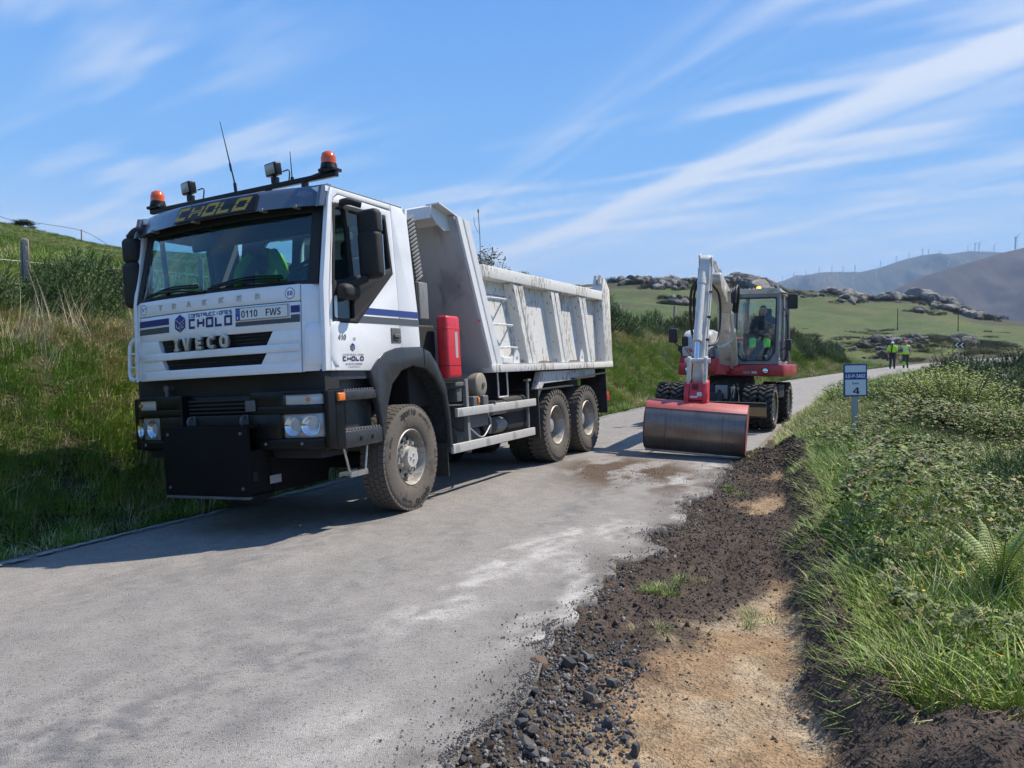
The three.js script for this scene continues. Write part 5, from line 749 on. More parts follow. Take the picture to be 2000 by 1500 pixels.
  mk('side_pane', [sidePl([[0.72, 2.95], [0.14, 2.95], [0.14, 1.55], [0.84, 1.55]], 1.262, 1.268)], gl, exc); mk('side_pane', [sidePl([[0.06, 2.95], [-0.66, 2.95], [-0.66, 2.05], [0.06, 2.05]], 1.262, 1.268)], gl, exc); mk('rear_pane', [box2([0.34, 2.03, -0.72], [1.24, 3.02, -0.714])], gl, exc); mk('side_pane', [sidePl([[0.70, 2.95], [-0.66, 2.95], [-0.66, 1.6], [0.82, 1.6]], 0.292, 0.298)], gl, exc);
  mk('cab_floor', [box2([0.28, 1.525, -0.68], [1.27, 1.55, 0.82])], M.exDark, exc);
  mk('seat', [bx(0.5, 0.14, 0.48, [0.78, 1.98, 0.0], [-0.08, 0, 0], 0.05), bx(0.46, 0.62, 0.13, [0.78, 2.30, -0.27], [-0.18, 0, 0], 0.05), bx(0.30, 0.22, 0.10, [0.80, 2.68, -0.36], [-0.15, 0, 0], 0.045), bx(0.42, 0.36, 0.40, [0.78, 1.74, 0.0], [0, 0, 0], 0.03)], M.interior, exc);
  for (const x of [0.48, 1.09]) { mk('control_console', [bx(0.14, 0.30, 0.46, [x, 2.02, 0.12], [0, 0, 0], 0.03), rod([x, 2.12, 0.30], [x, 2.26, 0.33], 0.015, 0.024)], M.exDark, exc); }
  mk('foot_pedal', [bx(0.14, 0.03, 0.22, [0.72, 1.60, 0.66], [-0.4, 0, 0], 0.01)], M.exDark, exc); mk('foot_pedal', [bx(0.14, 0.03, 0.22, [0.9, 1.60, 0.66], [-0.4, 0, 0], 0.01)], M.exDark, exc);
  mk('grab_pole', [tube([[0.52, 1.58, 0.62], [0.42, 1.9, 0.6], [0.44, 2.5, 0.6], [0.46, 2.85, 0.55], [0.56, 2.9, 0.55]], 0.013)], M.exWhite, exc);
  mk('display', [bx(0.1, 0.15, 0.04, [1.13, 2.45, 0.35], [0, 0, 0], 0.01)], M.exDark, exc);
  mk('cab_mirror', [mirBody(1.56, 2.86, 0.78, 0.22, 0.34, 0.09), tube([[1.3, 3.06, 0.75], [1.42, 3.04, 0.78], [1.54, 2.98, 0.78]], 0.016, 12, 6)], M.exDark, exc); mk('cab_mirror', [mirBody(1.50, 1.88, 0.86, 0.12, 0.26, 0.08), tube([[1.31, 1.75, 0.8], [1.4, 1.8, 0.85], [1.48, 1.85, 0.86]], 0.014, 10, 6)], M.exDark, exc);
  mk('hand_rail', [tube([[1.33, 1.5, 0.55], [1.40, 1.6, 0.55], [1.40, 2.6, 0.5], [1.32, 2.75, 0.48]], 0.014), tube([[1.33, 1.5, 0.2], [1.38, 1.6, 0.2], [1.38, 2.5, 0.2], [1.32, 2.6, 0.2]], 0.014)], M.exDark, exc);
  const bc = mk('beacon', [cyl(0.06, 0.07, 0.03, [0.74, 3.165, 0.28])], M.exDark, exc);
  mk('beacon_lamp', put(fin(new THREE.LatheGeometry([[0, 0.085], [0.035, 0.08], [0.056, 0.055], [0.06, 0.0]].map(p => new THREE.Vector2(p[0], p[1])), 20), 1), [0.74, 3.18, 0.28]), std([0.9, 0.25, 0.02], 0.3, { emissive: col(1, 0.42, 0.05), emissiveIntensity: 2.6 }), bc);
  const bl = new THREE.PointLight(new THREE.Color(1, 0.45, 0.1), 0.6); bl.position.set(0.74, 3.22, 0.28); bl.castShadow = true; exc.add(bl);
  // --- boom and stick, in a plane swung a little to the left
  const SW = new THREE.Matrix4().makeTranslation(0.05, -0.04, 0.9).multiply(new THREE.Matrix4().makeRotationY(0.13)).multiply(new THREE.Matrix4().makeTranslation(0, 0, -0.9));
  const B = g => g.applyMatrix4(SW);
  mk('boom', [B(sidePl(rpoly([[0.78, 1.40], [1.02, 1.36], [1.45, 1.75], [2.05, 2.45], [2.35, 2.80], [2.15, 3.0], [1.75, 2.95], [1.25, 2.3], [0.85, 1.7]], 0.06), -0.03, 0.27, 0.02)), B(sidePl(rpoly([[2.05, 2.55], [2.45, 2.66], [4.75, 2.86], [5.0, 3.0], [4.95, 3.14], [4.7, 3.16], [2.3, 3.05], [2.0, 2.85]], 0.06), -0.01, 0.25, 0.02))], M.exWhite, exc);
  mk('boom_cylinder', [B(rod([0.30, 1.50, 1.15], [0.30, 2.2, 2.2], 0.075, 0.075, 16)), B(rod([0.30, 2.2, 2.2], [0.30, 2.55, 2.7], 0.04, 0.04, 12))], M.exWhite, exc);
  mk('boom_cylinder', [B(rod([0.12, 3.05, 2.7], [0.12, 3.25, 4.0], 0.07, 0.07, 16)), B(rod([0.12, 3.25, 4.0], [0.12, 3.33, 4.85], 0.038, 0.038, 12))], M.exWhite, exc);
  mk('stick', [B(sidePl(rpoly([[4.72, 3.36], [5.02, 3.46], [5.16, 3.38], [5.30, 2.9], [6.12, 1.28], [6.10, 1.12], [5.96, 1.10], [5.02, 2.7], [4.85, 2.90]], 0.05), -0.10, 0.08, 0.02))], M.exWhite, exc);
  mk('stick_head', [B(bx(0.035, 0.34, 0.2, [-0.112, 3.30, 5.04], [0.3, 0, 0], 0.02)), B(bx(0.035, 0.3, 0.2, [0.092, 3.28, 5.04], [0.3, 0, 0], 0.02)), B(rod([-0.13, 3.38, 5.02], [0.11, 3.38, 5.02], 0.05))], M.exWhite, exc);
  mk('bucket_cylinder', [B(rod([-0.04, 3.02, 5.38], [-0.04, 1.92, 5.96], 0.068, 0.068, 20)), B(rod([-0.04, 3.1, 5.34], [-0.04, 2.72, 5.54], 0.05, 0.05, 12)), B(rod([-0.04, 1.97, 5.93], [-0.04, 1.86, 5.99], 0.08, 0.08, 20)), B(rod([-0.04, 2.95, 5.42], [-0.04, 2.88, 5.455], 0.078, 0.078, 20))], M.exWhite, exc);
  mk('bucket_cylinder_rod', [B(rod([-0.04, 1.92, 5.96], [-0.03, 1.54, 6.16], 0.042, 0.042, 16))], M.chrome, exc);
  mk('stick_pipe', [B(tube([[0.11, 3.2, 5.25], [0.115, 2.7, 5.4], [0.115, 1.9, 5.84], [0.115, 1.5, 6.04]], 0.016)), B(tube([[-0.12, 3.2, 5.2], [-0.125, 2.5, 5.3], [-0.12, 1.7, 5.75]], 0.013))], M.exWhite, exc);
  mk('stick_hose', [B(tube([[-0.13, 3.0, 5.2], [-0.24, 2.85, 5.1], [-0.28, 2.3, 4.9], [-0.25, 1.9, 4.4], [-0.12, 1.85, 3.6]], 0.026)), B(tube([[-0.13, 2.95, 5.15], [-0.20, 2.8, 5.05], [-0.22, 2.3, 4.8], [-0.20, 1.95, 4.3], [-0.12, 2.0, 3.6]], 0.022)), B(tube([[0.12, 2.9, 5.2], [0.22, 2.75, 5.0], [0.25, 2.3, 4.9], [0.22, 1.9, 5.1], [0.12, 1.8, 5.6]], 0.022))], M.hose, exc);
  mk('boom_hose', [...[0, 1, 2].map(k => B(tube([[0.27 + k * 0.05, 2.75, 2.7], [0.28 + k * 0.05, 2.98 + k * 0.03, 2.6], [0.30 + k * 0.05, 3.06 + k * 0.04, 2.35], [0.31 + k * 0.05, 2.95, 2.1], [0.29 + k * 0.04, 2.6, 1.9]], 0.024)))], M.hose, exc);
  mk('pipe_clamp', [2.75, 2.3, 1.9].map(y => B(bx(0.06, 0.04, 0.05, [0.115, y, mix(5.4, 5.84, (2.7 - y) / 0.8)], [0, 0, 0], 0.008))), M.exDark, exc);
  mk('boom_pipe', [B(tube([[0.30, 2.9, 3.6], [0.31, 2.5, 3.2], [0.32, 2.0, 2.6], [0.16, 1.85, 2.9], [0.05, 1.82, 3.2]], 0.03))], M.exWhite, exc);
  mk('bucket_link', [B(sidePl(rpoly([[5.98, 1.62], [6.26, 1.60], [6.34, 1.15], [6.16, 1.08]], 0.03), -0.17, -0.12, 0.006)), B(sidePl(rpoly([[5.98, 1.62], [6.26, 1.60], [6.34, 1.15], [6.16, 1.08]], 0.03), 0.10, 0.15, 0.006)), B(rod([-0.22, 1.54, 6.16], [0.20, 1.54, 6.16], 0.045))], M.exWhite, exc);
  mk('coupler', [B(sidePl(rpoly([[6.00, 1.22], [6.30, 1.20], [6.42, 0.98], [6.40, 0.74], [6.02, 0.72]], 0.04), -0.20, -0.12, 0.012)), B(sidePl(rpoly([[6.00, 1.22], [6.30, 1.20], [6.42, 0.98], [6.40, 0.74], [6.02, 0.72]], 0.04), 0.10, 0.18, 0.012)), B(bx(0.26, 0.3, 0.10, [-0.01, 1.02, 6.30], [-0.3, 0, 0], 0.015)), B(rod([-0.2, 0.84, 6.30], [0.2, 0.84, 6.30], 0.05)), B(bx(0.46, 0.06, 0.4, [-0.01, 0.80, 6.24], [0, 0, 0], 0.015))], M.red, exc);
  mk('coupler_sticker', [B(bx(0.08, 0.07, 0.006, [0.05, 0.985, 6.372], [-0.3, 0, 0])), B(bx(0.12, 0.03, 0.006, [-0.04, 0.94, 6.388], [-0.3, 0, 0]))], std([0.62, 0.62, 0.6], 0.5), exc);
  mk('coupler_emblem', [...[0, 1, 2, 3].map(k => B(put(fin(new THREE.TorusGeometry(0.022, 0.006, 8, 16), 1), [-0.03 + (k % 2) * 0.045 - 0.02, 1.085 + (k > 1 ? 0.04 : 0), 6.352 - (k > 1 ? 0.012 : 0)], [-0.3, 0, 0])))], M.exDark, exc);
  // --- ditching bucket
  const bk = new THREE.Group(); bk.name = 'bucket'; exc.add(bk); bk.applyMatrix4(SW); bk.rotation.z -= 0.045;
  bk.position.x -= 0.01; bk.position.y += 0.06;
  const arc_ = []; for (let k = 0; k <= 16; k++) { const a = mix(1.35, -1.45, k / 16); arc_.push([6.44 + Math.cos(a) * 0.34, 0.375 + Math.sin(a) * 0.40]); }
  const inn = arc_.map(([z, y]) => [6.44 + (z - 6.44) * 0.94, 0.375 + (y - 0.375) * 0.945]).reverse();
  const steel = std([0.25, 0.225, 0.21], 0.42, { metalness: 0.55, map: dataTex(256, (u, v) => { const a = fbm(u * 50, v * 4, 4, 50, 131), b = fbm(u * 4, v * 8, 4, 8, 132); return mix3([0.55, 0.42, 0.33], [1, 0.95, 0.9], clamp(a * 0.6 + b * 0.6)); }), roughnessMap: rep(T_scuff, 2) });
  mk('cutting_edge', [box2([-0.80, -0.065, 6.36], [0.80, -0.03, 6.50], 0.004)], M.steel, bk);
  for (const x of [-0.45, 0.45]) mk('weld_bead', [sidePl(arc_.slice(4, 15).map(([z, y]) => [z + 0.006, y]).concat(arc_.slice(4, 15).map(([z, y]) => [z - 0.004, y]).reverse()), x - 0.006, x + 0.006)], M.midGrey, bk);
  mk('bucket_shell', [sidePl([...arc_.slice(3), [6.46, -0.06], [6.44, -0.02], ...inn.slice(0, -3)], -0.80, 0.80, 0)], steel, bk);
  const topO = arc_.slice(0, 4).map(([z, y]) => [z + 0.006, y + 0.006]);
  mk('bucket_top', [sidePl([[6.0, 0.60], [6.02, 0.72], [6.30, 0.80], ...topO, ...topO.map(([z, y]) => [z - 0.04, y - 0.04]).reverse(), [6.30, 0.755], [6.05, 0.68]], -0.805, 0.805, 0.004)], std([0.50, 0.10, 0.09], 0.55, { map: rep(T_scuff, 1.3) }), bk);
  for (const s of [-1, 1]) mk('bucket_side', [sidePl([[6.0, 0.62], [6.30, 0.80], ...arc_, [6.30, 0.02], [6.08, 0.25]], s > 0 ? 0.785 : -0.81, s > 0 ? 0.81 : -0.785, 0)], std([0.34, 0.10, 0.08], 0.6, { map: rep(T_scuff, 1.2) }), bk);
}
// ================================================================== PEOPLE
const skin = std([0.42, 0.25, 0.18], 0.6);
function capsules(bones, cell, k = 0.02) {   // bones: [ax, ay, az, ra, bx, by, bz, rb]; a smooth union, meshed
  const lo = [9e9, 9e9, 9e9], hi = [-9e9, -9e9, -9e9];
  for (const b of bones) for (const o of [0, 4]) for (let q = 0; q < 3; q++) { lo[q] = Math.min(lo[q], b[o + q] - b[o + 3]); hi[q] = Math.max(hi[q], b[o + q] + b[o + 3]); }
  const c = lo.map((v, q) => (v + hi[q]) / 2), half = Math.max(...lo.map((v, q) => (hi[q] - v) / 2)) + cell * 4, n = Math.ceil(2 * half / cell);
  const mc = new MarchingCubes(n, skin, false, false, 200000); mc.isolation = 0; mc.field.fill(-1);
  const co = i => (i - n / 2) / (n / 2) * half, idx = (v, q) => (v - c[q]) / half * (n / 2) + n / 2;
  const dist = new Float32Array(n * n * n).fill(1), m = 0.06;
  for (const b of bones) {
    const [ax, ay, az, ra, bx_, by, bz, rb] = b, dx = bx_ - ax, dy = by - ay, dz = bz - az, L2 = dx * dx + dy * dy + dz * dz || 1e-9, R = Math.max(ra, rb) + m;
    const r = [[Math.min(ax, bx_) - R, Math.max(ax, bx_) + R], [Math.min(ay, by) - R, Math.max(ay, by) + R], [Math.min(az, bz) - R, Math.max(az, bz) + R]].map(([a, e], q) => [Math.max(0, Math.floor(idx(a, q))), Math.min(n - 1, Math.ceil(idx(e, q)))]);
    for (let z = r[2][0]; z <= r[2][1]; z++) for (let y = r[1][0]; y <= r[1][1]; y++) for (let x = r[0][0]; x <= r[0][1]; x++) {
      const px = c[0] + co(x) - ax, py = c[1] + co(y) - ay, pz = c[2] + co(z) - az, t = clamp((px * dx + py * dy + pz * dz) / L2);
      const d = Math.hypot(px - dx * t, py - dy * t, pz - dz * t) - mix(ra, rb, t), i = x + y * n + z * n * n, o = dist[i];
      if (o >= 1) dist[i] = d; else { const h = clamp(0.5 + 0.5 * (o - d) / k); dist[i] = mix(o, d, h) - k * h * (1 - h); }
    }
  }
  for (let i = 0; i < dist.length; i++) mc.field[i] = -dist[i];
  mc.update(); const cnt = mc.count, pos = new Float32Array(cnt * 3);
  for (let i = 0; i < cnt; i++) for (let q = 0; q < 3; q++) pos[3 * i + q] = c[q] + mc.positionArray[3 * i + q] * half;
  const g = new THREE.BufferGeometry(); g.setAttribute('position', new THREE.BufferAttribute(pos, 3)); g.computeVertexNormals(); return boxUV(toCreasedNormals(g, 1.3));
}
const bone = (a, ra, b, rb) => [...a, ra, ...b, rb];
function headBones(c, f = [0, 0, 1]) {   // skull, jaw, nose, ears, neck; f is where the face looks
  const [x, y, z] = c, P = (r, u, w) => [x + f[2] * r + f[0] * w, y + u, z - f[0] * r + f[2] * w];
  return [bone(P(0, 0.02, -0.02), 0.088, P(0, 0.035, 0.012), 0.084), bone(P(0, -0.02, 0.03), 0.066, P(0, -0.072, 0.046), 0.04), bone(P(0, 0.012, 0.09), 0.012, P(0, -0.028, 0.112), 0.017), bone(P(0.083, 0.01, -0.005), 0.016, P(0.087, -0.025, 0), 0.013), bone(P(-0.083, 0.01, -0.005), 0.016, P(-0.087, -0.025, 0), 0.013), bone(P(0, -0.05, -0.02), 0.055, P(0, -0.16, -0.03), 0.062), bone(P(-0.02, -0.048, 0.085), 0.009, P(0.02, -0.048, 0.085), 0.009), bone(P(-0.045, 0.028, 0.082), 0.012, P(0.045, 0.028, 0.082), 0.012)];
}
function handBones(w, dir, up, side, curl = 0.5) {   // wrist, pointing way, back of the hand, towards the thumb
  const D = V3(...dir).normalize(), S = V3(...side).normalize(), U = V3(...up).normalize(), W = V3(...w), at = (a, b, c) => W.clone().addScaledVector(D, a).addScaledVector(S, b).addScaledVector(U, c).toArray(), o = [];
  for (const s of [-0.028, -0.010, 0.010, 0.028]) o.push(bone(at(0, s * 0.6, 0), 0.018, at(0.085, s, 0), 0.013));
  [[-0.032, 0.055], [-0.011, 0.07], [0.011, 0.075], [0.032, 0.068]].forEach(([s, L]) => { const a = curl, k1 = at(0.088, s, 0), k2 = at(0.088 + L * 0.55 * Math.cos(a), s * 1.05, -L * 0.55 * Math.sin(a)), k3 = at(0.088 + L * 0.55 * Math.cos(a) + L * 0.5 * Math.cos(a * 2.2), s * 1.05, -L * 0.55 * Math.sin(a) - L * 0.5 * Math.sin(a * 2.2)); o.push(bone(k1, 0.0105, k2, 0.0095), bone(k2, 0.0095, k3, 0.008)); });
  o.push(bone(at(0.02, 0.028, -0.005), 0.015, at(0.055, 0.056, -0.018), 0.0115), bone(at(0.055, 0.056, -0.018), 0.0115, at(0.085, 0.058, -0.034), 0.009)); return o;
}
const cloth = (c) => std(c, 0.92, { bumpMap: rep(T_fine, 2), bumpScale: 0.006 });
// --- the driver of the excavator, seated
{
  const p = thing('person', 'seated person in a dark blue jacket and lime shin bands driving the excavator', 'person'); p.position.copy(exc.position); p.rotation.copy(exc.rotation);
  const H = [0.79, 2.70, -0.10], f = [0.1, 0, 0.995];
  const torso = [bone([0.66, 2.13, -0.06], 0.125, [0.90, 2.13, -0.06], 0.125), bone([0.78, 2.16, -0.05], 0.15, [0.78, 2.40, -0.10], 0.155), bone([0.64, 2.44, -0.10], 0.085, [0.92, 2.44, -0.10], 0.085)];
  const armL = [bone([0.60, 2.45, -0.10], 0.065, [0.52, 2.22, 0.0], 0.052), bone([0.52, 2.22, 0.0], 0.05, [0.50, 2.22, 0.24], 0.036)], armR = [bone([0.96, 2.45, -0.10], 0.065, [1.05, 2.22, 0.0], 0.052), bone([1.05, 2.22, 0.0], 0.05, [1.07, 2.22, 0.24], 0.036)];
  const legs = [bone([0.69, 2.08, -0.02], 0.095, [0.64, 2.06, 0.42], 0.068), bone([0.64, 2.06, 0.42], 0.062, [0.66, 1.66, 0.52], 0.045), bone([0.87, 2.08, -0.02], 0.095, [0.98, 2.05, 0.42], 0.068), bone([0.98, 2.05, 0.42], 0.062, [0.96, 1.66, 0.52], 0.045)];
  const grow = (b, d) => b.map(q => { const r = [...q]; r[3] += d; r[7] += d; return r; });
  const body = mk('body', [capsules([...torso, ...armL, ...armR, ...legs], 0.014, 0.03), capsules(headBones(H, f), 0.006, 0.012), capsules(handBones([0.50, 2.235, 0.26], [0, -0.1, 1], [-0.8, 0.6, 0], [0.6, 0.8, 0], 1.0), 0.004, 0.006), capsules(handBones([1.07, 2.235, 0.26], [0, -0.1, 1], [0.8, 0.6, 0], [-0.6, 0.8, 0], 1.0), 0.004, 0.006)], skin, p);
  mk('jacket', [capsules(grow([...torso, ...armL, ...armR], 0.014), 0.014, 0.03), capsules([bone([0.77, 2.52, -0.12], 0.075, [0.80, 2.56, -0.12], 0.075)], 0.012)], cloth([0.028, 0.042, 0.06]), p);
  mk('trousers', [capsules(grow(legs, 0.014), 0.014, 0.03)], cloth([0.025, 0.03, 0.04]), p);
  const bands = []; for (const [x, z] of [[0.65, 0.462], [0.97, 0.462]]) bands.push(capsules([bone([x, 2.0, z - 0.02], 0.083, [x + 0.005, 1.86, z + 0.015], 0.074)], 0.012)); bands.forEach(b => mk('shin_band', b, std([0.12, 0.75, 0.08], 0.8), p));
  for (const [x, z] of [[0.66, 0.53], [0.96, 0.53]]) mk('boot', [capsules([bone([x, 1.62, z], 0.05, [x, 1.585, z + 0.14], 0.038), bone([x, 1.68, z], 0.05, [x, 1.6, z], 0.05)], 0.01)], M.exDark, p);
  mk('hair', [capsules([bone([0.785, 2.74, -0.15], 0.086, [0.79, 2.775, -0.10], 0.074)], 0.008)], cloth([0.03, 0.025, 0.02]), p);
  for (const s of [-1, 1]) mk('eye', sph(0.011, [0.79 + s * 0.03 + 0.008, 2.712, -0.015]), M.exDark, body);
}
// --- two workers walking away up the road
function walker(label, x, z, o) {
  const y = groundH(x, z) + 0.045, p = thing('person', label, 'person', [x, y, z], o.turn), g = (b, d) => b.map(q => { const r = [...q]; r[3] += d; r[7] += d; return r; });
  const st = 0.17, legs = [[-0.09, 1], [0.09, -1]].flatMap(([s, k]) => [bone([s, 0.92, 0], 0.09, [s * 1.1, 0.50, 0.07 * k + 0.05], 0.062), bone([s * 1.1, 0.50, 0.07 * k + 0.05], 0.056, [s * 1.15, 0.10, st * k * 0.7], 0.042)]);
  const torso = [bone([-0.08, 0.97, 0], 0.115, [0.08, 0.97, 0], 0.115), bone([0, 1.02, 0], 0.14, [0, 1.28, 0.0], 0.15), bone([-0.15, 1.40, 0], 0.075, [0.15, 1.40, 0], 0.075)];
  const arm = (s, e, h) => [bone([s * 0.20, 1.40, 0], 0.058, e, 0.046), bone(e, 0.043, h, 0.032)];
  const L = arm(-1, [-0.27, 1.13, -0.03], [-0.26, 0.90, 0.08]), R = o.raised ? arm(1, [0.40, 1.36, 0.1], [0.20, 1.60, 0.14]) : arm(1, [0.27, 1.13, -0.03], [0.27, 0.9, 0.1]);
  const hands = [capsules(handBones([-0.26, 0.88, 0.085], [0, -1, 0.2], [-1, 0, 0], [0, 0.2, 1], 0.6), 0.006, 0.006), capsules(o.raised ? handBones([0.19, 1.61, 0.14], [-0.8, 0.5, 0.1], [0, 0.4, 1], [0, -1, 0.3], 0.6) : handBones([0.27, 0.88, 0.105], [0, -1, 0.2], [1, 0, 0], [0, 0.2, 1], 0.6), 0.006, 0.006)];
  const body = mk('body', [capsules([...torso, ...L, ...R, ...legs], 0.016, 0.03), capsules(headBones([0, 1.625, 0.01], [0, 0, 1]), 0.008, 0.012), ...hands], skin, p);
  for (const s of [-1, 1]) mk('eye', sph(0.011, [s * 0.03, 1.637, 0.093]), M.exDark, body);
  mk('trousers', [capsules([...g(legs, 0.016), bone([-0.07, 0.96, 0], 0.128, [0.07, 0.96, 0], 0.128)], 0.016, 0.03)], cloth(o.trousers), p);
  for (const [s, k] of [[-0.09, 1], [0.09, -1]]) mk('boot', [capsules([bone([s * 1.15, 0.12, st * k * 0.7], 0.052, [s * 1.15, 0.045, st * k * 0.7], 0.05), bone([s * 1.15, 0.04, st * k * 0.7], 0.045, [s * 1.25, 0.035, st * k * 0.7 + 0.16], 0.038)], 0.012)], M.exDark, p);
  if (o.shinBands) for (const [s, k] of [[-0.09, 1], [0.09, -1]]) mk('shin_band', [capsules([bone([s * 1.12, 0.36, 0.11 * k + 0.03], 0.078, [s * 1.13, 0.24, 0.12 * k + 0.01], 0.07)], 0.012)], M.lime, p);
  const up = capsules([...g(torso, 0.02), ...(o.sleeves ? [bone([-0.2, 1.4, 0], 0.078, [-0.25, 1.2, -0.02], 0.07), bone([0.2, 1.4, 0], 0.078, [0.25, 1.2, -0.02], 0.07)] : [])], 0.014, 0.03);
  colourSheet(up, (X, Y, Z) => o.stripe && (Math.abs(Y - 1.08) < 0.028 || Math.abs(Y - 1.2) < 0.028 || (Math.abs(Math.abs(X) - 0.1) < 0.025 && Y > 1.1)) ? [0.55, 0.56, 0.55] : Y < o.dark ? [0.02, 0.025, 0.035] : [0.42, 0.80, 0.03]);
  mk(o.stripe ? 'vest' : 'shirt', [up], std([1, 1, 1], 0.85, { vertexColors: true }), p);
  mk('cap', [put(fin(new THREE.SphereGeometry(0.108, 20, 10, 0, 7, 0, 1.6), 1), [0, 1.645, 0.0], [0, 0, 0], [1, 1.05, 1.08]), put(cyl(0.1, 0.1, 0.012, [0, 0, 0], [0, 0, 0], 20), [0, 1.655, 0.075], [0.1, 0, 0], [0.9, 1, 1])], std(o.cap, 0.6), p);
  if (o.pack) mk('shoulder_strap', [tube([[-0.03, 1.56, -0.10], [0.0, 1.40, -0.17], [0.03, 1.2, -0.185], [0.04, 1.0, -0.17], [0.06, 0.86, -0.15]], 0.042, 20, 8)], cloth([0.02, 0.025, 0.03]), p);
  if (o.bag) { const b = thing('tool_bag', 'small dark bag hanging from the hand of the white-capped worker', 'bag', [x, y, z], o.turn); mk('bag_body', [bx(0.10, 0.24, 0.2, [0.29, 0.62, 0.11], [0, 0, 0], 0.04)], cloth([0.05, 0.05, 0.06]), b); mk('bag_strap', [tube([[0.28, 0.73, 0.05], [0.275, 0.83, 0.11], [0.28, 0.73, 0.17]], 0.01)], M.exDark, b); }
  return p;
}
walker('worker in lime shirt, dark apron-like overalls and white cap walking away up the road', 24.75, -50.0, { turn: Math.PI - 0.6, sleeves: true, trousers: [0.03, 0.035, 0.05], cap: [0.7, 0.7, 0.68], dark: 1.06, pack: true, bag: true });
walker('worker in striped lime safety vest and red cap, one hand raised to the head', 25.72, -50.2, { turn: Math.PI - 0.55, sleeves: false, trousers: [0.035, 0.04, 0.05], cap: [0.7, 0.05, 0.06], dark: 0, stripe: true, raised: true, shinBands: true });

// ================================================================== SIGNS
{
  const x = 6.06, z = -13.5, y = groundH(x, z), s = thing('kilometre_sign', 'blue and white kilometre post sign on a grey steel post among the brambles', 'road sign', [x, y - 0.05, z], -0.10); s.rotation.z = 0.02;
  const top = 1.615 - y, b = 1.04 - y;
  mk('post', [box2([-0.035, 0, -0.04], [0.035, top - 0.06, -0.01], 0.004), box2([-0.05, 0, -0.05], [-0.033, top - 0.06, -0.01]), box2([0.033, 0, -0.05], [0.05, top - 0.06, -0.01])], M.galv, s);
  const w = 0.40, P = rpoly([[-w / 2, b], [w / 2, b], [w / 2, top], [-w / 2, top]], 0.035, 5), face = (y0, y1, m, n) => mk(n, frontPl([[-w / 2 + 0.025, y0], [w / 2 - 0.025, y0], [w / 2 - 0.025, y1], [-w / 2 + 0.025, y1]], 0.011, 0.0135), m, plate);
  const plate = mk('sign_plate', [frontPl(P, -0.012, 0.010, 0.004)], std([0.025, 0.07, 0.25], 0.5), s);
  const white = std([0.62, 0.66, 0.70], 0.45); face(b + 0.025, b + 0.295, white, 'lower_field'); face(b + 0.425, top - 0.03, white, 'upper_field');
  mk('route_lettering', put(letters('LU-P-3402', 0.062, 0.003, 0.325), [0, b + 0.36, 0.011]), std([0.75, 0.77, 0.8], 0.5), plate);
  mk('distance_numeral', put(letters('4', 0.115, 0.003, 0.115), [0.01, b + 0.10, 0.0135]), std([0.02, 0.022, 0.025], 0.5), plate); mk('unit_lettering', put(letters('km', 0.036, 0.003, 0.10), [0.0, b + 0.232, 0.0135]), std([0.02, 0.022, 0.025], 0.5), plate);
}
{
  const [x, z] = [37.5, -64.4], y = groundH(x, z), s = thing('chevron_sign', 'black bend sign with white chevrons at the far curve of the road', 'road sign', [x, y, z], -0.5), c = 1.55 + (712 - 674) / 1500 * 64.4 - y;
  mk('post', [rod([0, 0, -0.03], [0, c + 0.3, -0.03], 0.04)], M.galv, s); const pl = mk('sign_plate', [bx(0.80, 0.46, 0.02, [0, c, 0])], std([0.02, 0.02, 0.022], 0.5), s);
  for (const k of [-1, 1]) mk('chevron', [frontPl([[k * 0.19 - 0.16, c], [k * 0.19 + 0.02, c + 0.19], [k * 0.19 + 0.14, c + 0.19], [k * 0.19 - 0.04, c], [k * 0.19 + 0.14, c - 0.19], [k * 0.19 + 0.02, c - 0.19]], 0.012, 0.016)], std([0.72, 0.72, 0.72], 0.5), pl);
}
// ================================================================== PLANTS, STONES, FENCES, TURBINES
const cosd = Math.cos, TAU = Math.PI * 2;
const dummy = new THREE.Object3D();
function scatter(name, label, category, geo, mat, list) {   // uncountable cover: one object
  const m = new THREE.InstancedMesh(geo, mat, list.length), c = new THREE.Color();
  list.forEach((e, i) => { dummy.position.set(e[0], e[1], e[2]); dummy.rotation.set(e[5] || 0, e[3], e[6] || 0, 'YXZ'); const s = e[4]; Array.isArray(s) ? dummy.scale.set(...s) : dummy.scale.setScalar(s); dummy.updateMatrix(); m.setMatrixAt(i, dummy.matrix); m.setColorAt(i, c.setRGB(...e[7])); });
  m.name = numbered(name); m.castShadow = m.receiveShadow = true; scene.add(m); return tag(m, label, category, null, 'stuff');
}
function rawGeo(pos, nor) { const g = new THREE.BufferGeometry(); g.setAttribute('position', new THREE.Float32BufferAttribute(pos, 3)); if (nor) g.setAttribute('normal', new THREE.Float32BufferAttribute(nor, 3)); else g.computeVertexNormals(); g.setAttribute('uv', new THREE.Float32BufferAttribute(new Float32Array(pos.length / 3 * 2), 2)); return g; }
function blade(pos, x, z, h, w, az, bend, y0 = 0) {   // a tapering leaf of grass in three pieces
  const cx = Math.cos(az), cz = Math.sin(az), px = -cz * w / 2, pz = cx * w / 2, P = [];
  for (let k = 0; k <= 3; k++) { const t = k / 3, o = bend * t * t * h, y = y0 + h * (t - 0.35 * bend * bend * t * t), q = 1 - t * 0.85; P.push([x + cx * o - px * q, y, z + cz * o - pz * q], [x + cx * o + px * q, y, z + cz * o + pz * q]); }
  for (let k = 0; k < 3; k++) { const [a, b, c, d] = [P[2 * k], P[2 * k + 1], P[2 * k + 2], P[2 * k + 3]]; pos.push(...a, ...b, ...d); if (k < 2) pos.push(...a, ...d, ...c); }
}
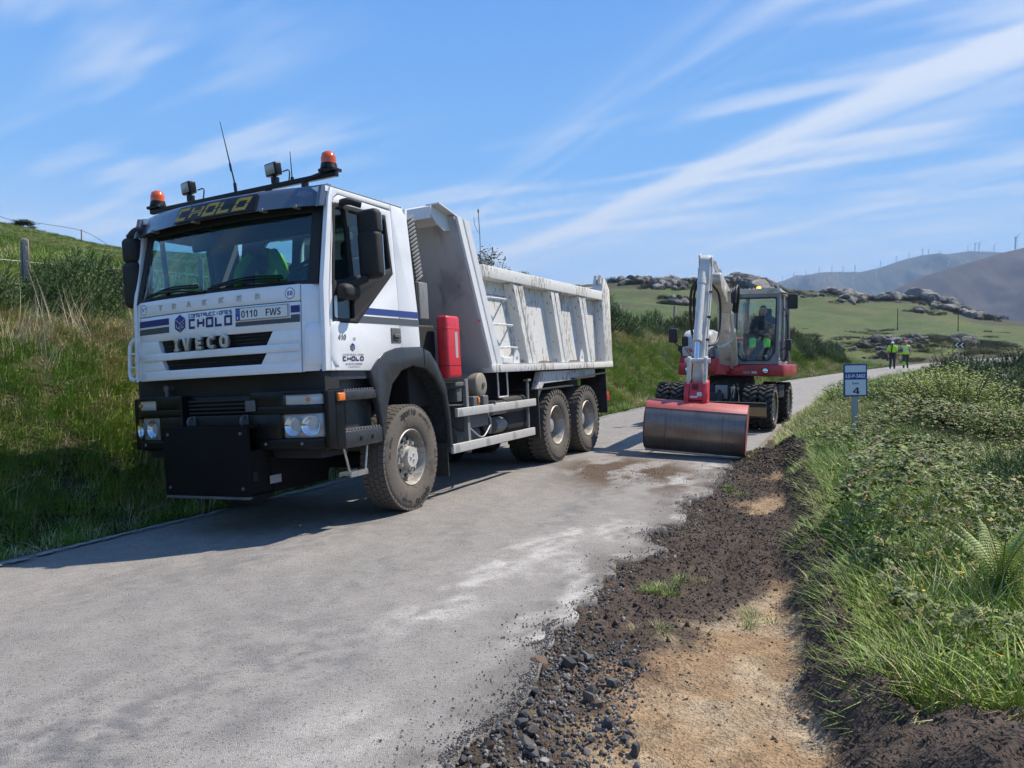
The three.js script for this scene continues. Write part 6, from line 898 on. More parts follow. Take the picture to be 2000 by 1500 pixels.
function tuftGeo(n, h, spread, w, bend = 1) { const pos = []; for (let i = 0; i < n; i++) { const a = rnd() * TAU, r = Math.sqrt(rnd()) * spread; blade(pos, Math.cos(a) * r, Math.sin(a) * r, h * rr(0.55, 1.1), w * rr(0.7, 1.3), a + rr(-0.9, 0.9), bend * rr(0.2, 1.0)); } return rawGeo(pos); }
const leafMat = (o = {}) => phys([1, 1, 1], 0.75, { transmission: 0.22, thickness: 0, ...o });
const GRASS = std([1, 1, 1], 0.6), LEAF = phys([1, 1, 1], 0.6, { specularIntensity: 0.7 }), NEEDLE = std([1, 1, 1], 0.7);
const grassTone = (dry, x, z) => { const q = fbm(x * 0.9, z * 0.9, 3, 0, 801), k = rnd(); let c = mix3([0.095, 0.20, 0.020], [0.25, 0.33, 0.045], clamp(q * 1.4 - 0.2 + (k - 0.5) * 0.5)); if (rnd() < dry) c = mix3([0.36, 0.29, 0.14], [0.56, 0.47, 0.28], rnd()); const v = rr(0.8, 1.25); return [c[0] * v, c[1] * v, c[2] * v]; };
const onTS = (t, s) => { const [x, z] = toXZ(t, s); return [x, groundH(x, z), z]; };
// ---- grass of the left bank
{
  const tufts = [tuftGeo(24, 0.17, 0.10, 0.009, 1.3), tuftGeo(18, 0.25, 0.09, 0.008, 1.1), tuftGeo(30, 0.11, 0.12, 0.011, 1.4)], lists = [[], [], []];
  const sow = (n, t0, t1, u0, u1, sc, dryF) => { for (let i = 0; i < n; i++) { const t = rr(t0, t1), u = rr(u0, u1), s = -2.5 - u; if (u < 0.75 && rnd() < 0.95 - u * 0.9) continue; const [x, y, z] = onTS(t, s); const d = dryF(t, u, x, z), cl = fbm(x * 1.7, z * 1.7, 3, 0, 815); if (cl < 0.36 && rnd() < 0.6) continue; lists[Math.floor(rnd() * 3)].push([x, y - 0.015, z, rnd() * TAU, sc * rr(0.7, 1.2) * (0.45 + 1.15 * cl), rr(-0.25, 0.25), rr(-0.25, 0.25), grassTone(d, x, z)]); } };
  const dry = (t, u, x, z) => clamp(0.13 + 0.55 * sstep(2.2, 2.8, u) * sstep(3.4, 2.9, u) + 0.42 * sstep(0.53, 0.68, fbm(x * 0.8 + 3, z * 0.8, 3, 0, 811)));
  sow(19000, -9, 3.5, 0.12, 3.9, 1, dry); sow(2200, 3.5, 14, 0.1, 3.9, 1.15, dry); sow(14000, 14, 30, 0.05, 4.2, 1.35, dry); sow(9000, 30, 56, 0.0, 4.6, 1.8, dry);
  sow(9000, -9, 3, 3.9, 9, 1.1, () => 0.22); sow(6000, 3, 30, 4, 12, 1.6, () => 0.2);
  // the meadow in the foreground of the far hill
  for (let i = 0; i < 9000; i++) { const r = Math.sqrt(rr(16 * 16, 70 * 70)), b = rr(-0.75, -0.30), x = r * Math.sin(b), z = -r * Math.cos(b); lists[2].push([x, groundH(x, z) - 0.02, z, rnd() * TAU, rr(0.9, 1.9), 0, 0, grassTone(0.1, x, z)]); }
  // right hand side: fresh grass along the trench and the road
  const bare = (t, s) => s < digEdge(t) + mix(-0.3, 1.15, sstep(-3.3, -3.75, t)) + (fbm(t * 3, s * 3, 2, 0, 841) - 0.5) * 0.4;
  const edge = (n, t0, t1, a, b, sc, dryness) => { for (let i = 0; i < n; i++) { const t = rr(t0, t1), s = digEdge(t) + rr(a, b); if (t < -3.2 && bare(t, s)) continue; const [x, y, z] = onTS(t, s); lists[Math.floor(rnd() * 3)].push([x, y - 0.02, z, rnd() * TAU, sc * rr(0.7, 1.4), rr(-0.3, 0.3), rr(-0.3, 0.3), grassTone(dryness, x, z)]); } };
  edge(3200, -6, 8, 0.05, 0.5, 0.95, 0.12); edge(6500, -6, 8, 0.1, 1.5, 0.95, 0.10); edge(7500, -6.5, 9, 0.5, 5.5, 1.15, 0.12); edge(3500, 8, 20, 0.0, 1.6, 0.95, 0.4); edge(6500, 5, 22, 0.8, 8, 1.15, 0.3); edge(4200, 20, 46, -0.1, 3, 1.7, 0.25); edge(4200, 20, 60, 2, 12, 2.0, 0.3); edge(700, 19, 27, 0.4, 2.2, 2.4, 0.0);
  // a few blades left standing in the trench
  for (const [t, s, n] of [[-1.55, 2.85, 26], [-1.2, 3.02, 10], [-1.9, 3.6, 10], [2.9, 2.75, 12], [-2.4, 2.95, 6], [5.6, 2.62, 14]]) for (let i = 0; i < n; i++) { const T = t + rr(-0.14, 0.14), S = s + rr(-0.12, 0.12), [x, z] = toXZ(T, S); lists[0].push([x, soilH(T, S) - 0.01, z, rnd() * TAU, rr(0.25, 0.55), 0, 0, grassTone(0.25, x, z)]); }
  scatter('bank_grass', 'short mixed grass covering the banks and verges', 'grass', tufts[0], GRASS, lists[0]); scatter('tall_grass', 'longer thin grass growing through the verges', 'grass', tufts[1], GRASS, lists[1]); scatter('meadow_grass', 'low broad tufts of grass on bank and meadow', 'grass', tufts[2], GRASS, lists[2]);
  // dry stalks on the top of the bank
  const st = []; for (let i = 0; i < 9; i++) blade(st, rr(-0.1, 0.1), rr(-0.1, 0.1), rr(0.5, 1.0), 0.008, rnd() * TAU, rr(0.05, 0.35)); const sg = rawGeo(st), sl = [];
  for (let i = 0; i < 160; i++) { const t = rr(-9, 3), [x, y, z] = onTS(t, -2.5 - rr(2.0, 3.6)); sl.push([x, y, z, rnd() * TAU, rr(0.5, 1.0), rr(-0.3, 0.3), rr(-0.3, 0.3), mix3([0.36, 0.29, 0.17], [0.52, 0.46, 0.32], rnd())]); }
  for (let i = 0; i < 260; i++) { const t = rr(14, 46), [x, y, z] = onTS(t, -2.5 - rr(1.5, 4)); sl.push([x, y, z, rnd() * TAU, rr(0.5, 1.1), rr(-0.4, 0.4), rr(-0.4, 0.4), [0.36, 0.29, 0.17]]); }
  for (let i = 0; i < 120; i++) { const t = rr(-5, 16), [x, y, z] = onTS(t, digEdge(t) + rr(0.3, 5)); sl.push([x, y, z, rnd() * TAU, rr(0.3, 0.75), rr(-0.5, 0.5), rr(-0.5, 0.5), mix3([0.36, 0.29, 0.17], [0.5, 0.44, 0.3], rnd())]); }
  scatter('dry_stalks', 'pale dry grass stalks standing over the bank', 'dry grass', sg, GRASS, sl);
}
// ---- brambles on the right verge
{
  const pos = [], leaf = (o, dir, len, w, droop) => { const D = V3(Math.cos(dir), -droop, Math.sin(dir)).normalize(), S = V3(-Math.sin(dir), 0, Math.cos(dir)), U = S.clone().cross(D).multiplyScalar(-1), at = (a, b, c) => V3(...o).addScaledVector(D, a * len).addScaledVector(S, b * w).addScaledVector(U, c * w).toArray();
    const rim = [[0, 0], [0.18, 0.36], [0.45, 0.5], [0.75, 0.3], [1, 0]], mid = [[0, 0], [0.18, 0], [0.45, 0], [0.75, 0], [1, 0]];
    for (const s of [1, -1]) for (let k = 0; k < 4; k++) { const a = at(mid[k][0], 0, 0), b = at(mid[k + 1][0], 0, 0), c = at(rim[k][0], s * rim[k][1], 0.14 * rim[k][1] * 2), d = at(rim[k + 1][0], s * rim[k + 1][1], 0.14 * rim[k + 1][1] * 2); pos.push(...a, ...b, ...d); if (k) pos.push(...a, ...d, ...c); } };
  for (const [a, d] of [[0, 0.15], [1.35, 0.35], [-1.35, 0.35]]) leaf([Math.cos(a) * 0.012, 0, Math.sin(a) * 0.012], a, a ? 0.052 : 0.066, a ? 0.036 : 0.044, d);
  const spray = rawGeo(pos), list = [], one = []; const p1 = pos.splice(0); leaf([0, 0, 0], 0, 0.06, 0.036, 0.2); const single = rawGeo(pos);
  const hump = (t, s) => 0.05 + 0.68 * sstep(0.40, 0.70, fbm(t * 0.55 + 2, s * 0.55, 3, 0, 831)) + 0.14 * fbm(t * 2.2, s * 2.2, 2, 0, 832);
  const tone = () => { const k = rnd(); if (k < 0.06) return mix3([0.22, 0.13, 0.04], [0.17, 0.08, 0.04], rnd()); if (k < 0.09) return [0.30, 0.24, 0.04]; if (k < 0.36) return mix3([0.12, 0.185, 0.028], [0.19, 0.24, 0.04], rnd()); const v = rr(0.5, 1.2); return mix3([0.055 * v, 0.092 * v, 0.022 * v], [0.125 * v, 0.145 * v, 0.038 * v], rnd()); };
  const sow = (n, t0, t1, a, b, sc) => { for (let i = 0; i < n; i++) { const t = rr(t0, t1), s = digEdge(t) + a + (b - a) * Math.pow(rnd(), 0.85), w = fbm(t * 0.8, s * 0.8, 3, 0, 835); if (w < 0.40 && rnd() < 0.75) continue; if (t < -3.3 && s < digEdge(t) + 1.2) continue; const [x, y, z] = onTS(t, s), h = hump(t, s) * sstep(-0.05, 0.7, s - digEdge(t)); list.push([x, y + h * (1 - 0.55 * rnd() * rnd()) + 0.02, z, rnd() * TAU, sc * rr(0.7, 1.3), rr(-0.5, 0.5), rr(-0.5, 0.5), tone()]); } };
  sow(14000, -6.5, 1, 0.3, 3.5, 0.62); sow(18000, 1, 9, 0.4, 6.5, 0.66); sow(19000, 9, 20, 0.6, 10, 0.85); sow(10000, 18, 42, 1.5, 14, 1.3); sow(900, -6.5, 6, 0.05, 0.6, 0.8);
  scatter('bramble_leaves', 'low tangle of bramble leaves covering the right verge', 'brambles', spray, LEAF, list);
  // bramble stems arching through
  const cane = tube([[0, 0, 0], [0.1, 0.22, 0.02], [0.32, 0.34, 0.0], [0.55, 0.25, -0.04], [0.7, 0.1, -0.05]], 0.003, 12, 5), cl = [];
  for (let i = 0; i < 260; i++) { const t = rr(-5.5, 12), [x, y, z] = onTS(t, digEdge(t) + rr(0.9, 5)); cl.push([x, y, z, rnd() * TAU, rr(0.5, 1.2), rr(-0.2, 0.2), 0, pick([[0.13, 0.07, 0.05], [0.22, 0.17, 0.1], [0.12, 0.1, 0.05]])]); }
  scatter('bramble_canes', 'thin arching bramble canes among the leaves', 'brambles', cane, NEEDLE, cl);
  // small leaves and moss low down, so that the soil shows through only here and there
  for (let i = 0; i < 26000; i++) { const t = rr(-6.5, 16), s = digEdge(t) + 0.1 + 6.5 * Math.pow(rnd(), 1.2); if (t < -3.3 && s < digEdge(t) + 1.2) continue; const [x, y, z] = onTS(t, s); one.push([x, y + 0.02 + rr(0, 0.12), z, rnd() * TAU, rr(0.5, 1.2), rr(-0.7, 0.7), rr(-0.7, 0.7), tone()]); }
  scatter('verge_leaves', 'small broad leaves low down on the right verge', 'weeds', single, LEAF, one);
  const fl = []; for (let i = 0; i < 60; i++) { const t = rr(-4, 6), [x, y, z] = onTS(t, digEdge(t) + rr(0.4, 2.6)); fl.push([x, y + rr(0.1, 0.35), z, rnd() * TAU, rr(0.4, 0.7), rr(-0.4, 0.4), rr(-0.4, 0.4), [0.75, 0.42, 0.02]]); }
  scatter('yellow_leaves', 'scattered orange yellow leaves in the verge', 'weeds', single, LEAF, fl);
}
// ---- gorse: shoots that bristle with spines
function gorseGeo(R, Hh, n, sp, len = 0.2) {
  const pos = []; for (let i = 0; i < n; i++) { const a = rnd() * TAU, e = Math.acos(1 - rnd() * 0.98), k = Math.pow(rnd(), 0.28), ox = Math.sin(e) * Math.cos(a) * R * k, oz = Math.sin(e) * Math.sin(a) * R * k, oy = Math.max(0.02, Math.cos(e) * Hh * k * (0.8 + 0.35 * n2(a * 2 + R * 7, e * 2, 0, 3)));
    const D = V3(Math.sin(e) * Math.cos(a) * 0.6 + rr(-0.45, 0.45), 0.75 + rr(-0.2, 0.3), Math.sin(e) * Math.sin(a) * 0.6 + rr(-0.45, 0.45)).normalize(), L = len * rr(0.6, 1.3), S = V3(D.z, 0, -D.x).normalize(), T = D.clone().cross(S);
    const P = (u, v, w) => [ox + D.x * u + S.x * v + T.x * w, oy + D.y * u + S.y * v + T.y * w, oz + D.z * u + S.z * v + T.z * w], wd = 0.006 + len * 0.02;
    pos.push(...P(-L * 0.3, wd, 0), ...P(-L * 0.3, -wd, 0), ...P(L, 0, 0), ...P(-L * 0.3, 0, wd), ...P(-L * 0.3, 0, -wd), ...P(L, 0, 0));
    for (let q = 0; q < sp; q++) { const u = L * rr(-0.3, 0.92), b = rnd() * TAU, ll = len * rr(0.16, 0.34) * (1.15 - 0.6 * Math.max(0, u / L)), c = Math.cos(b), s = Math.sin(b), ww = len * 0.016; pos.push(...P(u - ww, -s * ww, c * ww), ...P(u + ww, s * ww, -c * ww), ...P(u + ll * 0.55, c * ll, s * ll)); } }
  return rawGeo(pos);
}
const gorseGeos = [gorseGeo(0.75, 0.95, 520, 26, 0.22), gorseGeo(0.9, 0.8, 560, 26, 0.2), gorseGeo(0.65, 1.1, 500, 26, 0.24)];
const gorseMats = [std([0.07, 0.125, 0.032], 0.6), std([0.09, 0.15, 0.036], 0.6), std([0.055, 0.095, 0.03], 0.6), std([0.13, 0.088, 0.05], 0.8)];
const gorseStem = (() => { const g = []; for (let i = 0; i < 6; i++) { const a = i * 1.05; g.push(rod([0, 0, 0], [Math.cos(a) * 0.4, 0.5, Math.sin(a) * 0.4], 0.018, 0.008, 5)); } return mergeGeometries(g); })();
const stemMat = std([0.14, 0.11, 0.08], 0.9);
function gorse(x, z, sc, label, group, mat, y) { const p = thing('gorse_bush', label, 'bush', [x, (y ?? groundH(x, z)) - 0.05, z], rnd() * TAU, group); const v = Array.isArray(sc) ? sc : [sc, sc, sc]; const f = mk('foliage', pick(gorseGeos), mat || pick(gorseMats.slice(0, 3)), p), s = mk('stem', gorseStem, stemMat, p); f.scale.set(...v); s.scale.set(...v); return p; }
for (let i = 0; i < 63; i++) {
  const t = i < 26 ? -9 + i * 0.5 + rr(-0.2, 0.2) : 4 + (i - 26) * 1.35 + rr(-0.5, 0.5), u = rr(3.2, 4.4), [x, z] = toXZ(t, -2.5 - u); if (t > 54 || (t > 5.5 && t < 13)) continue;
  const k = t < 6 ? 0 : t < 34 ? 1 : 2, low = t > 1.5 && t < 6;
  gorse(x, z, rr(0.75, 1.1) * (t > 14 ? 1.35 : low ? 0.5 : Math.abs(x / z - 0.632) < 0.035 ? 0.6 : 0.95), ['dark spiny gorse bush in the hedge on the bank left of the lorry', 'dark spiny gorse bush on the bank between tipper and excavator', 'dark spiny gorse bush on the end of the bank right of the excavator'][k], ['gorse hedge left of the lorry', 'gorse between tipper and excavator', 'gorse right of the excavator'][k], i % 11 === 3 ? gorseMats[3] : null);
}
for (let i = 0; i < 20; i++) { const [x, z] = toXZ(rr(36, 53), -2.5 - rr(1.4, 3.4)); gorse(x, z, rr(0.8, 1.3), 'dark spiny gorse bush on the end of the bank right of the excavator', 'gorse right of the excavator'); }
for (const [t, s, k] of [[1.6, 5.7, 0.62], [2.3, 6.1, 0.7], [3.1, 5.9, 0.6], [3.8, 6.7, 0.75], [2.7, 6.9, 0.8], [5.2, 7.4, 0.8]]) { const [x, z] = toXZ(t, s); gorse(x, z, k, 'dark gorse bush in the scrub to the right of the road', 'gorse in the right hand scrub'); }
for (let i = 0; i < 22; i++) { const b = rr(0.56, 0.74), d = rr(15, 33); gorse(b * d, -d, rr(1.1, 1.5) * (0.7 + d * 0.012), 'dark gorse bush in the scrub to the right of the road', 'gorse in the right hand scrub'); }
for (let i = 0; i < 16; i++) { const t = rr(1.5, 30), s = digEdge(t) + (t < 8 ? rr(3.6, 6) : rr(4.5, 15)), [x, z] = toXZ(t, s); gorse(x, z, t < 8 ? rr(0.55, 0.85) : rr(0.8, 1.35), 'dark gorse bush in the scrub to the right of the road', 'gorse in the right hand scrub'); }
// ---- leafy bushes: real stems and many small leaves
function bushGeo(R, Hh, nst, nl, size, seedy) {
  const stems = [], pos = []; for (let i = 0; i < nst; i++) { const a = rnd() * TAU, k = Math.sqrt(rnd()), tx = Math.cos(a) * R * k, tz = Math.sin(a) * R * k, th = Hh * rr(0.55, 1.0) * (1 - 0.25 * k); const P = [[Math.cos(a) * 0.05, 0, Math.sin(a) * 0.05], [tx * 0.45 + rr(-0.05, 0.05), th * 0.5, tz * 0.45 + rr(-0.05, 0.05)], [tx, th, tz]]; stems.push(tube(P, 0.008, 8, 4));
    const cv = new THREE.CatmullRomCurve3(P.map(p => V3(...p))); for (let q = 0; q < nl; q++) { const o = cv.getPoint(Math.pow(rnd(), 0.6)), b = rnd() * TAU, rad = rr(0.02, 0.16) * seedy, up = rr(-0.7, 0.7), L = size * rr(0.6, 1.3); const c = [o.x + Math.cos(b) * rad, o.y + rr(-0.05, 0.08), o.z + Math.sin(b) * rad], D = V3(Math.cos(b), up, Math.sin(b)).normalize(), S = V3(-Math.sin(b), rr(-0.6, 0.6), Math.cos(b)).normalize(); const at = (u, v) => [c[0] + D.x * u * L + S.x * v * L, c[1] + D.y * u * L + S.y * v * L, c[2] + D.z * u * L + S.z * v * L]; pos.push(...at(0, 0), ...at(0.5, 0.28), ...at(1, 0), ...at(0, 0), ...at(1, 0), ...at(0.5, -0.28)); } }
  return [mergeGeometries(stems), rawGeo(pos)];
}
function bush(name, label, cat, x, z, [stems, leaves], mat, sc = 1, group) { const p = thing(name, label, cat, [x, groundH(x, z) - 0.03, z], rnd() * TAU, group); mk('stem', stems, stemMat, p).scale.setScalar(sc); mk('crown', leaves, mat, p).scale.setScalar(sc); return p; }
{
  const yel = leafMat({ color: col(0.22, 0.28, 0.035), roughness: 0.8 }), mid = leafMat({ color: col(0.10, 0.145, 0.04), roughness: 0.5 });
  const A = bushGeo(0.8, 1.15, 64, 190, 0.042, 1), B = bushGeo(0.4, 1.75, 12, 130, 0.055, 0.7);
  bush('young_shrub', 'tall thin yellow-green sprig rising above the verge shrubs', 'shrub', 9.6, -16.8, B, yel, 1.15);
  bush('young_shrub', 'rounded yellow-green shrub in the middle of the right verge', 'shrub', 9.1, -15.6, A, yel, 1.35); bush('young_shrub', 'yellow-green shrub at the back of the right verge beneath the tall sprig', 'shrub', 10.2, -18.2, A, yel, 1.4); bush('young_shrub', 'low yellow-green shrub nearest the camera on the right verge', 'shrub', 8.7, -13.8, A, yel, 0.95);
  for (let i = 0; i < 5; i++) { const [x, z] = toXZ(rr(16, 34), digEdge(20) + rr(3, 9)); bush('leafy_shrub', 'mid green leafy shrub among the gorse right of the road', 'shrub', x, z, A, mid, rr(0.8, 1.3), 'green shrubs in the right hand scrub'); }
  // thicket behind the tipper
  const dk = leafMat({ color: col(0.045, 0.07, 0.03), roughness: 0.55 }), C = bushGeo(1.5, 1.7, 60, 130, 0.12, 2.2);
  for (const [b, d, sc] of [[0.135, 46, 1.4], [0.15, 47, 1.3], [0.165, 46, 1.05], [0.182, 47, 0.85], [0.118, 45, 1.6]]) bush('thicket_bush', 'dark rounded bush in the thicket on the slope behind the tipper', 'bush', b * d, -d, C, dk, sc, 'thicket behind the tipper');
  // wind-shaped tree on the skyline
  { const d = 74, x = -0.635 * d, z = -d, y = groundH(x, z), t = thing('windswept_tree', 'small windswept tree on the skyline above the fence posts', 'tree', [x, y, z]); mk('trunk', [tube([[0, -0.2, 0], [0.1, 0.35, 0], [0.35, 0.7, 0.1], [0.6, 0.95, 0]], 0.06, 12, 6), tube([[0.1, 0.35, 0], [-0.3, 0.6, 0.1], [-0.5, 0.85, 0]], 0.04, 10, 6), tube([[0.3, 0.6, 0], [0.8, 0.7, 0], [1.1, 0.55, 0.1]], 0.03, 10, 6)], stemMat, t); const C2 = bushGeo(0.75, 0.75, 22, 60, 0.13, 2.0); for (const [X, Y, s] of [[-0.5, 0.25, 0.9], [0.0, 0.45, 0.95], [0.55, 0.35, 1.0], [-0.95, 0.0, 0.5], [1.0, 0.05, 0.55]]) { const m = mk('crown', C2[1], dk, t); m.position.set(X, Y, 0); m.scale.set(s, s * 0.85, s); m.rotation.y = X * 3; } }
  let bn = 0; for (const [b, d, s] of [[-0.585, 76, 0.5], [-0.575, 77, 0.35], [-0.57, 77, 0.45], [-0.548, 78, 0.3], [-0.545, 78, 0.45], [-0.50, 80, 0.3]]) bush('skyline_bush', ['leftmost', 'second', 'third', 'fourth', 'fifth', 'rightmost'][bn++] + ' tiny dark bush on the grassy skyline right of the tree', 'bush', b * d, -d, C, dk, s * 0.5, 'bushes on the left skyline');
}
// ---- fern by the right edge
{
  const f = thing('fern', 'bright green fern with upright fronds at the right edge', 'fern', [2.92, groundH(2.92, -4.55) + 0.05, -4.55]); const mat = leafMat({ color: col(0.24, 0.33, 0.05), roughness: 0.55 });
  for (let k = 0; k < 9; k++) { const az = k * 0.72 + rr(-0.2, 0.2), L = rr(0.38, 0.62), lean = rr(0.25, 0.75), pos = [], C = t => [Math.cos(az) * L * lean * t * t, L * (t - 0.22 * lean * t * t), Math.sin(az) * L * lean * t * t];
    for (let i = 3; i < 30; i++) { const t = i / 30, o = C(t), len = 0.125 * Math.pow(Math.sin(Math.min(1, (1 - t) * 1.15 + 0.03) * 1.57), 1.2), w = 0.009; for (const s of [1, -1]) { const b = az + s * 1.35, D = V3(Math.cos(b), 0.18, Math.sin(b)), n = 7; for (let q = 0; q < n; q++) { const u0 = q / n, c = [o[0] + D.x * len * u0, o[1] + D.y * len * u0 - 0.03 * u0 * u0, o[2] + D.z * len * u0], g = w * (1 - u0 * 0.75), e = len / n; for (const v of [1, -1]) pos.push(c[0], c[1], c[2], c[0] + D.x * e, c[1] + D.y * e, c[2] + D.z * e, c[0] + D.x * e * 0.8 + Math.cos(az) * g * v * 1.2, c[1] + g * v * 0.9, c[2] + D.z * e * 0.8 + Math.sin(az) * g * v * 1.2); } } }
    const fr = mk('frond', rawGeo(pos), mat, f); mk('rachis', tube([C(0), C(0.3), C(0.6), C(1)], 0.003, 12, 5), stemMat, fr); }
}
// dead twigs on the scrub
for (const [t, s, r, L] of [[9.5, 6.6, 0.6, 1.0], [9.0, 7.4, 2.4, 0.8], [8.2, 7.0, 4.0, 0.7], [7.4, 7.6, 1.4, 0.9], [10.2, 6.0, 5.2, 0.7]]) { const [x, y, z] = onTS(t, s), p = thing('dead_branch', 'bleached dead branch lying over the right hand brambles', 'branch', [x, y + 0.25, z], r, 'dead branches in the scrub'); mk('limb', [tube([[0, 0, 0], [0.25 * L, 0.18, 0.05], [0.6 * L, 0.25, -0.05], [L, 0.5, 0.05]], 0.013, 14, 6)], M.wood, p); mk('twig', [tube([[0.3 * L, 0.19, 0.03], [0.5 * L, 0.4, 0.2], [0.55 * L, 0.55, 0.25]], 0.008, 8, 5)], M.wood, p); }
// ---- weeds on the load
{
  const pos = [], sp = []; for (let i = 0; i < 150; i++) { const x = rr(0.2, 1.02), z = -2.5 + rr(-0.65, 0.55) + (rnd() < 0.2 ? -0.9 : 0), y = loadH(x, z); for (let q = 0; q < 4; q++) blade(pos, x + rr(-0.05, 0.05), z + rr(-0.05, 0.05), rr(0.10, 0.34), 0.008, rnd() * TAU, rr(0.1, 0.9), y - 0.02); }
  mk('grass_clump', rawGeo(pos), leafMat({ color: col(0.075, 0.11, 0.035) }), load);
  for (const [x, z, h, k] of [[0.9, -2.42, 0.75, 0.10], [0.92, -2.20, 0.45, -0.2], [0.9, -2.08, 0.42, -0.35], [0.9, -2.75, 0.38, 0.3], [0.95, -3.0, 0.32, 0.5], [0.85, -1.98, 0.4, -0.3]]) { const y = loadH(x, z); mk('weed_stalk', [tube([[x, y - 0.03, z], [x + 0.02, y + h * 0.5, z + k * 0.1], [x, y + h, z - k * 0.2]], 0.005, 10, 5), tube([[x, y + h * 0.6, z], [x, y + h * 0.72, z + 0.1], [x + 0.02, y + h * 0.85, z + 0.16]], 0.003, 8, 4), sph(0.012, [x, y + h, z - k * 0.2], [1, 2.6, 1], 8)], std([0.10, 0.10, 0.05], 0.8), load); }
  const [st, lv] = bushGeo(0.28, 0.32, 14, 26, 0.05, 0.6); const m1 = mk('torn_plant', lv, leafMat({ color: col(0.05, 0.08, 0.03) }), load); m1.position.set(0.75, loadH(0.75, -2.75) - 0.03, -2.75); const m2 = mk('torn_plant', lv, leafMat({ color: col(0.05, 0.08, 0.03) }), load); m2.position.set(0.8, loadH(0.8, -3.15) - 0.03, -3.15); m2.rotation.y = 2;
  for (let i = 0; i < 16; i++) { const x = rr(0.3, 0.95), z = rr(-6.0, -3.6), m = mk('turf_sod', pick(gorseGeos), std([0.05, 0.048, 0.03], 0.9), load); m.position.set(x, loadH(x, z) - 0.04, z); m.scale.setScalar(rr(0.12, 0.24)); }
}
// ---- stones
const rockGeo = (sd, det, fl, rough) => { const g0 = new THREE.IcosahedronGeometry(1, det); const p = g0.attributes.position; for (let i = 0; i < p.count; i++) { const v = V3(p.getX(i), p.getY(i), p.getZ(i)), n = fbm3(v.x * 1.3 + sd * 9.1, v.y * 1.3, v.z * 1.3, 3, sd), q = 0.62 + 0.75 * n; v.multiplyScalar(q); for (const [a, b, c, d] of [[1, 0.3, 0.2, 0.62], [-0.7, 0.2, 0.6, 0.64], [0.1, 1, -0.2, 0.58], [-0.3, 0.1, -1, 0.62], [0.5, -0.3, 0.8, 0.66]].map(k => [k[0] + hash(sd, 1, 1) - 0.5, k[1], k[2] + hash(sd, 2, 1) - 0.5, k[3]])) { const L = Math.hypot(a, b, c), e = (v.x * a + v.y * b + v.z * c) / L - d; if (e > 0) v.sub(V3(a / L, b / L, c / L).multiplyScalar(e * 0.92)); } p.setXYZ(i, v.x, v.y * fl, v.z); } return fin(g0, rough); };
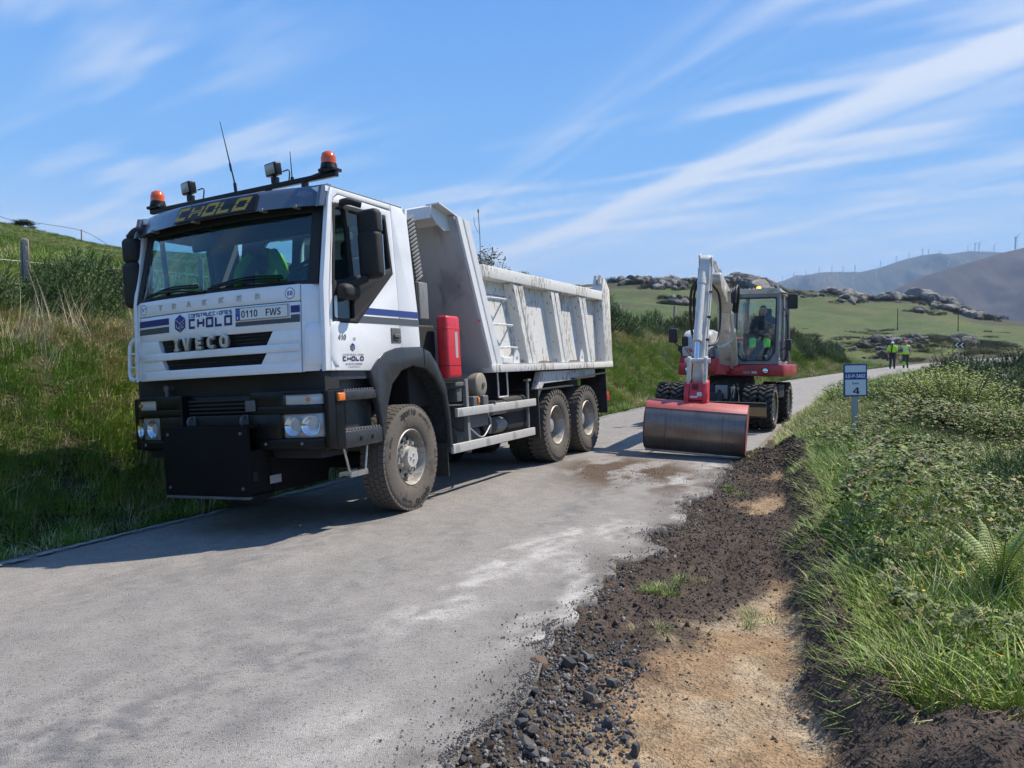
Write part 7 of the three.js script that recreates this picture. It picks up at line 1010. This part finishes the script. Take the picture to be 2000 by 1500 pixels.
{
  const vs = [1, 2, 3, 4, 5, 6].map(k => rockGeo(k, k % 2, 0.75, 0.05)), ms = [std([0.085, 0.083, 0.082], 0.7, { map: rep(T_soil, 3) }), std([0.13, 0.127, 0.123], 0.65, { map: rep(T_soil, 3) }), std([0.06, 0.058, 0.057], 0.75, { map: rep(T_soil, 3) }), std([0.24, 0.235, 0.225], 0.6, { map: rep(T_soil, 3) }), std([0.15, 0.10, 0.07], 0.8, { map: T_soil })];
  const soil = scene.getObjectByName('soil'); const spots = [];
  for (let i = 0; i < 285; i++) { const big = i < 60, t = i < 200 ? rr(-5.6, -3.0) : rr(-3.2, 5), e = roadEdge(t); const s = e + (i < 200 ? Math.pow(rnd(), 1.3) * (0.50 + 0.25 * sstep(-3.4, -4.6, t)) + 0.02 : rr(-0.02, 0.30)); spots.push([t, s, big && i < 200 ? rr(0.024, 0.046) : rr(0.012, 0.028)]); }
  spots.push([-3.35, 2.60, 0.075], [-3.25, 2.74, 0.065], [-3.5, 2.95, 0.055], [-4.1, 2.85, 0.05], [-3.75, 3.12, 0.045], [-2.95, 3.0, 0.04]);
  for (const [t, s, r] of spots) { const [x, z] = toXZ(t, s), m = mk('stone', pick(vs), pick(ms), soil); m.position.set(x, soilH(t, s) + r * 0.28, z); m.rotation.set(rnd() * 6, rnd() * 6, rnd() * 6); m.scale.set(r * rr(0.8, 1.3), r * rr(0.6, 1), r * rr(0.8, 1.3)); }
  // gravel, crumbs and clods too small to pick apart
  const list = [], clod = []; for (let i = 0; i < 11000; i++) { const t = i < 6500 ? rr(-6.0, -2.7) : rr(-6.2, 6), e = roadEdge(t), near = rnd() < 0.78, s = e + (near ? -0.05 + Math.abs(rr(-1, 1)) ** 2 * (t < -2.6 ? 0.6 : 0.22) : -rr(0, 0.7) * rnd() * rnd()), on = s < e, [x, z] = toXZ(t, s), r = rr(0.004, 0.016) * (on ? 0.5 : 1); list.push([x, (on ? roadE(t) + crown(s) + 0.004 : soilH(t, s)) + r * 0.3, z, rnd() * 6, [r, r * rr(0.6, 1), r], rnd() * 6, rnd() * 6, pick([[0.09, 0.085, 0.08], [0.15, 0.143, 0.135], [0.06, 0.055, 0.05], [0.24, 0.23, 0.21], [0.10, 0.072, 0.05]])]); }
  for (let i = 0; i < 700; i++) { const t = 3.4 + rr(-1.6, 1.6) * rnd(), s = 1.5 + rr(-1.2, 1.0) * rnd(), [x, z] = toXZ(t, s), r = rr(0.002, 0.008); list.push([x, roadE(t) + crown(s) + 0.006, z, rnd() * 6, r, 0, 0, [0.10, 0.07, 0.045]]); }
  scatter('loose_gravel', 'loose gravel and crumbs of asphalt along the broken road edge', 'gravel', rockGeo(7, 0, 0.8, 0.02), std([1, 1, 1], 0.8), list);
  for (let i = 0; i < 17000; i++) { const t = rr(-6.4, 6.9), s = mix(roadEdge(t) + 0.05, digEdge(t) + 0.12 + 0.6 * sstep(-3, -4.5, t), rnd()), d = soilDark(t, s); if (rnd() > 0.12 + d) continue; const [x, z] = toXZ(t, s), rim = t < -3 && s > digEdge(t) - 0.1 ? 0.8 : s > digEdge(t) - 0.15 ? 1.5 : 1, r = rr(0.004, 0.011) * (rnd() < 0.05 ? 2 : 1) * rim * (t > 4.6 ? 1.8 : 1); const v = rr(0.7, 1.3); clod.push([x, soilH(t, s) + r * 0.3, z, rnd() * 6, [r, r * rr(0.6, 1), r * rr(0.7, 1.2)], rnd() * 6, rnd() * 6, d > 0.5 ? [0.068 * v, 0.050 * v, 0.037 * v] : [0.26 * v, 0.18 * v, 0.10 * v]]); }
  scatter('soil_clods', 'clods and crumbs of dark soil lying in the trench', 'soil', rockGeo(9, 1, 0.85, 0.9), std([1, 1, 1], 0.97), clod);
}
// ---- outcrops on the hill
const onHill = (b, e) => { for (let d = 30; d < 320; d += 1) { if (groundH(b * d, -d) > 1.55 + e * d) return d; } return 205; };
{
  const vs = [11, 12, 13, 14, 15].map(k => rockGeo(k, 1, 0.95, 0.05)), ms = [0, 1, 2].map(k => std([[0.46, 0.44, 0.40], [0.33, 0.32, 0.30], [0.22, 0.215, 0.20]][k], 0.9, { map: rep(T_soil, 0.6), bumpMap: rep(T_soil, 0.5), bumpScale: 0.3 }));
  const scrub = [];
  // [x px, y px, half width, half height, stones, size m, label]
  const spots = [[1240, 549, 30, 8, 16, 2.3, 'broken grey crag on the skyline just right of the tipper'], [1308, 549, 27, 11, 20, 2.4, 'pale rounded crag on the skyline left of the excavator arm'], [1352, 548, 12, 7, 7, 1.8, 'small crag on the skyline touching the excavator arm'], [1440, 543, 26, 10, 16, 2.8, 'dark crag on the skyline above the excavator cab'], [1478, 556, 30, 12, 14, 4.0, 'large pale slab of rock sloping down right above the cab'], [1500, 567, 26, 8, 10, 2.2, 'low rocks at the foot of the pale slab'], [1328, 592, 24, 5, 11, 1.7, 'low dark band of rock in the meadow left of the excavator'], [1622, 562, 18, 4, 8, 1.7, 'thin row of rocks on the skyline right of the cab'], [1665, 564, 34, 7, 18, 2.3, 'long row of boulders on the crest of the meadow'], [1655, 582, 22, 8, 10, 1.3, 'scattered small stones on the meadow under the long row'], [1590, 574, 26, 7, 9, 1.1, 'few small stones on the meadow right of the cab mirror'], [1745, 571, 34, 6, 16, 2.4, 'dark jagged boulders in the middle of the right skyline'], [1805, 576, 20, 10, 10, 4.0, 'big rounded tor at the right end of the skyline'], [1845, 584, 17, 9, 9, 3.4, 'second rounded tor just right of the big one'], [1850, 600, 30, 8, 16, 2.4, 'spill of boulders below the two tors'], [1895, 613, 34, 9, 20, 2.2, 'trail of boulders running down right from the tors'], [1800, 604, 14, 5, 6, 1.4, 'small heap of stones on the meadow under the big tor'], [1715, 672, 34, 10, 12, 1.0, 'scattered grey stones in the heath above the walkers'], [1780, 664, 30, 8, 9, 0.9, 'loose stones in the heath right of the walkers'], [1880, 668, 26, 7, 12, 1.4, 'pale stones behind the chevron sign'], [1650, 668, 22, 6, 5, 0.7, 'few grey stones at the end of the left bank']];
  for (const [px, py, w, h, n, r, label] of spots) {
    const b0 = (px - 1000) / 1500, e0 = (712 - py - h * 0.5) / 1500, d0 = onHill(b0, e0), o = thing('rock_outcrop', label, 'rocks', [b0 * d0, groundH(b0 * d0, -d0), -d0]);
    for (let i = 0; i < n * 2; i++) { const a = rr(-1, 1), b = b0 + a * w / 1500, d = d0 + rr(-1, 1) * h * 0.9, x = b * d, z = -d, m = mk('boulder', pick(vs), pick(ms), o), s = r * 0.72 * rr(0.3, 1.25) * (1 - 0.35 * Math.abs(a)); m.position.set(x - o.position.x, groundH(x, z) - o.position.y + s * 0.25, z - o.position.z); m.rotation.set(rr(-0.3, 0.3), rnd() * 6, rr(-0.3, 0.3)); m.scale.set(s * rr(0.9, 1.5), s * rr(0.7, 1.05), s); if (rnd() < 0.8) for (let q = 0; q < 2; q++) { const X = x + rr(-3, 3) * r * 0.6, Z = z + rr(-1, 3) * r * 0.5; scrub.push([X, groundH(X, Z) - 0.1, Z, rnd() * 6, rr(0.4, 0.95) * Math.min(1.6, r * 0.7), 0, 0, pick([[0.05, 0.06, 0.028], [0.06, 0.055, 0.035], [0.04, 0.06, 0.025]])]); } }
  }
  // heath and low gorse on the far slope
  const patch = (px, py, w, h, n, sc) => { for (let i = 0; i < n; i++) { const b = (px + rr(-1, 1) * w - 1000) / 1500, d = onHill(b, (712 - py) / 1500) + rr(-1, 1) * h * 1.6, x = b * d, z = -d; if (fbm(x * 0.16, z * 0.16, 3, 0, 99) < 0.47) continue; const S = sc * rr(0.35, 0.9); scrub.push([x, groundH(x, z) - 0.1, z, rnd() * 6, [S * rr(0.9, 1.8), S * rr(0.45, 0.75), S * rr(0.9, 1.6)], 0, 0, pick([[0.075, 0.095, 0.035], [0.095, 0.085, 0.045], [0.055, 0.08, 0.03]])]); } };
  patch(1690, 660, 60, 14, 110, 0.95); patch(1790, 668, 60, 12, 80, 0.95); patch(1910, 680, 70, 10, 130, 1.2); patch(1250, 545, 40, 8, 50, 1.3); patch(1330, 594, 30, 5, 40, 0.9); patch(1470, 555, 60, 15, 90, 1.2); patch(1870, 605, 60, 12, 70, 1.0); patch(1960, 655, 40, 4, 40, 1.1); patch(1600, 650, 30, 6, 60, 1.2); patch(1700, 566, 90, 8, 60, 1.0);
  const sg = gorseGeo(1.0, 0.7, 150, 9, 0.42); scatter('hill_scrub', 'low dark scrub around the rocks on the far slope', 'scrub', sg, NEEDLE, scrub);
}
// ---- fence and power line on the left
{
  const F = (x, z, h, w, label, group) => { const y = groundH(x, z), p = thing('fence_post', label, 'fence post', [x, y - 0.1, z], rnd(), group); const lean = rr(-0.05, 0.05); mk('post', [put(bx(w, h, w * 0.8, [0, h / 2, 0], [0, 0, 0], 0.008), [0, 0, 0], [rr(-0.04, 0.04), 0, lean])], M.wood, p); mk('split', [bx(0.006, h * 0.6, 0.004, [w * 0.1, h * 0.68, w * 0.4 + 0.001])], stemMat, p); return p; };
  const at = (px, d) => (px - 1000) / 1500 * d;
  F(at(46, 12), -12, 3.52 - groundH(at(46, 12), -12) + 0.1, 0.085, 'left one of the two weathered posts standing side by side at the left edge'); F(at(59, 12), -12.03, 3.50 - groundH(at(59, 12), -12.03) + 0.1, 0.085, 'right one of the two weathered posts standing side by side at the left edge');
  F(at(395, 17), -17, 1.25, 0.10, 'weathered post seen through the cab windows of the lorry'); F(at(1208, 37), -37, 1.9, 0.14, 'lone grey post on the bank between tipper and excavator'); F(at(1315, 39), -39, 1.6, 0.13, 'short grey post on the bank just left of the excavator mirror');
  const P = [[-16, -3.0], [at(52, 12), -12], [at(395, 17), -17], [3, -27]].map(([x, z]) => [x, groundH(x, z), z]);
  for (const h of [0.75, 0.4]) mk('fence_wire', [tube(P.map(([x, y, z], i) => [x, (i === 1 ? 2.75 : y) + h - (i === 1 ? 0.35 : 0), z]), 0.006, 80, 4)], M.galv).userData = { label: h > 0.5 ? 'upper pale fence wire strung above the gorse' : 'lower pale fence wire half hidden in the gorse', category: 'fence wire' };
  const d = 78, x = -0.558 * d, y = groundH(x, -d), pole = thing('utility_pole', 'thin wooden power pole on the left skyline', 'utility pole', [x, y - 0.2, -d]); mk('shaft', [rod([0, 0, 0], [0, 1.55, 0], 0.075, 0.06, 8)], M.wood, pole); mk('insulator', [cyl(0.05, 0.05, 0.16, [0, 1.5, 0])], M.exDark, pole);
  const w = mk('power_wire', [tube([[-0.9 * 60, 24, -60], [-0.667 * 72, 1.55 + 290 / 1500 * 72, -72], [-0.61 * 75, 15.25, -75], [x, y + 1.28, -d], [-0.50 * 88, 13.9, -88], [-0.44 * 100, 14.0, -100]], 0.022, 60, 5)], M.exDark); tag(w, 'dark power wire sloping down across the left skyline', 'wire');
  for (const [px, py, h] of [[1752, 645, 3.2], [1870, 648, 3.0]]) { const b = (px - 1000) / 1500, dd = onHill(b, (712 - py) / 1500), p = thing('marker_pole', px < 1800 ? 'thin dark pole on the meadow above the walkers' : 'thin dark pole on the meadow above the chevron sign', 'pole', [b * dd, groundH(b * dd, -dd), -dd]); mk('shaft', [rod([0, 0, 0], [0, h, 0], 0.07, 0.05, 6)], M.exDark, p); mk('foot', [cyl(0.12, 0.14, 0.2, [0, 0.05, 0], [0, 0, 0], 8)], M.exDark, p); }
}
// ---- wind turbines
{
  const wm = std([0.62, 0.64, 0.66], 0.5), tw = cyl(0.05, 0.075, 1, [0, 0.5, 0], [0, 0, 0], 10), nc = bx(0.09, 0.09, 0.18, [0, 1.01, 0.02], [0, 0, 0], 0.01), bl = sidePl([[-0.012, 0], [0.045, 0.05], [0.03, 0.3], [0.006, 0.56], [-0.008, 0.56]], -0.012, 0.012);
  const ridge = (px, py, depth, h, label, turn, group) => { const g = thing('wind_turbine', label, 'wind turbine', [(px - 1000) / 1500 * depth, 1.55 + (712 - py) / 1500 * depth - h * 0.04, -depth], turn, group); g.scale.setScalar(h); mk('tower', tw, wm, g); mk('nacelle', nc, wm, g); const a0 = rnd() * 2; for (let k = 0; k < 3; k++) { const b = mk('blade', bl, wm, g); b.position.set(0, 1.01, 0.1); b.rotation.set(0, Math.PI / 2, 0); b.rotation.order = 'ZYX'; b.rotation.z = a0 + k * TAU / 3; } };
  const rows = [[308, 30], [387, 33], [472, 30], [562, 36], [652, 36], [729, 34], [812, 40], [989, 38], [1098, 36], [1186, 34], [1280, 38], [1323, 36], [1400, 30], [1595, 30], [1644, 50], [1777, 44]];
  const ORD = 'first second third fourth fifth sixth seventh eighth ninth tenth eleventh twelfth thirteenth fourteenth fifteenth sixteenth'.split(' '); let tn = -1, sn = -1;
  for (const [zx, hpx] of rows) { tn++; const px = 1440 + zx * 0.28, py = interp(FAR_RIDGE, px); ridge(px, py, 4200, hpx * 0.28 / 1500 * 4200, ORD[tn] + ' small white wind turbine from the left along the far ridge', rr(0.9, 1.9), 'wind turbines along the far ridge'); }
  ridge(1440 + 1672 * 0.28, interp(FAR_RIDGE, 1908), 4180, 50 * 0.28 / 1500 * 4180, 'wind turbine with clearly spread blades on the far ridge', -0.2); ridge(1440 + 1925 * 0.28, interp(NEAR_RIDGE, 1979), 2300, 82 * 0.28 / 1500 * 2300, 'tall wind turbine on the nearer mountain at the right edge', 1.45);
  for (const [zx, zy] of [[507, 400], [598, 385], [695, 390], [797, 400], [960, 345], [1460, 280]]) { const px = 1440 + zx * 0.28, top = interp(FAR_RIDGE, px), f = 0.90; ridge(px, 440 + (zy + 12) * 0.28, 4200 - (440 + zy * 0.28 - top) * 34, 40 * 0.28 / 1500 * 3900, ORD[++sn] + ' faint wind turbine from the left on the slope below the far ridge', rr(0.9, 1.9), 'wind turbines on the far slope'); }
}
renderer.render(scene, camera);
